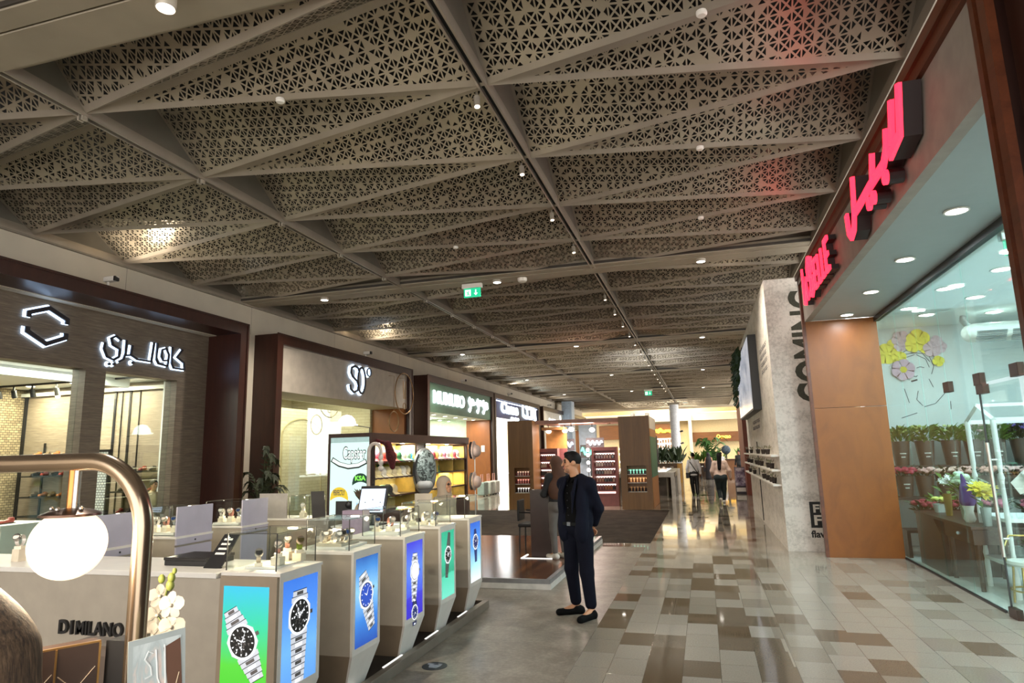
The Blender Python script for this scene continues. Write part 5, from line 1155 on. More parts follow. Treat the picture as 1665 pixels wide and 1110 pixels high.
sdf_build([('e', (-4.1, 7.4, 1.13), (.13, .09, .13))], .012, 'vase', mat('vase_stone', '9c8f80', .6), t)
lf = MB(); leaf_cluster(lf, (-4.1, 7.4, 1.24), .06, .05, 26, random.Random(3), .2, .035, 1.0); lf.build('dried_leaves', mat('dried_brown', '5a4a3c', .7), t)
m_ = MB(); m_.tube([(-4.05, 7.4, 1.25), (-3.98, 7.4, 1.4), (-3.95, 7.39, 1.55)], .006, 5); [m_.ball((-4.0+.01*i, 7.4, 1.36+.05*i), .014, 6, 4) for i in range(4)]; m_.build('dark_twig', BLACK, t)
t = thing('lilac_box', 'lilac gift box standing in the kiosk behind the third glass case', 'box', (-3.55, 6.1, 1.0)); 
MB().box(-3.62, 6.02, .05, -3.34, 6.2, 1.0).build('plinth', KB, t); MB().box(-3.6, 6.05, 1.0, -3.36, 6.18, 1.26).build('box', mat('lilac_card', '8a7a8c', .5), t)
t = thing('desk_lamp', 'black round headed desk lamp on the service desk', 'lamp', (-4.05, 7.1, 1.0)); MB().cyl((-4.15, 7.12, 1.001), (-4.15, 7.12, 1.2), .012, n=8).build('stem', BLACK, t); MB().cyl((-4.15, 7.12, 1.0), (-4.15, 7.12, 1.012), .05, n=14).build('foot', BLACK, t); MB().ball((-4.15, 7.11, 1.24), (.045, .03, .045)).build('head', BLACK, t, 60)
# round badge on the floor
t = thing('floor_sticker', 'small round dark floor sticker beside the kiosk kerb', 'sticker', (-2.37, 5.54, 0)); MB().cyl((-2.37, 5.54, 0), (-2.37, 5.54, .002), .11, n=28).build('disc', mat('sticker_dark', '20242a', .5), t)
m_ = MB(); m_.cyl((-2.37, 5.54, .002), (-2.37, 5.54, .003), .06, n=5); m_.box(-2.45, 5.57, .002, -2.32, 5.6, .003); m_.build('printed_mark', mat('sticker_grey', '7d858f', .5), t)
# ================================================================== cap kiosk
CKW = m_wood('cap_kiosk_brown', '33201a', '452c22', (1, .2, 1), 8, .5); CX0, CX1, CY0, CY1, CH = -7.19, -6.24, 11.5, 17.05, 2.28
t = thing('cap_kiosk', 'dark brown cap kiosk with lit front panel and lit cap shelves', 'kiosk', (-6.7, 14.2, 0))
MB().box(CX0, CY0, 2.09, CX1, CY1, CH).build('top_beam', CKW, t, bev=.01)
MB().box(CX0, CY0+.05, 0, CX1, CY1, .68).build('base_cabinet', CKW, t)
MB().box(CX1-.6, CY0+.05, .68, CX1-.55, CY1, 2.09).build('back_panel', mat('shelf_back_cream', 'dccb8a', .5), t)
for y in (CY0+.1, 13.7, 16.85): MB().box(CX0+.08, y, .68, CX1, y+.08, 2.09).build('upright', CKW, t)
MB().box(CX0, CY0, .0, CX0+.06, CY0+.05, 2.09).build('front_edge', CKW, t); MB().box(CX1-.04, CY0, 0, CX1, CY0+.05, 2.09).build('front_edge', CKW, t)
for y0, y1, zs in ((CY0+.18, 13.7, (1.02, 1.39, 1.72)), (13.78, 16.85, (.68, 1.03, 1.41, 1.73))):
    for z in zs:
        MB().box(CX0+.08, y0, z-.03, CX1-.02, y1, z+.0).build('shelf', CKW, t)
        m_ = MB().box(CX0+.1, y0+.03, z-.045, CX0+.13, y1-.03, z-.03).build('shelf_light', glow('shelf_led', (1, .86, .5), 3.5), t)
light('AREA', 'cap_shelf_light', (CX1-.25, 12.7, 2.06), 22, (1, .95, .88), .3, sy=2); light('AREA', 'cap_shelf_light', (CX1-.25, 15.3, 2.06), 26, (1, .95, .88), .3, sy=2.6)
for y0, y1 in ((11.8, 13.6), (14, 16.7)):
    for z in (1.36, 1.0): light('AREA', 'cap_shelf_light', (CX1-.3, (y0+y1)/2, z), 14, (1, .84, .45), .25, sy=y1-y0)
for y in (13.68, 15.0, 16.0, 16.83): MB().box(CX1-.55, y-.02, .68, CX1-.06, y, 2.05).build('shelf_divider', mat('divider_yellow', 'cfae5a', .5), t)
for i, y in enumerate((12.2, 13.2, 14.6, 15.8)): MB().cyl((CX1-.15, y, 2.09), (CX1-.15, y, 2.08), .05, n=14).build('spot_lens', LAMPW, t)
p = MB().box(CX0+.06, CY0+.0, .05, CX1-.04, CY0+.03, 2.2).build('lit_panel', glow('lit_panel_mint', (.66, .93, .87), .82), t)
# printed panel
PX, PY = CX0+.06, CY0-.001; m_ = MB(); V = lambda a, b_: (a, b_); INK = mat('panel_ink', '14201d', .5); uu = ((1, 0, 0), (0, 0, 1), (0, -.002, 0))
text_fit(m_, 'Capster', .52, .34, (PX+.27, PY, 1.69), *uu, bold=.055); m_.stroke([(.03, 1.78), (.2, 1.68), (.4, 1.63), (.62, 1.65), (.8, 1.73)], .1, (PX, PY, 0), *uu); m_.build('logo_outline', INK, t)
m_ = MB(); text_fit(m_, 'Capster', .49, .3, (PX+.285, PY-.002, 1.71), *uu, bold=.01); m_.stroke([(.05, 1.77), (.2, 1.69), (.4, 1.64), (.62, 1.66), (.78, 1.73)], .06, (PX, PY-.002, 0), *uu); m_.build('logo_fill', glow('logo_fill', (.85, 1, .95), .95), t)
def cap_print(cx, cz, w_, colr, nm, txt, tcol, brim):
    m_ = MB(); pts = [(cx+w_*math.cos(a), PY, cz+w_*.95*math.sin(a)) for a in np.linspace(0, PI, 15)]; m_.prism(pts, (0, -.002, 0))
    for i in range(10):
        a, b_ = -1+i*.2, -1+(i+1)*.2; zz = lambda q: cz-.42*w_+.4*w_*(1-q*q)*1.0
        m_.prism([(cx+w_*a*1.04, PY, cz), (cx+w_*b_*1.04, PY, cz), (cx+w_*b_*1.04, PY, zz(b_)), (cx+w_*a*1.04, PY, zz(a))], (0, -.002, 0))
    m_.build('printed_cap', glow(nm, hexc(colr), .75), t)
    k_ = MB(); text_fit(k_, txt, w_*1.35, w_*.55, (cx-w_*.68, PY-.002, cz+w_*.12), *uu, bold=.03); k_.build('cap_lettering', glow(nm+'_txt', hexc(tcol), .9), t)
cap_print(CX0+.73, 1.34, .17, '16382c', 'cap_dark_green', 'KSA', '8dff5a', 1)
cap_print(CX0+.27, 1.06, .19, 'e6c536', 'cap_yellow_print', 'PERFECTLY', '5a5346', 1)
m_ = MB(); m_.prism([(CX0+.66, PY, .95), (CX0+.8, PY, .8), (CX0+.62, PY, .78)], (0, -.002, 0)); m_.build('blue_print', glow('print_blue_tri', (.25, .5, .75), .8), t)
CAPC = [('e0656f', 'pink red'), ('e58fa5', 'pink'), ('cf4e3c', 'red'), ('3f7c4f', 'green'), ('3c9ccb', 'blue'), ('e9e3d3', 'white'), ('efe1ae', 'cream'), ('e6cf3d', 'yellow'), ('2a2b2a', 'black'), ('d9c9a3', 'beige'), ('9fc7a4', 'mint')]
def cap_proto(c, nm):
    t = thing('baseball_cap', 'cap', 'cap'); m_ = mat('cap_cloth_'+nm.replace(' ', '_'), c, .7)
    b = MB(); b.lathe([(.1, 0), (.1, .03), (.088, .075), (.06, .11), (.025, .125), (.001, .127)], (0, 0, .0), 18); b.build('crown', m_, t, 50); 
    v = [(.07*math.cos(a)+.03, .085*math.sin(a)) for a in np.linspace(-1.4, 1.4, 9)]; w_ = [(.19*math.cos(a*.8)-.0, .105*math.sin(a)) for a in np.linspace(1.4, -1.4, 9)]
    MB().prism([(a, b_, .012-.0*a) for a, b_ in v[::-1]]+[(a+.02, b_, -.008) for a, b_ in w_[::-1]], (0, 0, .006)).build('brim', m_, t); MB().ball((0, 0, .128), .008, 8, 5).build('button', m_, t); return t
CAPS = [cap_proto(c, n) for c, n in CAPC]; used_c = [False]*len(CAPS); pos_w += ['eighth', 'ninth', 'tenth', 'eleventh', 'twelfth']
def put_cap(i, loc, rz, label, ry=.45):
    o = CAPS[i] if not used_c[i] else copy_tree(CAPS[i]); used_c[i] = True
    o.location = loc; o.rotation_euler = (0, ry, rz); o['label'] = label; o['group'] = 'caps on the cap kiosk shelves'; o.scale = (1.15,)*3
for row, bay, y0, n, z, cols in (('top', 'left', 11.85, 9, 1.72, (1, 0, 2, 0, 2, 3, 5, 10, 4)), ('top', 'right', 13.95, 12, 1.73, (10, 3, 6, 5, 0, 5, 6, 1, 5, 5, 0, 5)), ('middle', 'left', 11.85, 8, 1.39, (6, 6, 5, 6, 9, 6, 5, 9)), ('middle', 'right', 14.2, 5, 1.41, (6, 9, 6, 10, 3)), ('low', 'left', 11.9, 5, 1.02, (8, 8, 10, 8, 9)), ('low', 'right', 14.6, 4, 1.03, (6, 9, 6, 6)), ('lowest', 'right', 15.2, 3, .68, (6, 7, 2))):
    for j in range(n):
        put_cap(cols[j], (CX1-.22, y0+j*.235, z+.075), .15*random.random(), '%s cap, %s from the left on the %s shelf of the %s cap bay' % (CAPC[cols[j]][1], pos_w[j], row, bay))
for j, c in enumerate((7, 7, 7, 3, 7)): put_cap(c, (CX1-.52, 11.9+j*.3, 1.39+.12), .1, '%s cap, %s in the back row of the middle left cap shelf' % (CAPC[c][1], pos_w[j]), .6)
# crook post with hanging beads, red garland
t = thing('crook_post', 'white crook shaped post with hanging beads at the cap kiosk corner', 'post', (-6.22, 11.35, 0))
MB().tube([(-6.22, 11.38, 0), (-6.22, 11.38, 1.9)]+[(-6.22+.13-.13*math.cos(a), 11.38, 1.9+.16*math.sin(a)) for a in np.linspace(.2, PI, 12)]+[(-5.96, 11.38, 1.84)], .035, 10).build('bent_tube', mat('post_white', 'cfc4bb', .4), t, 60)
for i, z in enumerate((1.8, 1.7, 1.59)): MB().ball((-5.96, 11.38, z), (.05, .05, .06), 12, 8).build('bead', mat('bead_white', 'd8cfc6', .4), t, 60)
sdf_build([('c', (-5.98, 11.7, 2.05), (-5.93, 11.75, 1.8), .07, .1), ('c', (-5.93, 11.75, 1.8), (-5.9, 11.75, 1.6), .09, .05), ('c', (-5.98, 11.7, 2.05), (-6.26, 11.72, 2.14), .05, .03)], .025, 'garland', mat('garland_red', '4a1216', .9, var=.3, sc=40), None, .03); tag(bpy.data.objects['garland'], 'dark red hanging garland beside the white crook post', 'garland')
# oval display bag
t = thing('display_bag', 'tall oval grey bag with dark camouflage front hanging at the cap kiosk', 'bag', (-6.1, 13.68, 1.0))
tt = NT('camouflage_cloth'); vv = tt.co('Object', (1, 1, 1)); nn = tt.noise(vv, 11, 4, .6, 1.5); tt.col(tt.ramp(nn, [(.42, hexc('1e2524')), (.5, hexc('5c6b68')), (.58, hexc('8b9b99'))])); tt.pr(.6)
MBAG = mat('bag_grey', '75797a', .55)
bz = math.atan2(-.35, -.94); bf = Vector((.35, -.94, 0)); bc = Vector((-6.05, 13.62, 1.47)); br_ = Vector((.94, .35, 0))
sdf_build([('e', bc, (.27, .1, .52), 0, bz)], .018, 'bag_body', MBAG, t, .05)
sdf_build([('e', bc+bf*.06+br_*.03+Vector((0, 0, .1)), (.21, .075, .37), 0, bz)], .018, 'camouflage_front', tt.mat, t, .05); sdf_build([('c', bc+bf*.1-br_*.08+Vector((0, 0, -.3)), bc+bf*.1+br_*.1+Vector((0, 0, -.3)), .09, .09)], .015, 'front_pocket', mat('pocket_grey', 'a2a5a4', .5), t, .03)
MB().tube([bc+bf*.09-br_*(.12+.1*math.sin(q))+Vector((0, 0, .38-.76*q/PI)) for q in np.linspace(0, PI, 14)], .018, 6).build('zip', BLACK, t); MB().box(-6.2, 13.6, 1.95, -6.05, 13.7, 2.1).build('hanger', BLACK, t)
for z, l, c in ((1.93, 'upper', '1d1c1e'), (1.1, 'lower', '53575c')):
    t = thing('bucket_hat', 'cream bucket hat on the %s holder at the end of the cap kiosk' % l, 'hat', (-6.1, 16.95, z), 'bucket hats at the kiosk end')
    sdf_build([('e', (-6.14, 16.95, z), (.05, .16, .24), 0), ('e', (-6.02, 17.0, z-.02), (.14, .17, .17), 1), ('e', (-6.07, 16.98, z), (.04, .2, .26), 1)], .018, 'hat_body', [mat('hat_back_'+l, c, .6), mat('hat_cream', 'cdb8ae', .6)], t, .02)
    MB().cyl((-6.22, 16.95, z), (-6.15, 16.95, z), .02, n=8).build('holder', BLACK, t)
tag(MB().tube([(-6.1, 17.12, .0), (-6.1, 17.12, 2.1)], .014, 6).build('hat_pole', CHROME), 'thin steel pole behind the bucket hats', 'pole')
t = thing('cap_shaped_lamp', 'glowing white cap shaped lamp on a bracket above the cap kiosk', 'lamp', (-7.7, 13.1, 2.6)); gm = glow('cap_lamp_white', (1, .98, .9), 3)
b = MB(); b.lathe([(.2, 0), (.2, .06), (.17, .15), (.1, .22), (.001, .25)], (-7.72, 13.1, 2.52), 20); b.build('crown', gm, t, 50); MB().box(-7.98, 13.0, 2.52, -7.5, 13.2, 2.55).build('brim', gm, t); MB().tube([(-7.15, 13.1, 2.28), (-7.15, 13.1, 2.46), (-7.4, 13.1, 2.5), (-7.6, 13.1, 2.53)], .012, 6).build('bracket', BLACK, t)
# suitcases before the green shop
for i, (y, c, l) in enumerate(((27.7, '8c9a94', 'grey green suitcase, first of three before the brown pier'), (28.6, 'c4c6bd', 'pale suitcase, second of three before the brown pier'), (29.4, 'd2cdc4', 'cream suitcase, third of three before the brown pier'))):
    t = thing('suitcase', l, 'suitcase', (-9.6, y, 0), 'suitcases before the green shop'); MB().box(-9.68, y-.3, .06, -9.33, y+.25, .62).build('shell', mat('case_'+c, c, .4), t, bev=.05)
    m_ = MB(); m_.tube([(-9.55, y-.15, .62), (-9.55, y-.15, .95), (-9.55, y+.12, .95), (-9.55, y+.12, .62)], .02, 6); m_.build('pull_handle', mat('handle_pink', 'c9928a', .4), t, 50)
    for dy in (-.22, .17): MB().cyl((-9.36, y+dy, .03), (-9.4, y+dy, .03), .03, n=10).build('wheel', BLACK, t)
    m_ = MB(); [m_.box(-9.33, y-.22+.11*k, .1, -9.322, y-.2+.11*k, .58) for k in range(5)]; m_.build('ribs', BLACK if i == 1 else mat('case_rib', '6b716c', .5), t)
# ================================================================== timber stage, carpet
SW = NT('stage_boards'); p = SW.xyz(SW.world()); bi = SW.m('FLOOR', SW.m('DIVIDE', p[0], .11)); bf = SW.m('FRACT', SW.m('DIVIDE', p[0], .11))
r_ = SW.white(SW.comb(bi, SW.m('FLOOR', SW.m('ADD', SW.m('DIVIDE', p[1], 1.1), SW.white(SW.comb(bi, 2.2)))))); g_ = SW.noise(SW.co('Object', (1, .06, 1)), 40, 4)
c_ = SW.ramp(SW.m('ADD', SW.m('MULTIPLY', r_, .6), SW.m('MULTIPLY', g_, .4)), [(.2, hexc('2f1c12')), (.55, hexc('4a2c1a')), (.8, hexc('6a4225'))]); SW.col(SW.mix(SW.m('LESS_THAN', bf, .04), c_, hexc('160d08'))); SW.pr(.16, 0, .6)
t = thing('timber_stage', 'low glossy dark timber stage with white metal edge in mid aisle', 'stage', (-4.5, 11, 0))
MB().box(-6.1, 8.84, 0, -2.16, 13.4, .125).build('boards', SW.mat, t)
SE = mat('stage_edge_white', 'c9c7c2', .4, .2); SE2 = mat('stage_edge_grey', '8d8d8f', .35, .5)
for nm, a, m_ in (('edge_strip', (-6.1, 8.8, .07, -2.1, 8.84, .128), SE2), ('edge_strip', (-2.16, 8.84, .07, -2.1, 13.42, .128), SE2), ('skirting', (-6.1, 8.79, 0, -2.09, 8.8, .07), SE), ('skirting', (-2.1, 8.8, 0, -2.09, 13.42, .07), SE)): MB().box(*a).build(nm, m_, t)
struct('floor_carpet', MB().box(-8.9, 13.42, 0, -1.15, 20.8, .006), m_carpet())
PNL = mat('panel_brown_grey', '3c2c28', .4)
t = thing('information_stand', 'tall dark brown information stand on the timber stage', 'stand', (-2.7, 10.7, .125)); MB().box(-2.84, 10.66, .125, -2.5, 10.82, 1.2).build('body', PNL, t, bev=.006)
m_ = MB(); m_.box(-2.98, 10.5, .126, -2.46, 10.53, .135); m_.box(-2.98, 10.53, .126, -2.95, 10.9, .135); m_.build('white_floor_strip', glow('strip_white', (1, .95, .9), 1.2), t)
t = thing('armchair', 'black office chair with arms on the timber stage', 'chair', (-3.0, 11.5, .125)); x, y, z = -3.02, 11.5, .125
MB().box(x-.22, y-.22, z+.4, x+.22, y+.22, z+.46).build('seat', BLACK, t, bev=.02); MB().box(x-.235, y-.2, z+.5, x-.2, y+.2, z+.86).build('backrest', BLACK, t, bev=.03)
for a, b_ in ((-.2, -.2), (.2, -.2), (-.2, .2), (.2, .2)): MB().cyl((x+a, y+b_, z), (x+a*.95, y+b_*.95, z+.42), .014, n=8).build('leg', BLACK, t)
for b_ in (-.23, .23): MB().tube([(x-.18, y+b_, z+.66), (x+.15, y+b_, z+.64), (x+.18, y+b_, z+.44)], .015, 6).build('armrest', BLACK, t)
# ================================================================== perfume kiosk with timber towers
PK = 2.9; MAUVE = mat('mauve_lacquer', '7b4a4a', .45); OAK = OAKW
def tower(x0, x1, y0, y1, label, colours):
    t = thing('timber_tower', label, 'tower', ((x0+x1)/2, y0, 0)); wx0, wx1 = x0+.2, x0+.2+(x1-x0)*.62
    b = MB()
    for a in ((x0, 0, wx0, PK), (wx1, 0, x1, PK), (wx0, 0, wx1, .52), (wx0, 1.34, wx1, PK)): b.box(a[0], y0, a[1], a[2], y0+.06, a[3])
    b.box(x0, y0+.06, 0, x0+.05, y1, PK); b.box(x1-.05, y0+.06, 0, x1, y1, PK); b.box(x0+.05, y0+.4, 0, x1-.05, y0+.45, PK); b.box(x0+.05, y0+.06, PK-.05, x1-.05, y1, PK); b.box(x0, y1, 0, x1, y1+.05, PK); b.build('timber_casing', OAK, t)
    for k, (z, c) in enumerate(((.52, colours[0]), (.8, colours[1]), (1.06, colours[2]))):
        MB().box(wx0, y0+.06, z, wx1, y0+.4, z+.02).build('niche_shelf', WHITE, t); MB().box(wx0, y0+.385, z+.03, wx1, y0+.395, z+.16).build('niche_glow', glow('niche_'+c, hexc(c), 1.3), t)
        m_ = MB()
    return t, wx0, wx1
tl, a0, a1 = tower(-6.33, -5.47, 21.1, 22.0, 'left tall timber tower of the perfume kiosk with bottle niche', ('e9e0d8', 'd98a78', 'c9a187'))
tr, b0, b1 = tower(-2.6, -1.64, 21.05, 23.9, 'right tall timber tower of the perfume kiosk with coloured side', ('6a4a2c', 'e0a269', '8fe0bb'))
m_ = MB()
for z0, z1, mi in ((.0, .95, 0), (.95, 2.25, 1), (2.25, 2.5, 0), (2.5, PK, 2)): m_.box(-1.64, 21.2, z0+.004, -1.63, 23.9, z1, mi)
m_.build('coloured_side', [mat('side_orange', 'b57c4a', .5), mat('side_green', '3a7556', .5), mat('side_white', 'cfc6b8', .5)], tr)
def bottle_proto(c, nm):
    t = thing('perfume_bottle', 'bottle', 'bottle'); MB().box(-.028, -.02, 0, .028, .02, .085).build('glass_body', mat('bottle_'+nm, c, .15), t, bev=.004); MB().cyl((0, 0, .085), (0, 0, .115), .013, n=10).build('cap', mat('bottle_cap', '2a2323', .3, .4), t); return t
BOT = [bottle_proto('7b2d2d', 'red'), bottle_proto('a8663a', 'amber'), bottle_proto('2b1d1c', 'dark'), bottle_proto('c9b7a5', 'pale')]; used_b = [False]*4; bn = ['red', 'amber', 'dark', 'pale']
def put_bottle(i, loc, label, group, s=1.3):
    o = BOT[i] if not used_b[i] else copy_tree(BOT[i]); used_b[i] = True
    o.location = loc; o.scale = (s,)*3; o['label'] = label; o['group'] = group
for nm, w0, w1, y, cs in (('left', a0, a1, 21.25, (2, 0, 0)), ('right', b0, b1, 21.2, (2, 1, 2))):
    for k, z in enumerate((.54, .82, 1.08)):
        for j in range(6): put_bottle(cs[k], (w0+.05+j*(w1-w0-.1)/5, y, z), '%s bottle, %s from left on the %s niche shelf of the %s timber tower' % (bn[cs[k]], pos_w[j], ['low', 'middle', 'top'][k], nm), 'bottles in the tower niches', 1.25)
def shelf_wall(x0, x1, y, label, word):
    t = thing('perfume_shelf', label, 'shelf', ((x0+x1)/2, y, 0)); b = MB(); b.box(x0, y, 0, x0+.08, y+.35, 1.96); b.box(x1-.08, y, 0, x1, y+.35, 1.96); b.box(x0+.08, y, 1.84, x1-.08, y+.35, 1.96); b.box(x0+.08, y+.3, 0, x1-.08, y+.35, 1.84); b.box(x0+.08, y, 0, x1-.08, y+.3, .5); b.build('mauve_casing', MAUVE, t)
    for k in range(5):
        z = .52+k*.26; MB().box(x0+.08, y+.02, z, x1-.08, y+.3, z+.02).build('shelf', MAUVE, t); MB().box(x0+.1, y+.28, z+.15, x1-.1, y+.295, z+.2).build('shelf_glow', glow('shelf_pink_glow', (1, .72, .62), 2.2), t)
        for j in range(7): put_bottle((k+j//3) % 4, (x0+.16+j*(x1-x0-.32)/6, y+.12, z+.021), '%s bottle, %s from left on shelf row %s of the %s mauve shelf' % (bn[(k+j//3) % 4], pos_w[j], ['one', 'two', 'three', 'four', 'five'][k], word), 'bottles on the mauve shelves', 1.35)
    MB().box(x0+.1, y-.01, .42, x1-.1, y, .48).build('plinth_glow', glow('plinth_pink', (1, .55, .45), 2.5), t)
shelf_wall(-5.6, -4.85, 22.05, 'left mauve perfume shelf with glowing rows of bottles', 'left'); shelf_wall(-3.72, -2.85, 22.3, 'right mauve perfume shelf behind the man in the suit', 'right')
PINKM = mat('pink_beam', 'b58c7c', .5)
t = thing('lighting_frame', 'pinkish overhead frame with round lamps joining the timber towers', 'frame', (-4, 22.6, 2.9))
for y in (21.6, 22.3, 23.4): MB().box(-5.5, y-.05, PK-.12, -2.58, y+.05, PK).build('frame_beam', PINKM, t)
for x in (-5.2, -4.2, -3.2): MB().box(x-.04, 21.6, PK-.1, x+.04, 23.4, PK-.02).build('cross_beam', PINKM, t)
for i, (x, y) in enumerate(((-5.35, 23.0), (-4.75, 23.0), (-3.77, 23.0), (-4.3, 21.9))): MB().cyl((x, y, PK-.1), (x, y, 2.66), .015, n=6).build('lamp_stem', BLACK, t); MB().ball((x, y, 2.58), (.1, .1, .08), 14, 8).build('lamp_globe', glow('globe_warm', (1, .86, .75), 6), t, 60)
light('AREA', 'perfume_light', (-4.2, 22.4, 2.8), 70, (1, .75, .65), 1.2, sy=.8)
t = thing('timber_niche', 'orange lit open timber box beside the left tower', 'niche', (-5.2, 22.4, 0)); MB().box(-5.45, 23.0, 1.96, -4.7, 23.1, 2.6).build('back_board', mat('niche_oak', 'b07f45', .5), t); MB().box(-5.47, 22.4, 2.6, -4.68, 23.1, 2.7).build('top_board', OAKW, t); MB().box(-5.45, 23.0, 0, -4.7, 23.1, 1.96).build('lower_board', MAUVE, t)
for nm, txt, x, y, z, w_, h_, c in (('blue', 'Fania', -5.15, 23.6, 1.98, .55, .22, (.55, .8, 1)), ('green', 'cafe', -4.45, 24.5, 1.7, .65, .28, (.1, .85, .5)), ('white', 'shop', -4.05, 23.5, 2.05, .55, .16, (1, .95, .95))):
    t = thing('neon_sign', 'small glowing %s script sign in the perfume kiosk' % nm, 'sign', (x, y, z)); m_ = MB()
    m_.tube([(x+w_*q, y, z+h_*.5+h_*.5*math.sin(q*22)*(1-.3*q)) for q in np.linspace(0, 1, 60)], .028, 6); m_.build('neon_tube', glow('neon_'+nm, c, 5), t); MB().box(x-.05, y+.04, z-.1, x+w_+.05, y+.07, z+h_+.1).build('backing', mat('sign_backing', '4a4548', .5), t); MB().box(x+w_*.5-.02, y+.04, 0, x+w_*.5+.02, y+.08, z-.1).build('post', BLACK, t)
tag(MB().box(-4.62, 25.0, 0, -3.97, 25.3, 2.85).build('pale_column', mat('pale_blue_column', 'a9bccd', .5)), 'pale blue square column behind the perfume kiosk', 'column')
for i, (x, y, c) in enumerate(((-4.4, 24.0, 'd9d5cf'), (-3.75, 24.3, 'cfc3bb'))):
    t = thing('counter_unit', 'pale counter unit inside the perfume kiosk, %s' % ['left', 'right'][i], 'counter', (x, y, 0)); MB().box(x-.3, y-.2, 0, x+.25, y+.2, .9).build('body', mat('unit_'+c, c, .5), t); MB().box(x-.32, y-.22, .9, x+.27, y+.22, .93).build('worktop', WHITE, t)
for i, x in enumerate((-3.85, -2.72)):
    t = thing('bead_lamp', 'string of round glowing lamps %s of the right mauve shelf' % ['left', 'right'][i], 'lamp', (x, 22.4, 0)); MB().cyl((x, 22.4, 0), (x, 22.4, 1.95), .012, n=6).build('pole', BLACK, t)
    for k, z in enumerate((1.2, 1.45, 1.7, 1.88)): MB().ball((x, 22.4, z), .065, 12, 8).build('lamp_globe', glow('globe_pink', (1, .8, .72), 4), t, 60)
# ================================================================== far hall
CRM = mat('far_cream', 'd2bf95', .7, var=.03)
mb = MB(); mb.box(-20, 66, 0, 14, 66.3, 8); struct('wall_far', mb, CRM)
mb = MB(); mb.box(-20, 57.9, 7.0, 14, 66, 7.1); mb.box(-20, 57.5, 5.5, 14, 57.9, 7.1); struct('ceiling_far', mb, mat('far_ceiling', 'efe6d0', .7, var=.02))
mb = MB(); mb.box(-12, 57.6, 5.42, 4, 59.5, 5.5); mb.box(-12, 65.0, 4.6, 4, 66, 5.3); trim(mb, CREAM)
mb = MB().box(-12, 64.95, 5.3, 4, 65.1, 5.36); trim(mb, glow('cove_gold', (1, .78, .35), 3))
light('AREA', 'far_cove', (-3, 61.5, 6.9), 1350, (1, .9, .72), 6, sy=20)
FB = m_wood('far_brown_fascia', '5a3717', '7a4c22', (.2, 1, 1), 5, .5)
mb = MB(); mb.box(-1.2, 65.4, 2.55, 4, 66, 3.45); mb.box(-10, 65.4, 3.0, -2.2, 66, 4.4); trim(mb, FB)
mb = MB(); mb.box(-1.3, 64.6, 0, -1.0, 66, 5.2); trim(mb, CREAM)
GOLD = glow('gold_letters', (1, .55, .06), 3.5)
t = thing('illuminated_sign', 'small golden glowing lettering on the brown far fascia', 'shop sign', (1.6, 65.4, 3)); text_fit(MB(), 'Ocacao', 1.3, .38, (1.2, 65.39, 2.82), (1, 0, 0), (0, 0, 1), (0, -.05, 0), bold=.03).build('lettering', GOLD, t)
t = thing('illuminated_sign', 'yellow glowing lettering on the left part of the far brown fascia', 'shop sign', (-4, 65.4, 3.6)); m_ = MB(); rr = random.Random(2)
for i in range(14): m_.cyl((-5.0+.2*i, 65.39, 3.6+.2*rr.random()), (-5.0+.2*i, 65.33, 3.6+.2*rr.random()), .16+.06*rr.random(), n=8)
m_.build('lettering', glow('yellow_letters', (1, .7, .05), 3), t)
t = thing('shop_window_display', 'bright shelved shop display behind the metal counter far away', 'display', (-3.6, 65, 0))
MB().box(-5.2, 65.3, 0, -2.3, 65.4, 3.0).build('back_board', glow('display_glow', (.95, 1, .85), .9), t); m_ = MB()
for k in range(5): m_.box(-5.2, 64.9, .5+.5*k, -2.3, 65.3, .55+.5*k)
m_.build('shelves', WHITE, t); m_ = MB(); rr = random.Random(8)
for k in range(5):
    for j in range(11): m_.box(-5.1+j*.25, 64.95, .55+.5*k, -4.95+j*.25, 65.1, .7+.5*k+.2*rr.random())
o = m_.build('goods', mat('goods_brown', '7a5a40', .6, var=.3, sc=6), t); o['kind'] = 'stuff'
t = thing('round_column', 'white round column rising to the ceiling at the hall end', 'column', (-2.05, 52, 0)); MB().cyl((-2.05, 52, 0), (-2.05, 52, 5.46), .36, n=32).build('shaft', mat('column_white', 'd9dde2', .4), t, 40); MB().box(-2.5, 51.6, 5.3, -1.6, 52.4, 5.46).build('capital', BEAM, t)
for i, z in enumerate((2.3, 3.2)): MB().cyl((-1.69, 51.9, z), (-1.5, 51.8, z+.06), .05, .08, n=10).build('wall_lamp', BLACK, t)
# metal counter island with glass top, stools
STL = mat('island_steel', '8f8a80', .35, .6)
t = thing('metal_island', 'grey metal counter island with lit glass case beyond the right tower', 'counter', (-1.8, 28, 0))
MB().box(-3.6, 25.7, .78, -1.15, 31.4, .98).build('counter_top', STL, t, bev=.02); MB().box(-3.4, 26.3, 0, -1.5, 31.2, .78).build('recessed_base', mat('island_base', '5d564c', .5), t); MB().box(-1.3, 25.7, 0, -1.15, 25.9, .8).build('corner_post', STL, t); MB().box(-1.3, 28, 0, -1.15, 31.4, .8).build('end_panel', STL, t)
MB().box(-3.3, 26.2, .98, -1.4, 30.8, 1.22).build('glass_case_top', glass('island_glass', (.97, 1, 1)), t); MB().box(-3.2, 26.3, .985, -1.5, 30.7, 1.0).build('lit_tray', glow('tray_white', (1, .96, .92), 2.2), t)
m_ = MB(); rr = random.Random(3)
for i in range(30): m_.ball((-3.1+1.5*rr.random(), 26.4+4.2*rr.random(), 1.03), .05, 6, 4)
o = m_.build('pastries', mat('pastry', 'd8c0b0', .6), t); o['kind'] = 'stuff'
light('SPOT', 'island_floor_light', (-1.0, 26.2, 2.6), 60, (1, .97, .92), .1, spot=1.1)
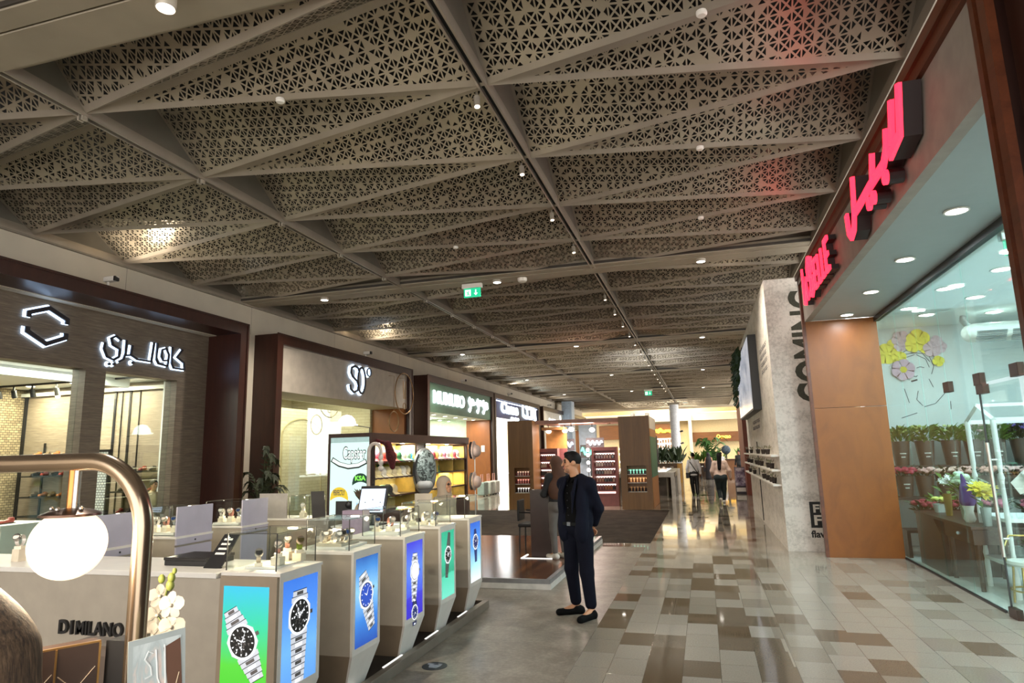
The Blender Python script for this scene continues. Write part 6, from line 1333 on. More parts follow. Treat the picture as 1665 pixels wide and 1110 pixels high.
for i, x in enumerate((-2.6, -1.9)):
    t = thing('bar_stool', 'dark bar stool under the metal island, %s' % ['left', 'right'][i], 'stool', (x, 25.75, 0), 'stools at the metal island'); MB().box(x-.18, 25.3, .62, x+.18, 25.65, .67).build('seat', BLACK, t); MB().box(x-.18, 25.28, .67, x+.18, 25.31, .9).build('backrest', BLACK, t)
    for a in (-.16, .16):
        for b_ in (25.33, 25.62): MB().cyl((x+a, b_, 0), (x+a, b_, .62), .014, n=6).build('leg', BLACK, t)
t = thing('dark_screen', 'dark standing menu screen behind the metal island', 'screen', (-2.6, 33, 0)); MB().box(-3.0, 33, 1.0, -2.2, 33.1, 2.5).build('panel', mat('screen_brown', '2c2020', .4), t); MB().box(-2.7, 33.02, 0, -2.5, 33.1, 1.0).build('stand', BLACK, t)
# planters and palms
def planter(x0, x1, y0, y1, h, label, n, seed, hh=1.1, m=LEAFD):
    t = thing('planter', label, 'planter', ((x0+x1)/2, (y0+y1)/2, 0)); MB().box(x0, y0, 0, x1, y1, h).build('planter_box', mat('planter_brown', '4c3622', .5), t); MB().box(x1-.25, y0-.02, 0, x1+.02, y0, h).build('timber_strip', mat('strip_oak', 'a97f3c', .5), t)
    lf = MB(); rr = random.Random(seed)
    for i in range(n):
        p = Vector((x0+(x1-x0)*rr.random(), y0+(y1-y0)*rr.random(), h)); a = rr.random()*6.28; d = Vector((math.cos(a)*.5, math.sin(a)*.5, .7+.6*rr.random())).normalized(); L = hh*(.5+.6*rr.random()); s = d.cross(Vector((0, 0, 1))).normalized()*(.09+.05*rr.random()); q = p+d*L*.6
        lf.quad(p, q+s, p+d*L-Vector((0, 0, .15*L)), q-s)
    lf.build('foliage', m, t); return t
planter(-3.1, -1.3, 38.5, 40.5, 1.05, 'brown planter with dense dark leaves beside the round column', 90, 1, 1.3)
planter(-.9, 1.2, 46, 47, .9, 'long planter of green leaves before the far restaurant', 90, 2, 1.1, LEAFM); planter(2.1, 3.6, 44, 45, .9, 'planter of leafy plants at the right of the far restaurant', 80, 3, 1.2, LEAFM)
palm((.35, 45, 0), 'tall green palm in the middle of the far hall', 2.5, 16, 1.1, .4, seed=5, m='3f6a2f', lw=.05); palm((2.7, 42.6, 0), 'smaller leafy palm near the right wall at the far end', 2.2, 10, .8, .3, seed=8, m='35552a', lw=.04)
sdf_build([('e', (1.3, 43.3, 1.75), (.28, .28, .28))], .06, 'topiary', mat('blue_grey_bush', '39464f', .8, var=.3, sc=12)); tag(bpy.data.objects['topiary'], 'round blue grey bush beside the far palm', 'bush'); MB_ = MB().cyl((1.3, 43.3, 0), (1.3, 43.3, 1.5), .05, n=8).build('trunk', mat('palm_stem', '3d4526')); MB_.parent = bpy.data.objects['topiary']
t = thing('reception_desk', 'brown timber reception desk at the far restaurant', 'desk', (1.7, 42, 0)); MB().box(1.2, 41.6, 0, 2.3, 42.4, 1.15).build('desk_body', mat('desk_brown', '6b4526', .5), t); MB().box(1.15, 41.55, 1.15, 2.35, 42.45, 1.2).build('desk_top', DARKW, t)
for i, (x, y) in enumerate(((-.8, 43.5), (-.3, 44.2))):
    t = thing('cafe_table', 'white round cafe table, %s, in the far seating area' % ['nearer', 'farther'][i], 'table', (x, y, 0), 'cafe tables in the far hall'); MB().cyl((x, y, .72), (x, y, .75), .4, n=20).build('tabletop', WHITE, t); MB().cyl((x, y, 0), (x, y, .72), .04, n=8).build('leg', BLACK, t)
    c = thing('cafe_chair', 'black cafe chair beside the %s far table' % ['nearer', 'farther'][i], 'chair', (x+.35, y-.6, 0), 'cafe chairs in the far hall'); MB().box(x+.15, y-.8, .42, x+.55, y-.4, .46).build('seat', BLACK, c); MB().box(x+.15, y-.82, .46, x+.55, y-.78, .85).build('backrest', BLACK, c)
    for a in (.18, .52):
        for b_ in (-.78, -.43): MB().cyl((x+a, y+b_, 0), (x+a, y+b_, .42), .015, n=6).build('leg', BLACK, c)
t = thing('poster_stand', 'tall printed poster stand at the right before the rust panel', 'stand', (1.3, 28.4, 0))
MB().box(1.12, 28.3, 0, 1.62, 28.75, 1.05).build('body', mat('stand_dark', '2c2730', .5), t); tt = NT('poster_stand_print'); nn = tt.noise(tt.co('Object'), 5, 4); tt.col(tt.ramp(nn, [(.35, hexc('3a2c3c')), (.5, hexc('8a7a94')), (.62, hexc('d9d3dc'))])); tt.pr(.4); MB().box(1.12, 28.285, .3, 1.62, 28.3, 1.03).build('print', tt.mat, t); MB().box(1.14, 28.28, .08, 1.6, 28.3, .24).build('white_feet', WHITE, t)
# ================================================================== people
SKIN = mat('skin_tan', 'b58463', .5, var=.04); SKIND = mat('skin_brown', '8f5f45', .5, var=.04); EYE = mat('eye_dark', '1d1512', .3); LIP = mat('lip', '9a5a4c', .5)
class Fig:
    def __init__(s, x, y, f, h, z=0, **j):
        s.o = Vector((x, y, z)); L = math.hypot(*f); s.f = Vector((f[0]/L, f[1]/L, 0)); s.l = Vector((-s.f.y, s.f.x, 0)); s.k = h/1.75
        d = dict(hipL=(.09, 0, .9), hipR=(-.09, 0, .9), kneeL=(.1, .02, .49), kneeR=(-.1, .02, .49), ankL=(.1, -.02, .09), ankR=(-.1, -.02, .09), toeL=(.12, .17, .03), toeR=(-.12, .17, .03), heelL=(.1, -.06, .04), heelR=(-.1, -.06, .04),
                 pel=(0, 0, .96), belly=(0, .01, 1.08), chest=(0, 0, 1.27), nb=(0, -.02, 1.46), hd=(0, .02, 1.63), shL=(.18, -.01, 1.40), shR=(-.18, -.01, 1.40), elL=(.25, -.03, 1.12), elR=(-.25, -.03, 1.12), wrL=(.26, .05, .88), wrR=(-.26, .05, .88))
        d.update(j); s.j = d
    def p(s, a):
        a = s.j[a] if isinstance(a, str) else a
        return s.o+(s.l*a[0]+s.f*a[1]+Vector((0, 0, a[2])))*s.k
    def c(s, a, b, r0, r1, m=0): return ('c', s.p(a), s.p(b), r0*s.k, r1*s.k, m)
    def e(s, a, r, m=0, f=None): f = f or s.f; return ('e', s.p(a), tuple(q*s.k for q in r), m, math.atan2(-f.x, f.y))
    def head(s, hf=None, eyes=True):
        hf = Vector((hf[0], hf[1], 0)).normalized() if hf else s.f; hl = Vector((-hf.y, hf.x, 0)); s.hf, s.hl = hf, hl
        C = s.p('hd'); k = s.k; rz = math.atan2(-hf.x, hf.y); P = lambda a, b, z: C+(hl*a+hf*b+Vector((0, 0, z)))*k; s.P = P
        E = lambda a, b, z, r, m=0: ('e', P(a, b, z), tuple(q*k for q in r), m, rz); K = lambda a, b, r0, r1, m=0: ('c', P(*a), P(*b), r0*k, r1*k, m); s.E = E
        o = [E(0, -.012, .03, (.074, .094, .092)), E(0, .02, -.05, (.056, .066, .066)), E(0, .066, -.088, (.028, .022, .02)), K((0, .088, .02), (0, .107, -.022), .009, .014), K((.03, .078, .034), (-.03, .078, .034), .016, .016),
             E(.073, -.008, .0, (.011, .02, .028)), E(-.073, -.008, .0, (.011, .02, .028)), E(.04, .06, -.02, (.022, .025, .02)), E(-.04, .06, -.02, (.022, .025, .02))]
        if eyes: o += [E(.031, .086, .01, (.013, .008, .007), 1), E(-.031, .086, .01, (.013, .008, .007), 1), K((.02, .09, -.055), (-.02, .09, -.055), .008, .008, 2), K((.016, .094, .032), (.046, .084, .034), .006, .005, 1), K((-.016, .094, .032), (-.046, .084, .034), .006, .005, 1)]
        return o
    def hand(s, w, d, side, nrm=None, curl=.5):
        """palm, four bent fingers of unequal length, thumb from the side of the palm"""
        W = s.p(w) if isinstance(w, str) else Vector(w); d = Vector(d).normalized(); n = Vector(nrm or (s.f.x, s.f.y, 0)); n = (n-d*n.dot(d)).normalized(); t = d.cross(n)*side; k = s.k; o = []
        o.append(('c', W, W+d*.045*k, .026*k, .028*k, 0))
        for i, (L, off) in enumerate(((.07, .028), (.08, .01), (.075, -.009), (.058, -.027))):
            b = W+d*.085*k+t*off*k; o.append(('c', W+d*.03*k+t*off*.7*k, b, .013*k, .0105*k, 0)); dd = d; p0 = b
            for q in range(3): dd = (dd+n*curl*.55).normalized(); p1 = p0+dd*L*[.42, .33, .25][q]*k; o.append(('c', p0, p1, (.0098-.001*q)*k, (.0088-.001*q)*k, 0)); p0 = p1
        b = W+d*.025*k+t*.024*k; d2 = (d*.6+t*.7+n*.3).normalized(); m_ = b+d2*.04*k; o.append(('c', b, m_, .0125*k, .0105*k, 0)); o.append(('c', m_, m_+(d2+d*.5+n*.2).normalized()*.03*k, .0105*k, .0085*k, 0)); return o
    def body(s, parent, skin, res, hf=None, hands=None, eyes=True):
        o = s.head(hf, eyes)+[s.c('nb', s.j['hd'][:2]+(s.j['hd'][2]-.06,), .055, .053), s.c('pel', 'chest', .1, .1), s.c('chest', 'nb', .1, .05), s.c('shL', 'shR', .045, .045)]
        for q in 'LR':
            o += [s.c('sh'+q, 'el'+q, .042, .036), s.c('el'+q, 'wr'+q, .036, .025), s.c('hip'+q, 'knee'+q, .075, .05), s.c('knee'+q, 'ank'+q, .048, .032), s.c('ank'+q, 'toe'+q, .03, .022)]
            hd_ = (hands or {}).get(q); d = (s.p('wr'+q)-s.p('el'+q)).normalized()
            o += s.hand('wr'+q, hd_[0] if hd_ else d, 1 if q == 'L' else -1, hd_[1] if hd_ else None, hd_[2] if hd_ else .5)
        return sdf_build(o, res, 'body', [skin, EYE, LIP], parent, .012)
    def trousers(s, parent, m, res, hem=.13, rt=(.1, .072, .056), waist=1.0, seat=0, name='trousers'):
        o = [s.c((0, 0, waist), 'pel', .125, .13)]
        if seat: o += [s.e((.08, -.06, .88), (seat, seat, seat*.95)), s.e((-.08, -.06, .88), (seat, seat, seat*.95))]
        for q in 'LR':
            a = Vector(s.j['ank'+q]); kn = Vector(s.j['knee'+q]); e = kn.lerp(a, 1-(hem-.09)/max(.1, kn.z-a.z))
            o += [s.c('hip'+q, 'knee'+q, rt[0], rt[1]), s.c('knee'+q, tuple(e), rt[1], rt[2])]
        return sdf_build(o, res, name, m, parent, .03)
    def shoes(s, parent, m, res, r=.042, sole=None):
        for q in 'LR': sdf_build([s.c('heel'+q, 'toe'+q, r, r*.82), s.c((s.j['ank'+q][0], s.j['ank'+q][1], s.j['ank'+q][2]-.025), 'heel'+q, r*.95, r)], res, 'shoe', m, parent, .02)
    def top(s, parent, m, res, name, r=(.15, .16, .07), sl=(.062, .052, .045), low=.92, k_=.04, d=.0, sleeve=1.0, extra=()):
        o = [s.e((0, .005+d, 1.25), (.185+d, r[0]-.03+d, .2)), s.e((0, .01, 1.02), (r[1]+d, r[0]-.025+d, .2)), s.c('nb', 'chest', .07, .12), s.c('shL', 'shR', .068+d, .068+d), s.e((0, 0, low), (r[1]+.005+d, r[0]-.02+d, .07))]
        for q in 'LR':
            o += [s.c('sh'+q, 'el'+q, sl[0]+d, sl[1]+d)]
            if sleeve > .5: o += [s.c('el'+q, tuple(Vector(s.j['el'+q]).lerp(Vector(s.j['wr'+q]), .93)), sl[1]+d, sl[2]+d)]
        return sdf_build(o+list(extra), res, name, m, parent, k_)
# ---- man in the navy suit
t = thing('person', 'man in navy suit and black shirt standing with hands behind his back', 'person', (-1.45, 7.5, 0))
F = Fig(-1.45, 7.5, (-.5, -.86), 1.775, hipL=(.1, .0, .89), kneeL=(.13, .02, .47), ankL=(.175, .02, .09), toeL=(.2, .24, .03), heelL=(.175, -.0, .035), hipR=(-.09, 0, .89), kneeR=(-.1, .01, .49), ankR=(-.09, -.04, .09), toeR=(-.2, .13, .03), heelR=(-.07, -.08, .035),
        elL=(.2, -.15, 1.14), wrL=(.08, -.2, .95), elR=(-.24, -.15, 1.12), wrR=(-.04, -.21, .93), hd=(-.015, .035, 1.645), nb=(0, -.015, 1.47), shL=(.19, -.01, 1.41), shR=(-.19, -.01, 1.41))
F.body(t, SKIN, .0065, (-.93, -.36), dict(L=((-.8, .1, -.5), (0, -1, 0), .5), R=((.7, -.2, -.5), (0, -1, 0), .5)))
NAVY = mat('navy_suit_cloth', '0b0e1c', .85, 0, .15, var=.08, sc=60); SHIRT = mat('black_shirt_cloth', '050506', .8, 0, .1, var=.08); TRO = mat('navy_trouser_cloth', '090b18', .85, 0, .15, var=.08, sc=60)
F.trousers(t, TRO, .009, .15, (.102, .076, .062))
F.top(t, SHIRT, .009, 'shirt', (.138, .15, .07), (.05, .045, .04), .96, .03, sleeve=0)
m_ = MB(); C = F.p((.0, .16, 1.48))
sdf_build([F.c((.055, .02, 1.5), (.03, .1, 1.44), .014, .012), F.c((-.055, .02, 1.5), (-.03, .1, 1.44), .014, .012), F.c((.055, .02, 1.5), (0, -.06, 1.52), .014, .014), F.c((-.055, .02, 1.5), (0, -.06, 1.52), .014, .014)], .006, 'collar', SHIRT, t, .012)
jk = [F.e((.0, -.045, 1.25), (.2, .13, .2)), F.e((0, -.03, 1.03), (.185, .13, .22)), F.e((0, -.015, .86), (.195, .145, .1)), F.c('shL', 'shR', .075, .075), F.c('shL', (.06, -.02, 1.47), .07, .06), F.c('shR', (-.06, -.02, 1.47), .07, .06)]
for q in 'LR': jk += [F.c('sh'+q, 'el'+q, .064, .054), F.c('el'+q, tuple(Vector(F.j['el'+q]).lerp(Vector(F.j['wr'+q]), .88)), .054, .044)]
jk += [F.e((.135, .06, 1.2), (.07, .07, .22)), F.e((-.135, .06, 1.2), (.07, .07, .22)), F.e((.13, .07, .95), (.075, .075, .18)), F.e((-.13, .07, .95), (.075, .075, .18))]
jk += [('-e', F.p((0, .16, 1.24)), (.062*F.k, .115*F.k, .34*F.k), 0, math.atan2(-F.f.x, F.f.y)), ('-e', F.p((0, .16, .8)), (.07*F.k, .14*F.k, .2*F.k), 0, math.atan2(-F.f.x, F.f.y)), ('-e', F.p((0, -.01, 1.52)), (.06*F.k, .07*F.k, .06*F.k), 0)]
sdf_build(jk, .008, 'jacket', NAVY, t, .03)
for sgn in (1, -1): sdf_build([F.c((sgn*.075, .075, 1.47), (sgn*.085, .145, 1.32), .018, .022), F.c((sgn*.085, .145, 1.32), (sgn*.065, .15, 1.1), .022, .008)], .007, 'lapel', NAVY, t, .015)
b_ = MB(); pc = F.p((0, .133, .985)); r_ = F.l; u_ = Vector((0, 0, 1)); b_.prism([pc+r_*.12-u_*.016-F.f*.03, pc-r_*.12-u_*.016-F.f*.03, pc-r_*.12+u_*.016-F.f*.03, pc+r_*.12+u_*.016-F.f*.03], F.f*.032); b_.build('belt', mat('belt_leather', '0a0a0a', .5, 0, .2), t)
b_ = MB(); b_.prism([pc+r_*.025-u_*.02, pc-r_*.025-u_*.02, pc-r_*.025+u_*.02, pc+r_*.025+u_*.02], F.f*.012); b_.build('belt_buckle', CHROME, t)
b_ = MB(); [b_.ball(F.p((0, .148-.004*abs(i-2), 1.4-.08*i)), .0065, 8, 5) for i in range(5)]; b_.build('shirt_buttons', mat('button_black', '2c2c30', .3), t)
F.shoes(t, mat('black_shoe_suede', '060607', .8, 0, .12), .007, .046)
sdf_build([F.E(0, -.014, .042, (.079, .1, .094)), F.E(0, .04, .1, (.06, .045, .03)), ('-e', F.P(0, .09, -.035), tuple(q*F.k for q in (.1, .085, .1)), 0, math.atan2(-F.hf.x, F.hf.y)), ('-e', F.P(0, -.0, -.13), tuple(q*F.k for q in (.12, .16, .11)), 0)], .0065, 'hair', mat('hair_black', '080707', .65, 0, .2, var=.1, sc=60), t, .012)
sdf_build([F.E(0, .052, -.08, (.046, .034, .028)), ('-e', F.P(0, .1, -.052), tuple(q*F.k for q in (.03, .03, .014)), 0, math.atan2(-F.hf.x, F.hf.y)), F.E(.03, .05, -.07, (.02, .025, .03)), F.E(-.03, .05, -.07, (.02, .025, .03))], .006, 'stubble', mat('stubble_brown', '8a644d', .7), t, .01)
# ---- woman with brown headscarf at the information stand
t = thing('person', 'woman with long brown scarf and grey trousers leaning at the information stand', 'person', (-2.36, 10.62, .127))
F = Fig(-2.36, 10.6, (-.75, .65), 1.6, .127, hd=(0, .05, 1.62), wrL=(.12, .3, 1.1), elL=(.24, .08, 1.1), wrR=(-.05, .3, 1.12), elR=(-.24, .06, 1.1))
F.body(t, SKIN, .013); F.trousers(t, mat('grey_leggings', '5f5955', .8), .014, .12, (.1, .066, .05), seat=.1); F.top(t, mat('black_top_cloth', '131214', .8), .014, 'top', (.15, .15, .07), low=.98)
sdf_build([F.e((0, .0, 1.66), (.1, .115, .12)), F.c((0, -.05, 1.62), (0, -.06, 1.4), .1, .14), F.e((0, -.03, 1.2), (.2, .15, .26)), F.c((-.1, .02, 1.4), (-.14, .06, .98), .1, .05), ('-e', F.p((0, .13, 1.62)), (.07, .07, .09), 0, math.atan2(-F.f.x, F.f.y))], .013, 'headscarf', mat('brown_scarf', '4b2f20', .85, var=.1), t, .04); F.shoes(t, mat('white_trainers', 'c9c2b8', .5), .012, .048)
# ---- woman with cream headscarf behind the watch kiosk
t = thing('person', 'woman in cream headscarf behind the watch kiosk facing right', 'person', (-3.36, 8.22, 0))
F = Fig(-3.36, 8.22, (.95, -.3), 1.5)
F.body(t, SKIN, .011); F.trousers(t, mat('cream_robe', 'a3937c', .8), .016, .1, (.13, .12, .12), name='long_skirt'); F.top(t, mat('cream_robe', 'a3937c'), .014, 'robe', (.16, .16, .07), low=.92); F.shoes(t, BLACK, .014)
sdf_build([F.e((0, -.02, 1.665), (.1, .125, .125)), F.c((0, -.01, 1.62), (0, .0, 1.45), .1, .12), F.e((0, -.01, 1.36), (.2, .15, .15)), ('-e', F.p((0, .125, 1.615)), (.072, .062, .095), 0, math.atan2(-F.f.x, F.f.y))], .01, 'headscarf', mat('cream_scarf', '9d8d7c', .85, var=.05), t, .03)
# ---- assistant inside the shoe shop
t = thing('person', 'dark haired person in cream top behind the shoe shop glass', 'person', (-10.9, 10.92, 0))
F = Fig(-10.88, 10.94, (1, -.2), 1.45)
F.body(t, SKIN, .016); F.trousers(t, BLACK, .02, .1); F.top(t, mat('cream_top_cloth', 'c2ad8c', .8), .016, 'top', (.15, .16, .07), low=.92); F.shoes(t, BLACK, .016)
sdf_build([F.E(0, -.02, .05, (.085, .11, .1)), F.E(0, -.1, .03, (.05, .06, .06)), ('-e', F.P(0, .09, -.02), (.08, .07, .08), 0, math.atan2(-F.hf.x, F.hf.y))], .014, 'hair', mat('hair_dark_brown', '120e0d', .6), t, .02)
# ---- walkers far down the aisle (backs to the camera)
t = thing('person', 'man walking away in white shirt with dark crossbody bag strap', 'person', (-.48, 27.8, 0))
F = Fig(-.48, 27.8, (0, 1), 1.66, kneeL=(.1, .05, .49), ankL=(.07, .1, .09), toeL=(.08, .28, .03), heelL=(.07, .06, .04), ankR=(-.1, -.12, .1), toeR=(-.11, .05, .03), heelR=(-.1, -.17, .06), elL=(.26, -.02, 1.12), elR=(-.26, -.02, 1.12), wrL=(.27, .06, .88), wrR=(-.27, .06, .88))
F.body(t, SKIND, .018, eyes=True); F.trousers(t, BLACK, .018, .1, (.105, .085, .07), .9); F.top(t, mat('white_shirt_cloth', 'd3d1d2', .8), .018, 'shirt', (.16, .18, .07), (.07, .062, .052), .84); F.shoes(t, BLACK, .016)
sdf_build([F.E(0, -.014, .045, (.083, .102, .1)), ('-e', F.P(0, .085, -.04), (.1, .085, .1), 0)], .016, 'hair', mat('hair_black', '0d0b0b'), t, .012)
MB().tube([F.p((.17, -.04, 1.44)), F.p((.05, -.16, 1.25)), F.p((-.1, -.15, 1.0)), F.p((-.2, -.08, .86))], .016, 6).build('bag_strap', BLACK, t); MB().box(*(F.p((.19, -.12, .7))), *(F.p((.33, .06, .93)))).build('shoulder_bag', BLACK, t)
t = thing('person', 'woman walking away in pale pink sweater and dark jeans', 'person', (.46, 23.6, 0))
F = Fig(.46, 23.6, (-.08, 1), 1.66, kneeL=(.08, .06, .49), ankL=(.07, -.16, .15), toeL=(.08, -.06, .02), heelL=(.07, -.24, .14), ankR=(-.07, .06, .09), toeR=(-.08, .24, .03), heelR=(-.07, .02, .04), elR=(-.31, -.02, 1.12), wrR=(-.35, .1, .88), elL=(.27, .02, 1.12), wrL=(.26, .14, .95))
F.body(t, SKIN, .016); F.trousers(t, mat('dark_teal_jeans', '18272c', .8), .016, .12, (.14, .085, .062), .98, .155); F.top(t, mat('pale_pink_sweater', 'dcc1b4', .85), .016, 'sweater', (.19, .215, .08), (.085, .075, .055), .97, .05); F.shoes(t, mat('white_sneaker', 'cfcac2', .5), .014, .05)
sdf_build([F.E(0, -.02, .04, (.09, .11, .105)), F.c((0, -.06, 1.62), (.03, -.15, 1.2), .085, .06), ('-e', F.P(0, .09, -.03), (.1, .08, .11), 0)], .016, 'hair', mat('hair_black', '0d0b0b'), t, .03)
t = thing('person', 'person in long black robe far down the aisle', 'person', (.2, 41.8, 0))
F = Fig(.2, 41.8, (.1, 1), 1.6); F.body(t, SKIN, .024)
sdf_build([F.e((0, -.02, 1.66), (.1, .12, .12)), F.c((0, 0, 1.6), (0, 0, 1.3), .1, .17), F.c((0, 0, 1.3), (0, 0, .12), .19, .27)], .03, 'robe', mat('abaya_black', '151218', .8), t, .05); F.shoes(t, BLACK, .02)
t = thing('person', 'dark dressed person standing by the rust red panel', 'person', (1.85, 40, 0))
F = Fig(1.9, 40.3, (-.6, -1), 1.7); F.body(t, SKIND, .024); F.trousers(t, BLACK, .024); F.top(t, mat('dark_shirt', '17181b', .8), .024, 'shirt', (.16, .17, .07)); F.shoes(t, BLACK, .02); sdf_build([F.E(0, -.014, .045, (.083, .102, .1)), ('-e', F.P(0, .085, -.04), (.1, .085, .1), 0)], .02, 'hair', mat('hair_black', '0d0b0b'), t, .012)
t = thing('person', 'seated looking figure in white top near the far palm', 'person', (.9, 43.2, 0)); t['label'] = 'person in white top standing near the far palm'
F = Fig(.95, 43.0, (.3, 1), 1.6); F.body(t, SKIN, .024); F.trousers(t, BLACK, .024); F.top(t, mat('white_shirt_cloth', 'd3d1d2'), .024, 'shirt', (.16, .17, .07)); F.shoes(t, BLACK, .02); sdf_build([F.E(0, -.014, .045, (.083, .102, .1)), ('-e', F.P(0, .085, -.04), (.1, .085, .1), 0)], .02, 'hair', mat('hair_black', '0d0b0b'), t, .012)
# ================================================================== jewellery stand in the foreground
BRZ = mat('brushed_bronze_tube', '93826f', .24, .9, var=.04)
t = thing('display_table', 'dark jewellery display table under the globe lamp', 'table', (-1.65, 1.4, 0)); MB().box(-2.5, .8, 0, -1.0, 1.75, 1.06).build('table_body', mat('stand_taupe', '5a4c41', .5), t); MB().box(-2.52, .78, 1.06, -.98, 1.77, 1.09).build('tabletop', mat('stand_top', '3a302a', .4), t)
t = thing('arched_lamp', 'bronze arched tube lamp with glowing globe in the left foreground', 'lamp', (-1.37, 1.35, 1.09))
P = [(-1.365, 1.35, 1.1), (-1.365, 1.35, 1.6)]+[(-1.365-.18+.18*math.cos(a), 1.35, 1.61+.18*math.sin(a)) for a in np.linspace(.1, PI/2, 14)]+[(-2.2, 1.35, 1.79)]+[(-2.2-.18*math.sin(a), 1.35, 1.61+.18*math.cos(a)) for a in np.linspace(.2, PI/2, 8)]+[(-2.38, 1.35, 1.1)]
MB().tube(P, .0235, 20).build('arched_tube', BRZ, t, 60)
for x in (-1.365, -2.38): MB().cyl((x, 1.35, 1.09), (x, 1.35, 1.1), .05, n=20).build('foot_plate', BRZ, t, 40)
m_ = MB(); m_.cyl((-1.607, 1.35, 1.785), (-1.607, 1.35, 1.665), .011, n=14); m_.build('hanging_rod', mat('copper_rod', 'a06a3a', .25, .9), t, 40)
MB().cyl((-1.592, 1.35, 1.785), (-1.592, 1.35, 1.665), .009, n=12).build('conduit', mat('steel_rod', '9a9691', .25, .9), t, 40)
b = MB(); b.lathe([(.001, 0), (.072, 0), (.07, .006), (.05, .014), (.02, .02), (.001, .02)], (-1.605, 1.35, 1.652), 28); b.build('lamp_cap', mat('cap_bronze', '5d4a42', .3, .8), t, 40)
tt = NT('opal_globe'); lw = tt.n('ShaderNodeLayerWeight'); lw.inputs[0].default_value = .35; tt.emit(tt.ramp(lw.outputs[1], [(0, (1, .87, .66)), (1, (1, .74, .46))]), .42); tt.col((.8, .75, .7)); tt.pr(.3)
R = .089; prof = [(R*math.cos(a), R*math.sin(a)) for a in np.linspace(-PI/2+.02, .93, 22)]; b = MB(); b.lathe(prof, (-1.605, 1.35, 1.58), 36); b.build('glass_globe', tt.mat, t, 70)
for i in range(3): MB().ball((-1.605+.045*math.cos(i*1.2-2.6), 1.35+.045*math.sin(i*1.2-2.6), 1.672), .006, 8, 5).build('cap_screw', CHROME, t)
light('POINT', 'globe_light', (-1.5, 1.18, 1.56), 5, (1, .8, .55), .06)
# rounded form at the picture's lower left corner
tt = NT('streaked_brown_pile'); nn = tt.noise(tt.co('Object', (26, 26, 2.2)), 5, 5, .7); tt.col(tt.ramp(nn, [(.35, hexc('2f241d')), (.5, hexc('51402f')), (.68, hexc('77604a'))])); tt.pr(.8); tt.bump(nn, .4, .01)
sc_ = .72; q_ = lambda x, z: ((x-.055)*sc_, 1.35*sc_, 1.78-(1.75-z)*sc_)
o = sdf_build([('c', q_(-2.02, 1.44), q_(-1.93, 1.22), .105*sc_, .19*sc_), ('c', q_(-1.93, 1.22), q_(-1.9, 1.02), .19*sc_, .2*sc_), ('c', q_(-1.9, 1.02), (-1.37, .97, 1.1), .14, .1)], .009, 'display_bust', tt.mat, None, .05); tag(o, 'brown streaked rounded display bust in the lower left corner', 'bust')
# necklace board
A, B = Vector((-1.512, 1.2, 0)), Vector((-1.44, 1.322, 0)); d = (B-A); n = Vector((.86, -.51, 0)).normalized(); e = d.normalized(); back = Vector((.01, .09, 0)).normalized()
A2 = A-e*.05; Z0, Z1 = 1.09, 1.358; z = lambda q, h: Vector((q.x, q.y, h))
t = thing('necklace_board', 'dark brown necklace board with gilt edges and silver chains in the foreground', 'jewellery display', (A.x, A.y, 1.09))
MB().prism([z(A2, Z0), z(B, Z0), z(B, Z1), z(A2, Z1)], -n*.06).build('board', mat('board_brown', '3a2a24', .5), t)
GLT = mat('gilt_edge', 'a5804f', .3, .8); m_ = MB(); m_.prism([z(A2, Z1), z(B, Z1), z(B, Z1+.004), z(A2, Z1+.004)], -n*.008); m_.build('top_edge', GLT, t)
for q in (A2.lerp(B, .52), B-e*.004): MB().prism([z(q, Z0), z(q+e*.004, Z0), z(q+e*.004, Z1), z(q, Z1)], n*.004).build('divider', GLT, t)
SIL = mat('silver_chain', 'd9d5ce', .2, .9)
for q0, q1 in ((.1, .5), (.56, .95)):
    for k in range(4):
        h = Z1-.06-.045*k; a_, b_ = A2.lerp(B, q0), A2.lerp(B, q1); mid = (a_+b_)/2; m_ = MB()
        m_.tube([z(a_+n*.004, h), z(a_.lerp(mid, .7)+n*.005, h-.026), z(mid+n*.006, h-.036), z(b_.lerp(mid, .7)+n*.005, h-.022), z(b_+n*.004, h+.008)], .0016, 6); m_.ball(z(mid+n*.007, h-.044), (.006, .006, .01), 8, 6); m_.build('necklace', SIL, t, 60)
t2 = thing('jewellery_case', 'black jewellery case with bronze edge behind the necklace board', 'case', (-1.4, 1.36, 1.09))
MB().prism([z(B+Vector((.003, .012, 0)), Z0), Vector((-1.372, 1.34, Z0)), Vector((-1.372, 1.34, Z1)), z(B+Vector((.003, .012, 0)), Z1)], (-.0, .06, 0)).build('case_body', BLACK, t2)
m_ = MB(); m_.box(-1.38, 1.335, Z0, -1.37, 1.4, Z1+.004); m_.build('bronze_edge', BRZ, t2)
for zz in (1.345, 1.28): MB().cyl((-1.372, 1.37, zz), (-1.362, 1.37, zz), .006, n=10).build('screw', BLACK, t2)
o = MB().box(-1.8, 1.5, 1.09, -1.52, 1.62, 1.284).build('dark_box', mat('box_taupe', '3d332c', .45), bev=.02); tag(o, 'dark rounded box behind the necklace board below the counter lettering', 'box')
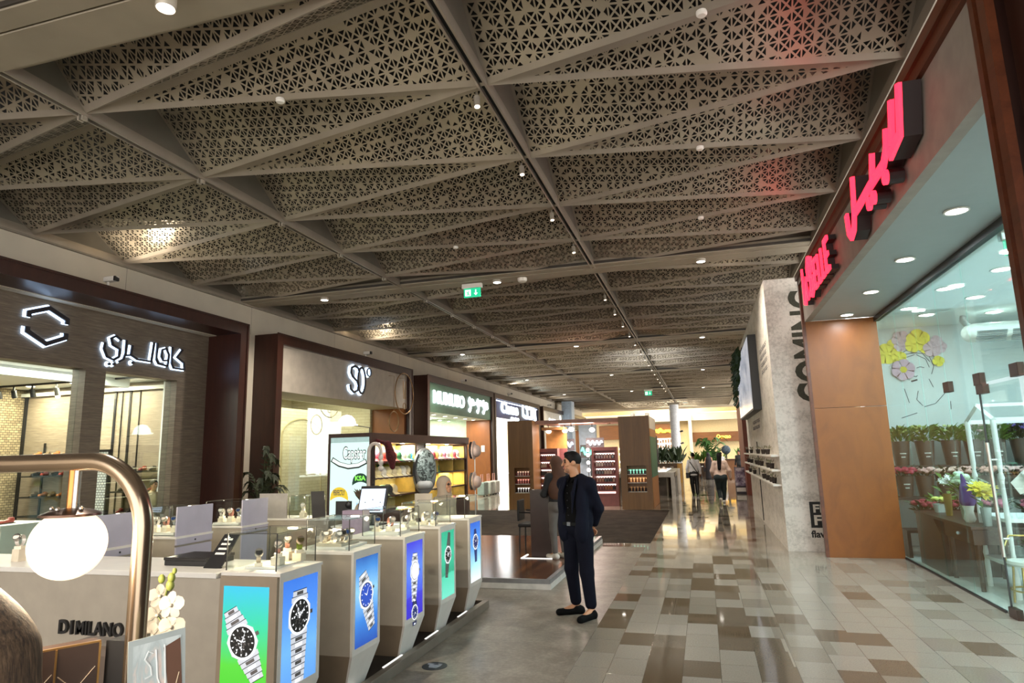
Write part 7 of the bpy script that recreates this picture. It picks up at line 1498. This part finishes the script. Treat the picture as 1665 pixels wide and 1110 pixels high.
# picture card
a_, b_ = Vector((-1.232, 1.2, 1.4)), Vector((-1.176, 1.302, 1.408)); dn = Vector((.02, .0, -.3)); nn = (b_-a_).cross(dn).normalized()
if nn.y > 0: nn = -nn
t = thing('picture_card', 'pale acrylic card with jewellery photograph and SU lettering in the foreground', 'card', (-1.2, 1.25, 1.09))
MB().prism([a_, b_, b_+dn, a_+dn], -nn*.004).build('acrylic_sheet', mat('acrylic_pale', 'aeb8b8', .15), t)
tt = NT('card_picture'); q_ = tt.xyz(tt.co('Generated')); n3 = tt.noise(tt.co('Generated'), 3.2, 5, .6, .6); f_ = tt.m('ADD', tt.m('MULTIPLY', n3, .7), tt.m('MULTIPLY', q_[2], .35)); tt.col(tt.ramp(f_, [(.36, hexc('8d6a5a')), (.46, hexc('bfa698')), (.54, hexc('dccfc8')), (.62, hexc('b5c2c4')), (.75, hexc('d0dadb'))])); tt.pr(.2)
u = (b_-a_).normalized(); v = dn.normalized(); L, Hh = (b_-a_).length, dn.length; C = lambda s, r, off=.001: a_+u*(L*s)+v*(Hh*r)+nn*off
MB().prism([C(.08, .04), C(.92, .04), C(.92, .97), C(.08, .97)], nn*.0006).build('photograph', tt.mat, t)
m_ = MB(); m_.prism([C(.6, .1, .002), C(.9, .06, .002), C(.94, .45, .002), C(.72, .5, .002)], nn*.0005); m_.build('brown_shape', mat('card_brown', '6a4c3d', .5), t)
m_ = MB(); LW = lambda pts, w_: [m_.tube([C(*p, .0025) for p in pts], w_, 5)]
LW([(.42, .12), (.34, .1), (.28, .15), (.38, .21), (.4, .27), (.28, .28)], .002); LW([(.47, .1), (.5, .3), (.58, .38), (.64, .36), (.62, .08)], .002); m_.build('lettering', mat('card_white', 'dfe4e4', .4), t)
m_ = MB(); m_.tube([C(.35, .45, .003), C(.55, .55, .003), C(.75, .48, .003), C(.88, .3, .003)], .0012, 5); m_.tube([C(.3, .6, .003), C(.55, .7, .003), C(.8, .58, .003)], .0012, 5); m_.build('printed_chain', mat('card_gold', 'd8c09a', .4), t)
# orchid
t = thing('orchid', 'white orchid spray with green buds behind the picture card', 'plant', (-1.43, 1.52, 1.09))
MB().lathe([(.04, 0), (.055, .09), (.05, .09), (.001, .08)], (-1.43, 1.52, 1.09), 16).build('pot', WHITE, t, 40)
ST = [(-1.43, 1.52, 1.17), (-1.435, 1.52, 1.28), (-1.44, 1.52, 1.36), (-1.446, 1.52, 1.42), (-1.436, 1.52, 1.46), (-1.42, 1.52, 1.492)]
MB().tube(ST, [.004, .004, .0035, .003, .0025, .002], 6).build('stem', mat('orchid_stem', '6f7a3c', .5), t, 60)
OW = mat('orchid_white', 'b5b0a6', .5, var=.03)
for i, (x, y, zz, r, tw) in enumerate(((-1.455, 1.51, 1.425, .026, .3), (-1.405, 1.5, 1.405, .03, -.4), (-1.47, 1.52, 1.372, .03, .5), (-1.4, 1.5, 1.35, .03, -.3), (-1.46, 1.5, 1.325, .028, .2), (-1.425, 1.49, 1.31, .028, 0), (-1.475, 1.53, 1.29, .026, .4))):
    nv = Vector((tw+.6, -.8, .1)).normalized(); uu_ = nv.cross(Vector((0, 0, 1))).normalized(); vv_ = uu_.cross(nv); c0 = Vector((x, y, zz)); m_ = MB()
    for k in range(5):
        a = PI/2+k*2*PI/5; dd = uu_*math.cos(a)+vv_*math.sin(a); sd = uu_*-math.sin(a)+vv_*math.cos(a); w_ = .62 if k in (1, 4) else .42
        pt = [(0, 0, 0), (.35, w_*.7, .12), (.75, w_, .1), (1.1, w_*.6, 0), (1.2, 0, -.04), (1.1, -w_*.6, 0), (.75, -w_, .1), (.35, -w_*.7, .12)]
        v_ = [c0+dd*r*p_+sd*r*q_+nv*r*h_ for p_, q_, h_ in pt]+[c0+dd*r*.7+nv*r*.02]; v_ += [q-nv*.0012 for q in v_]
        m_.add(v_, [(i_, (i_+1) % 8, 8) for i_ in range(8)]+[(9+(i_+1) % 8, 9+i_, 17) for i_ in range(8)]+[(i_, 9+i_, 9+(i_+1) % 8, (i_+1) % 8) for i_ in range(8)])
    m_.ball(c0+nv*r*.12, r*.17, 8, 6); m_.build('flower', OW, t, 50)
    MB().tube([(x, y, zz), (x*.6-1.44*.4, 1.52, zz-.012), (-1.44, 1.52, zz-.03)], .002, 5).build('flower_stalk', mat('orchid_stem', '6f7a3c'), t)
for x, zz, r in ((-1.46, 1.468, .009), (-1.427, 1.472, .01), (-1.43, 1.452, .011), (-1.418, 1.49, .006)): MB().ball((x, 1.518, zz), (r, r, r*1.4), 10, 7).build('bud', mat('orchid_bud', '8b9448', .5), t, 60)
# unused prototypes leave the scene
for o in SHOES+WT+CAPS+BOT:
    if o.get('label') in ('shoe', 'watch', 'cap', 'bottle'):
        for c in list(o.children): bpy.data.objects.remove(c)
        bpy.data.objects.remove(o)
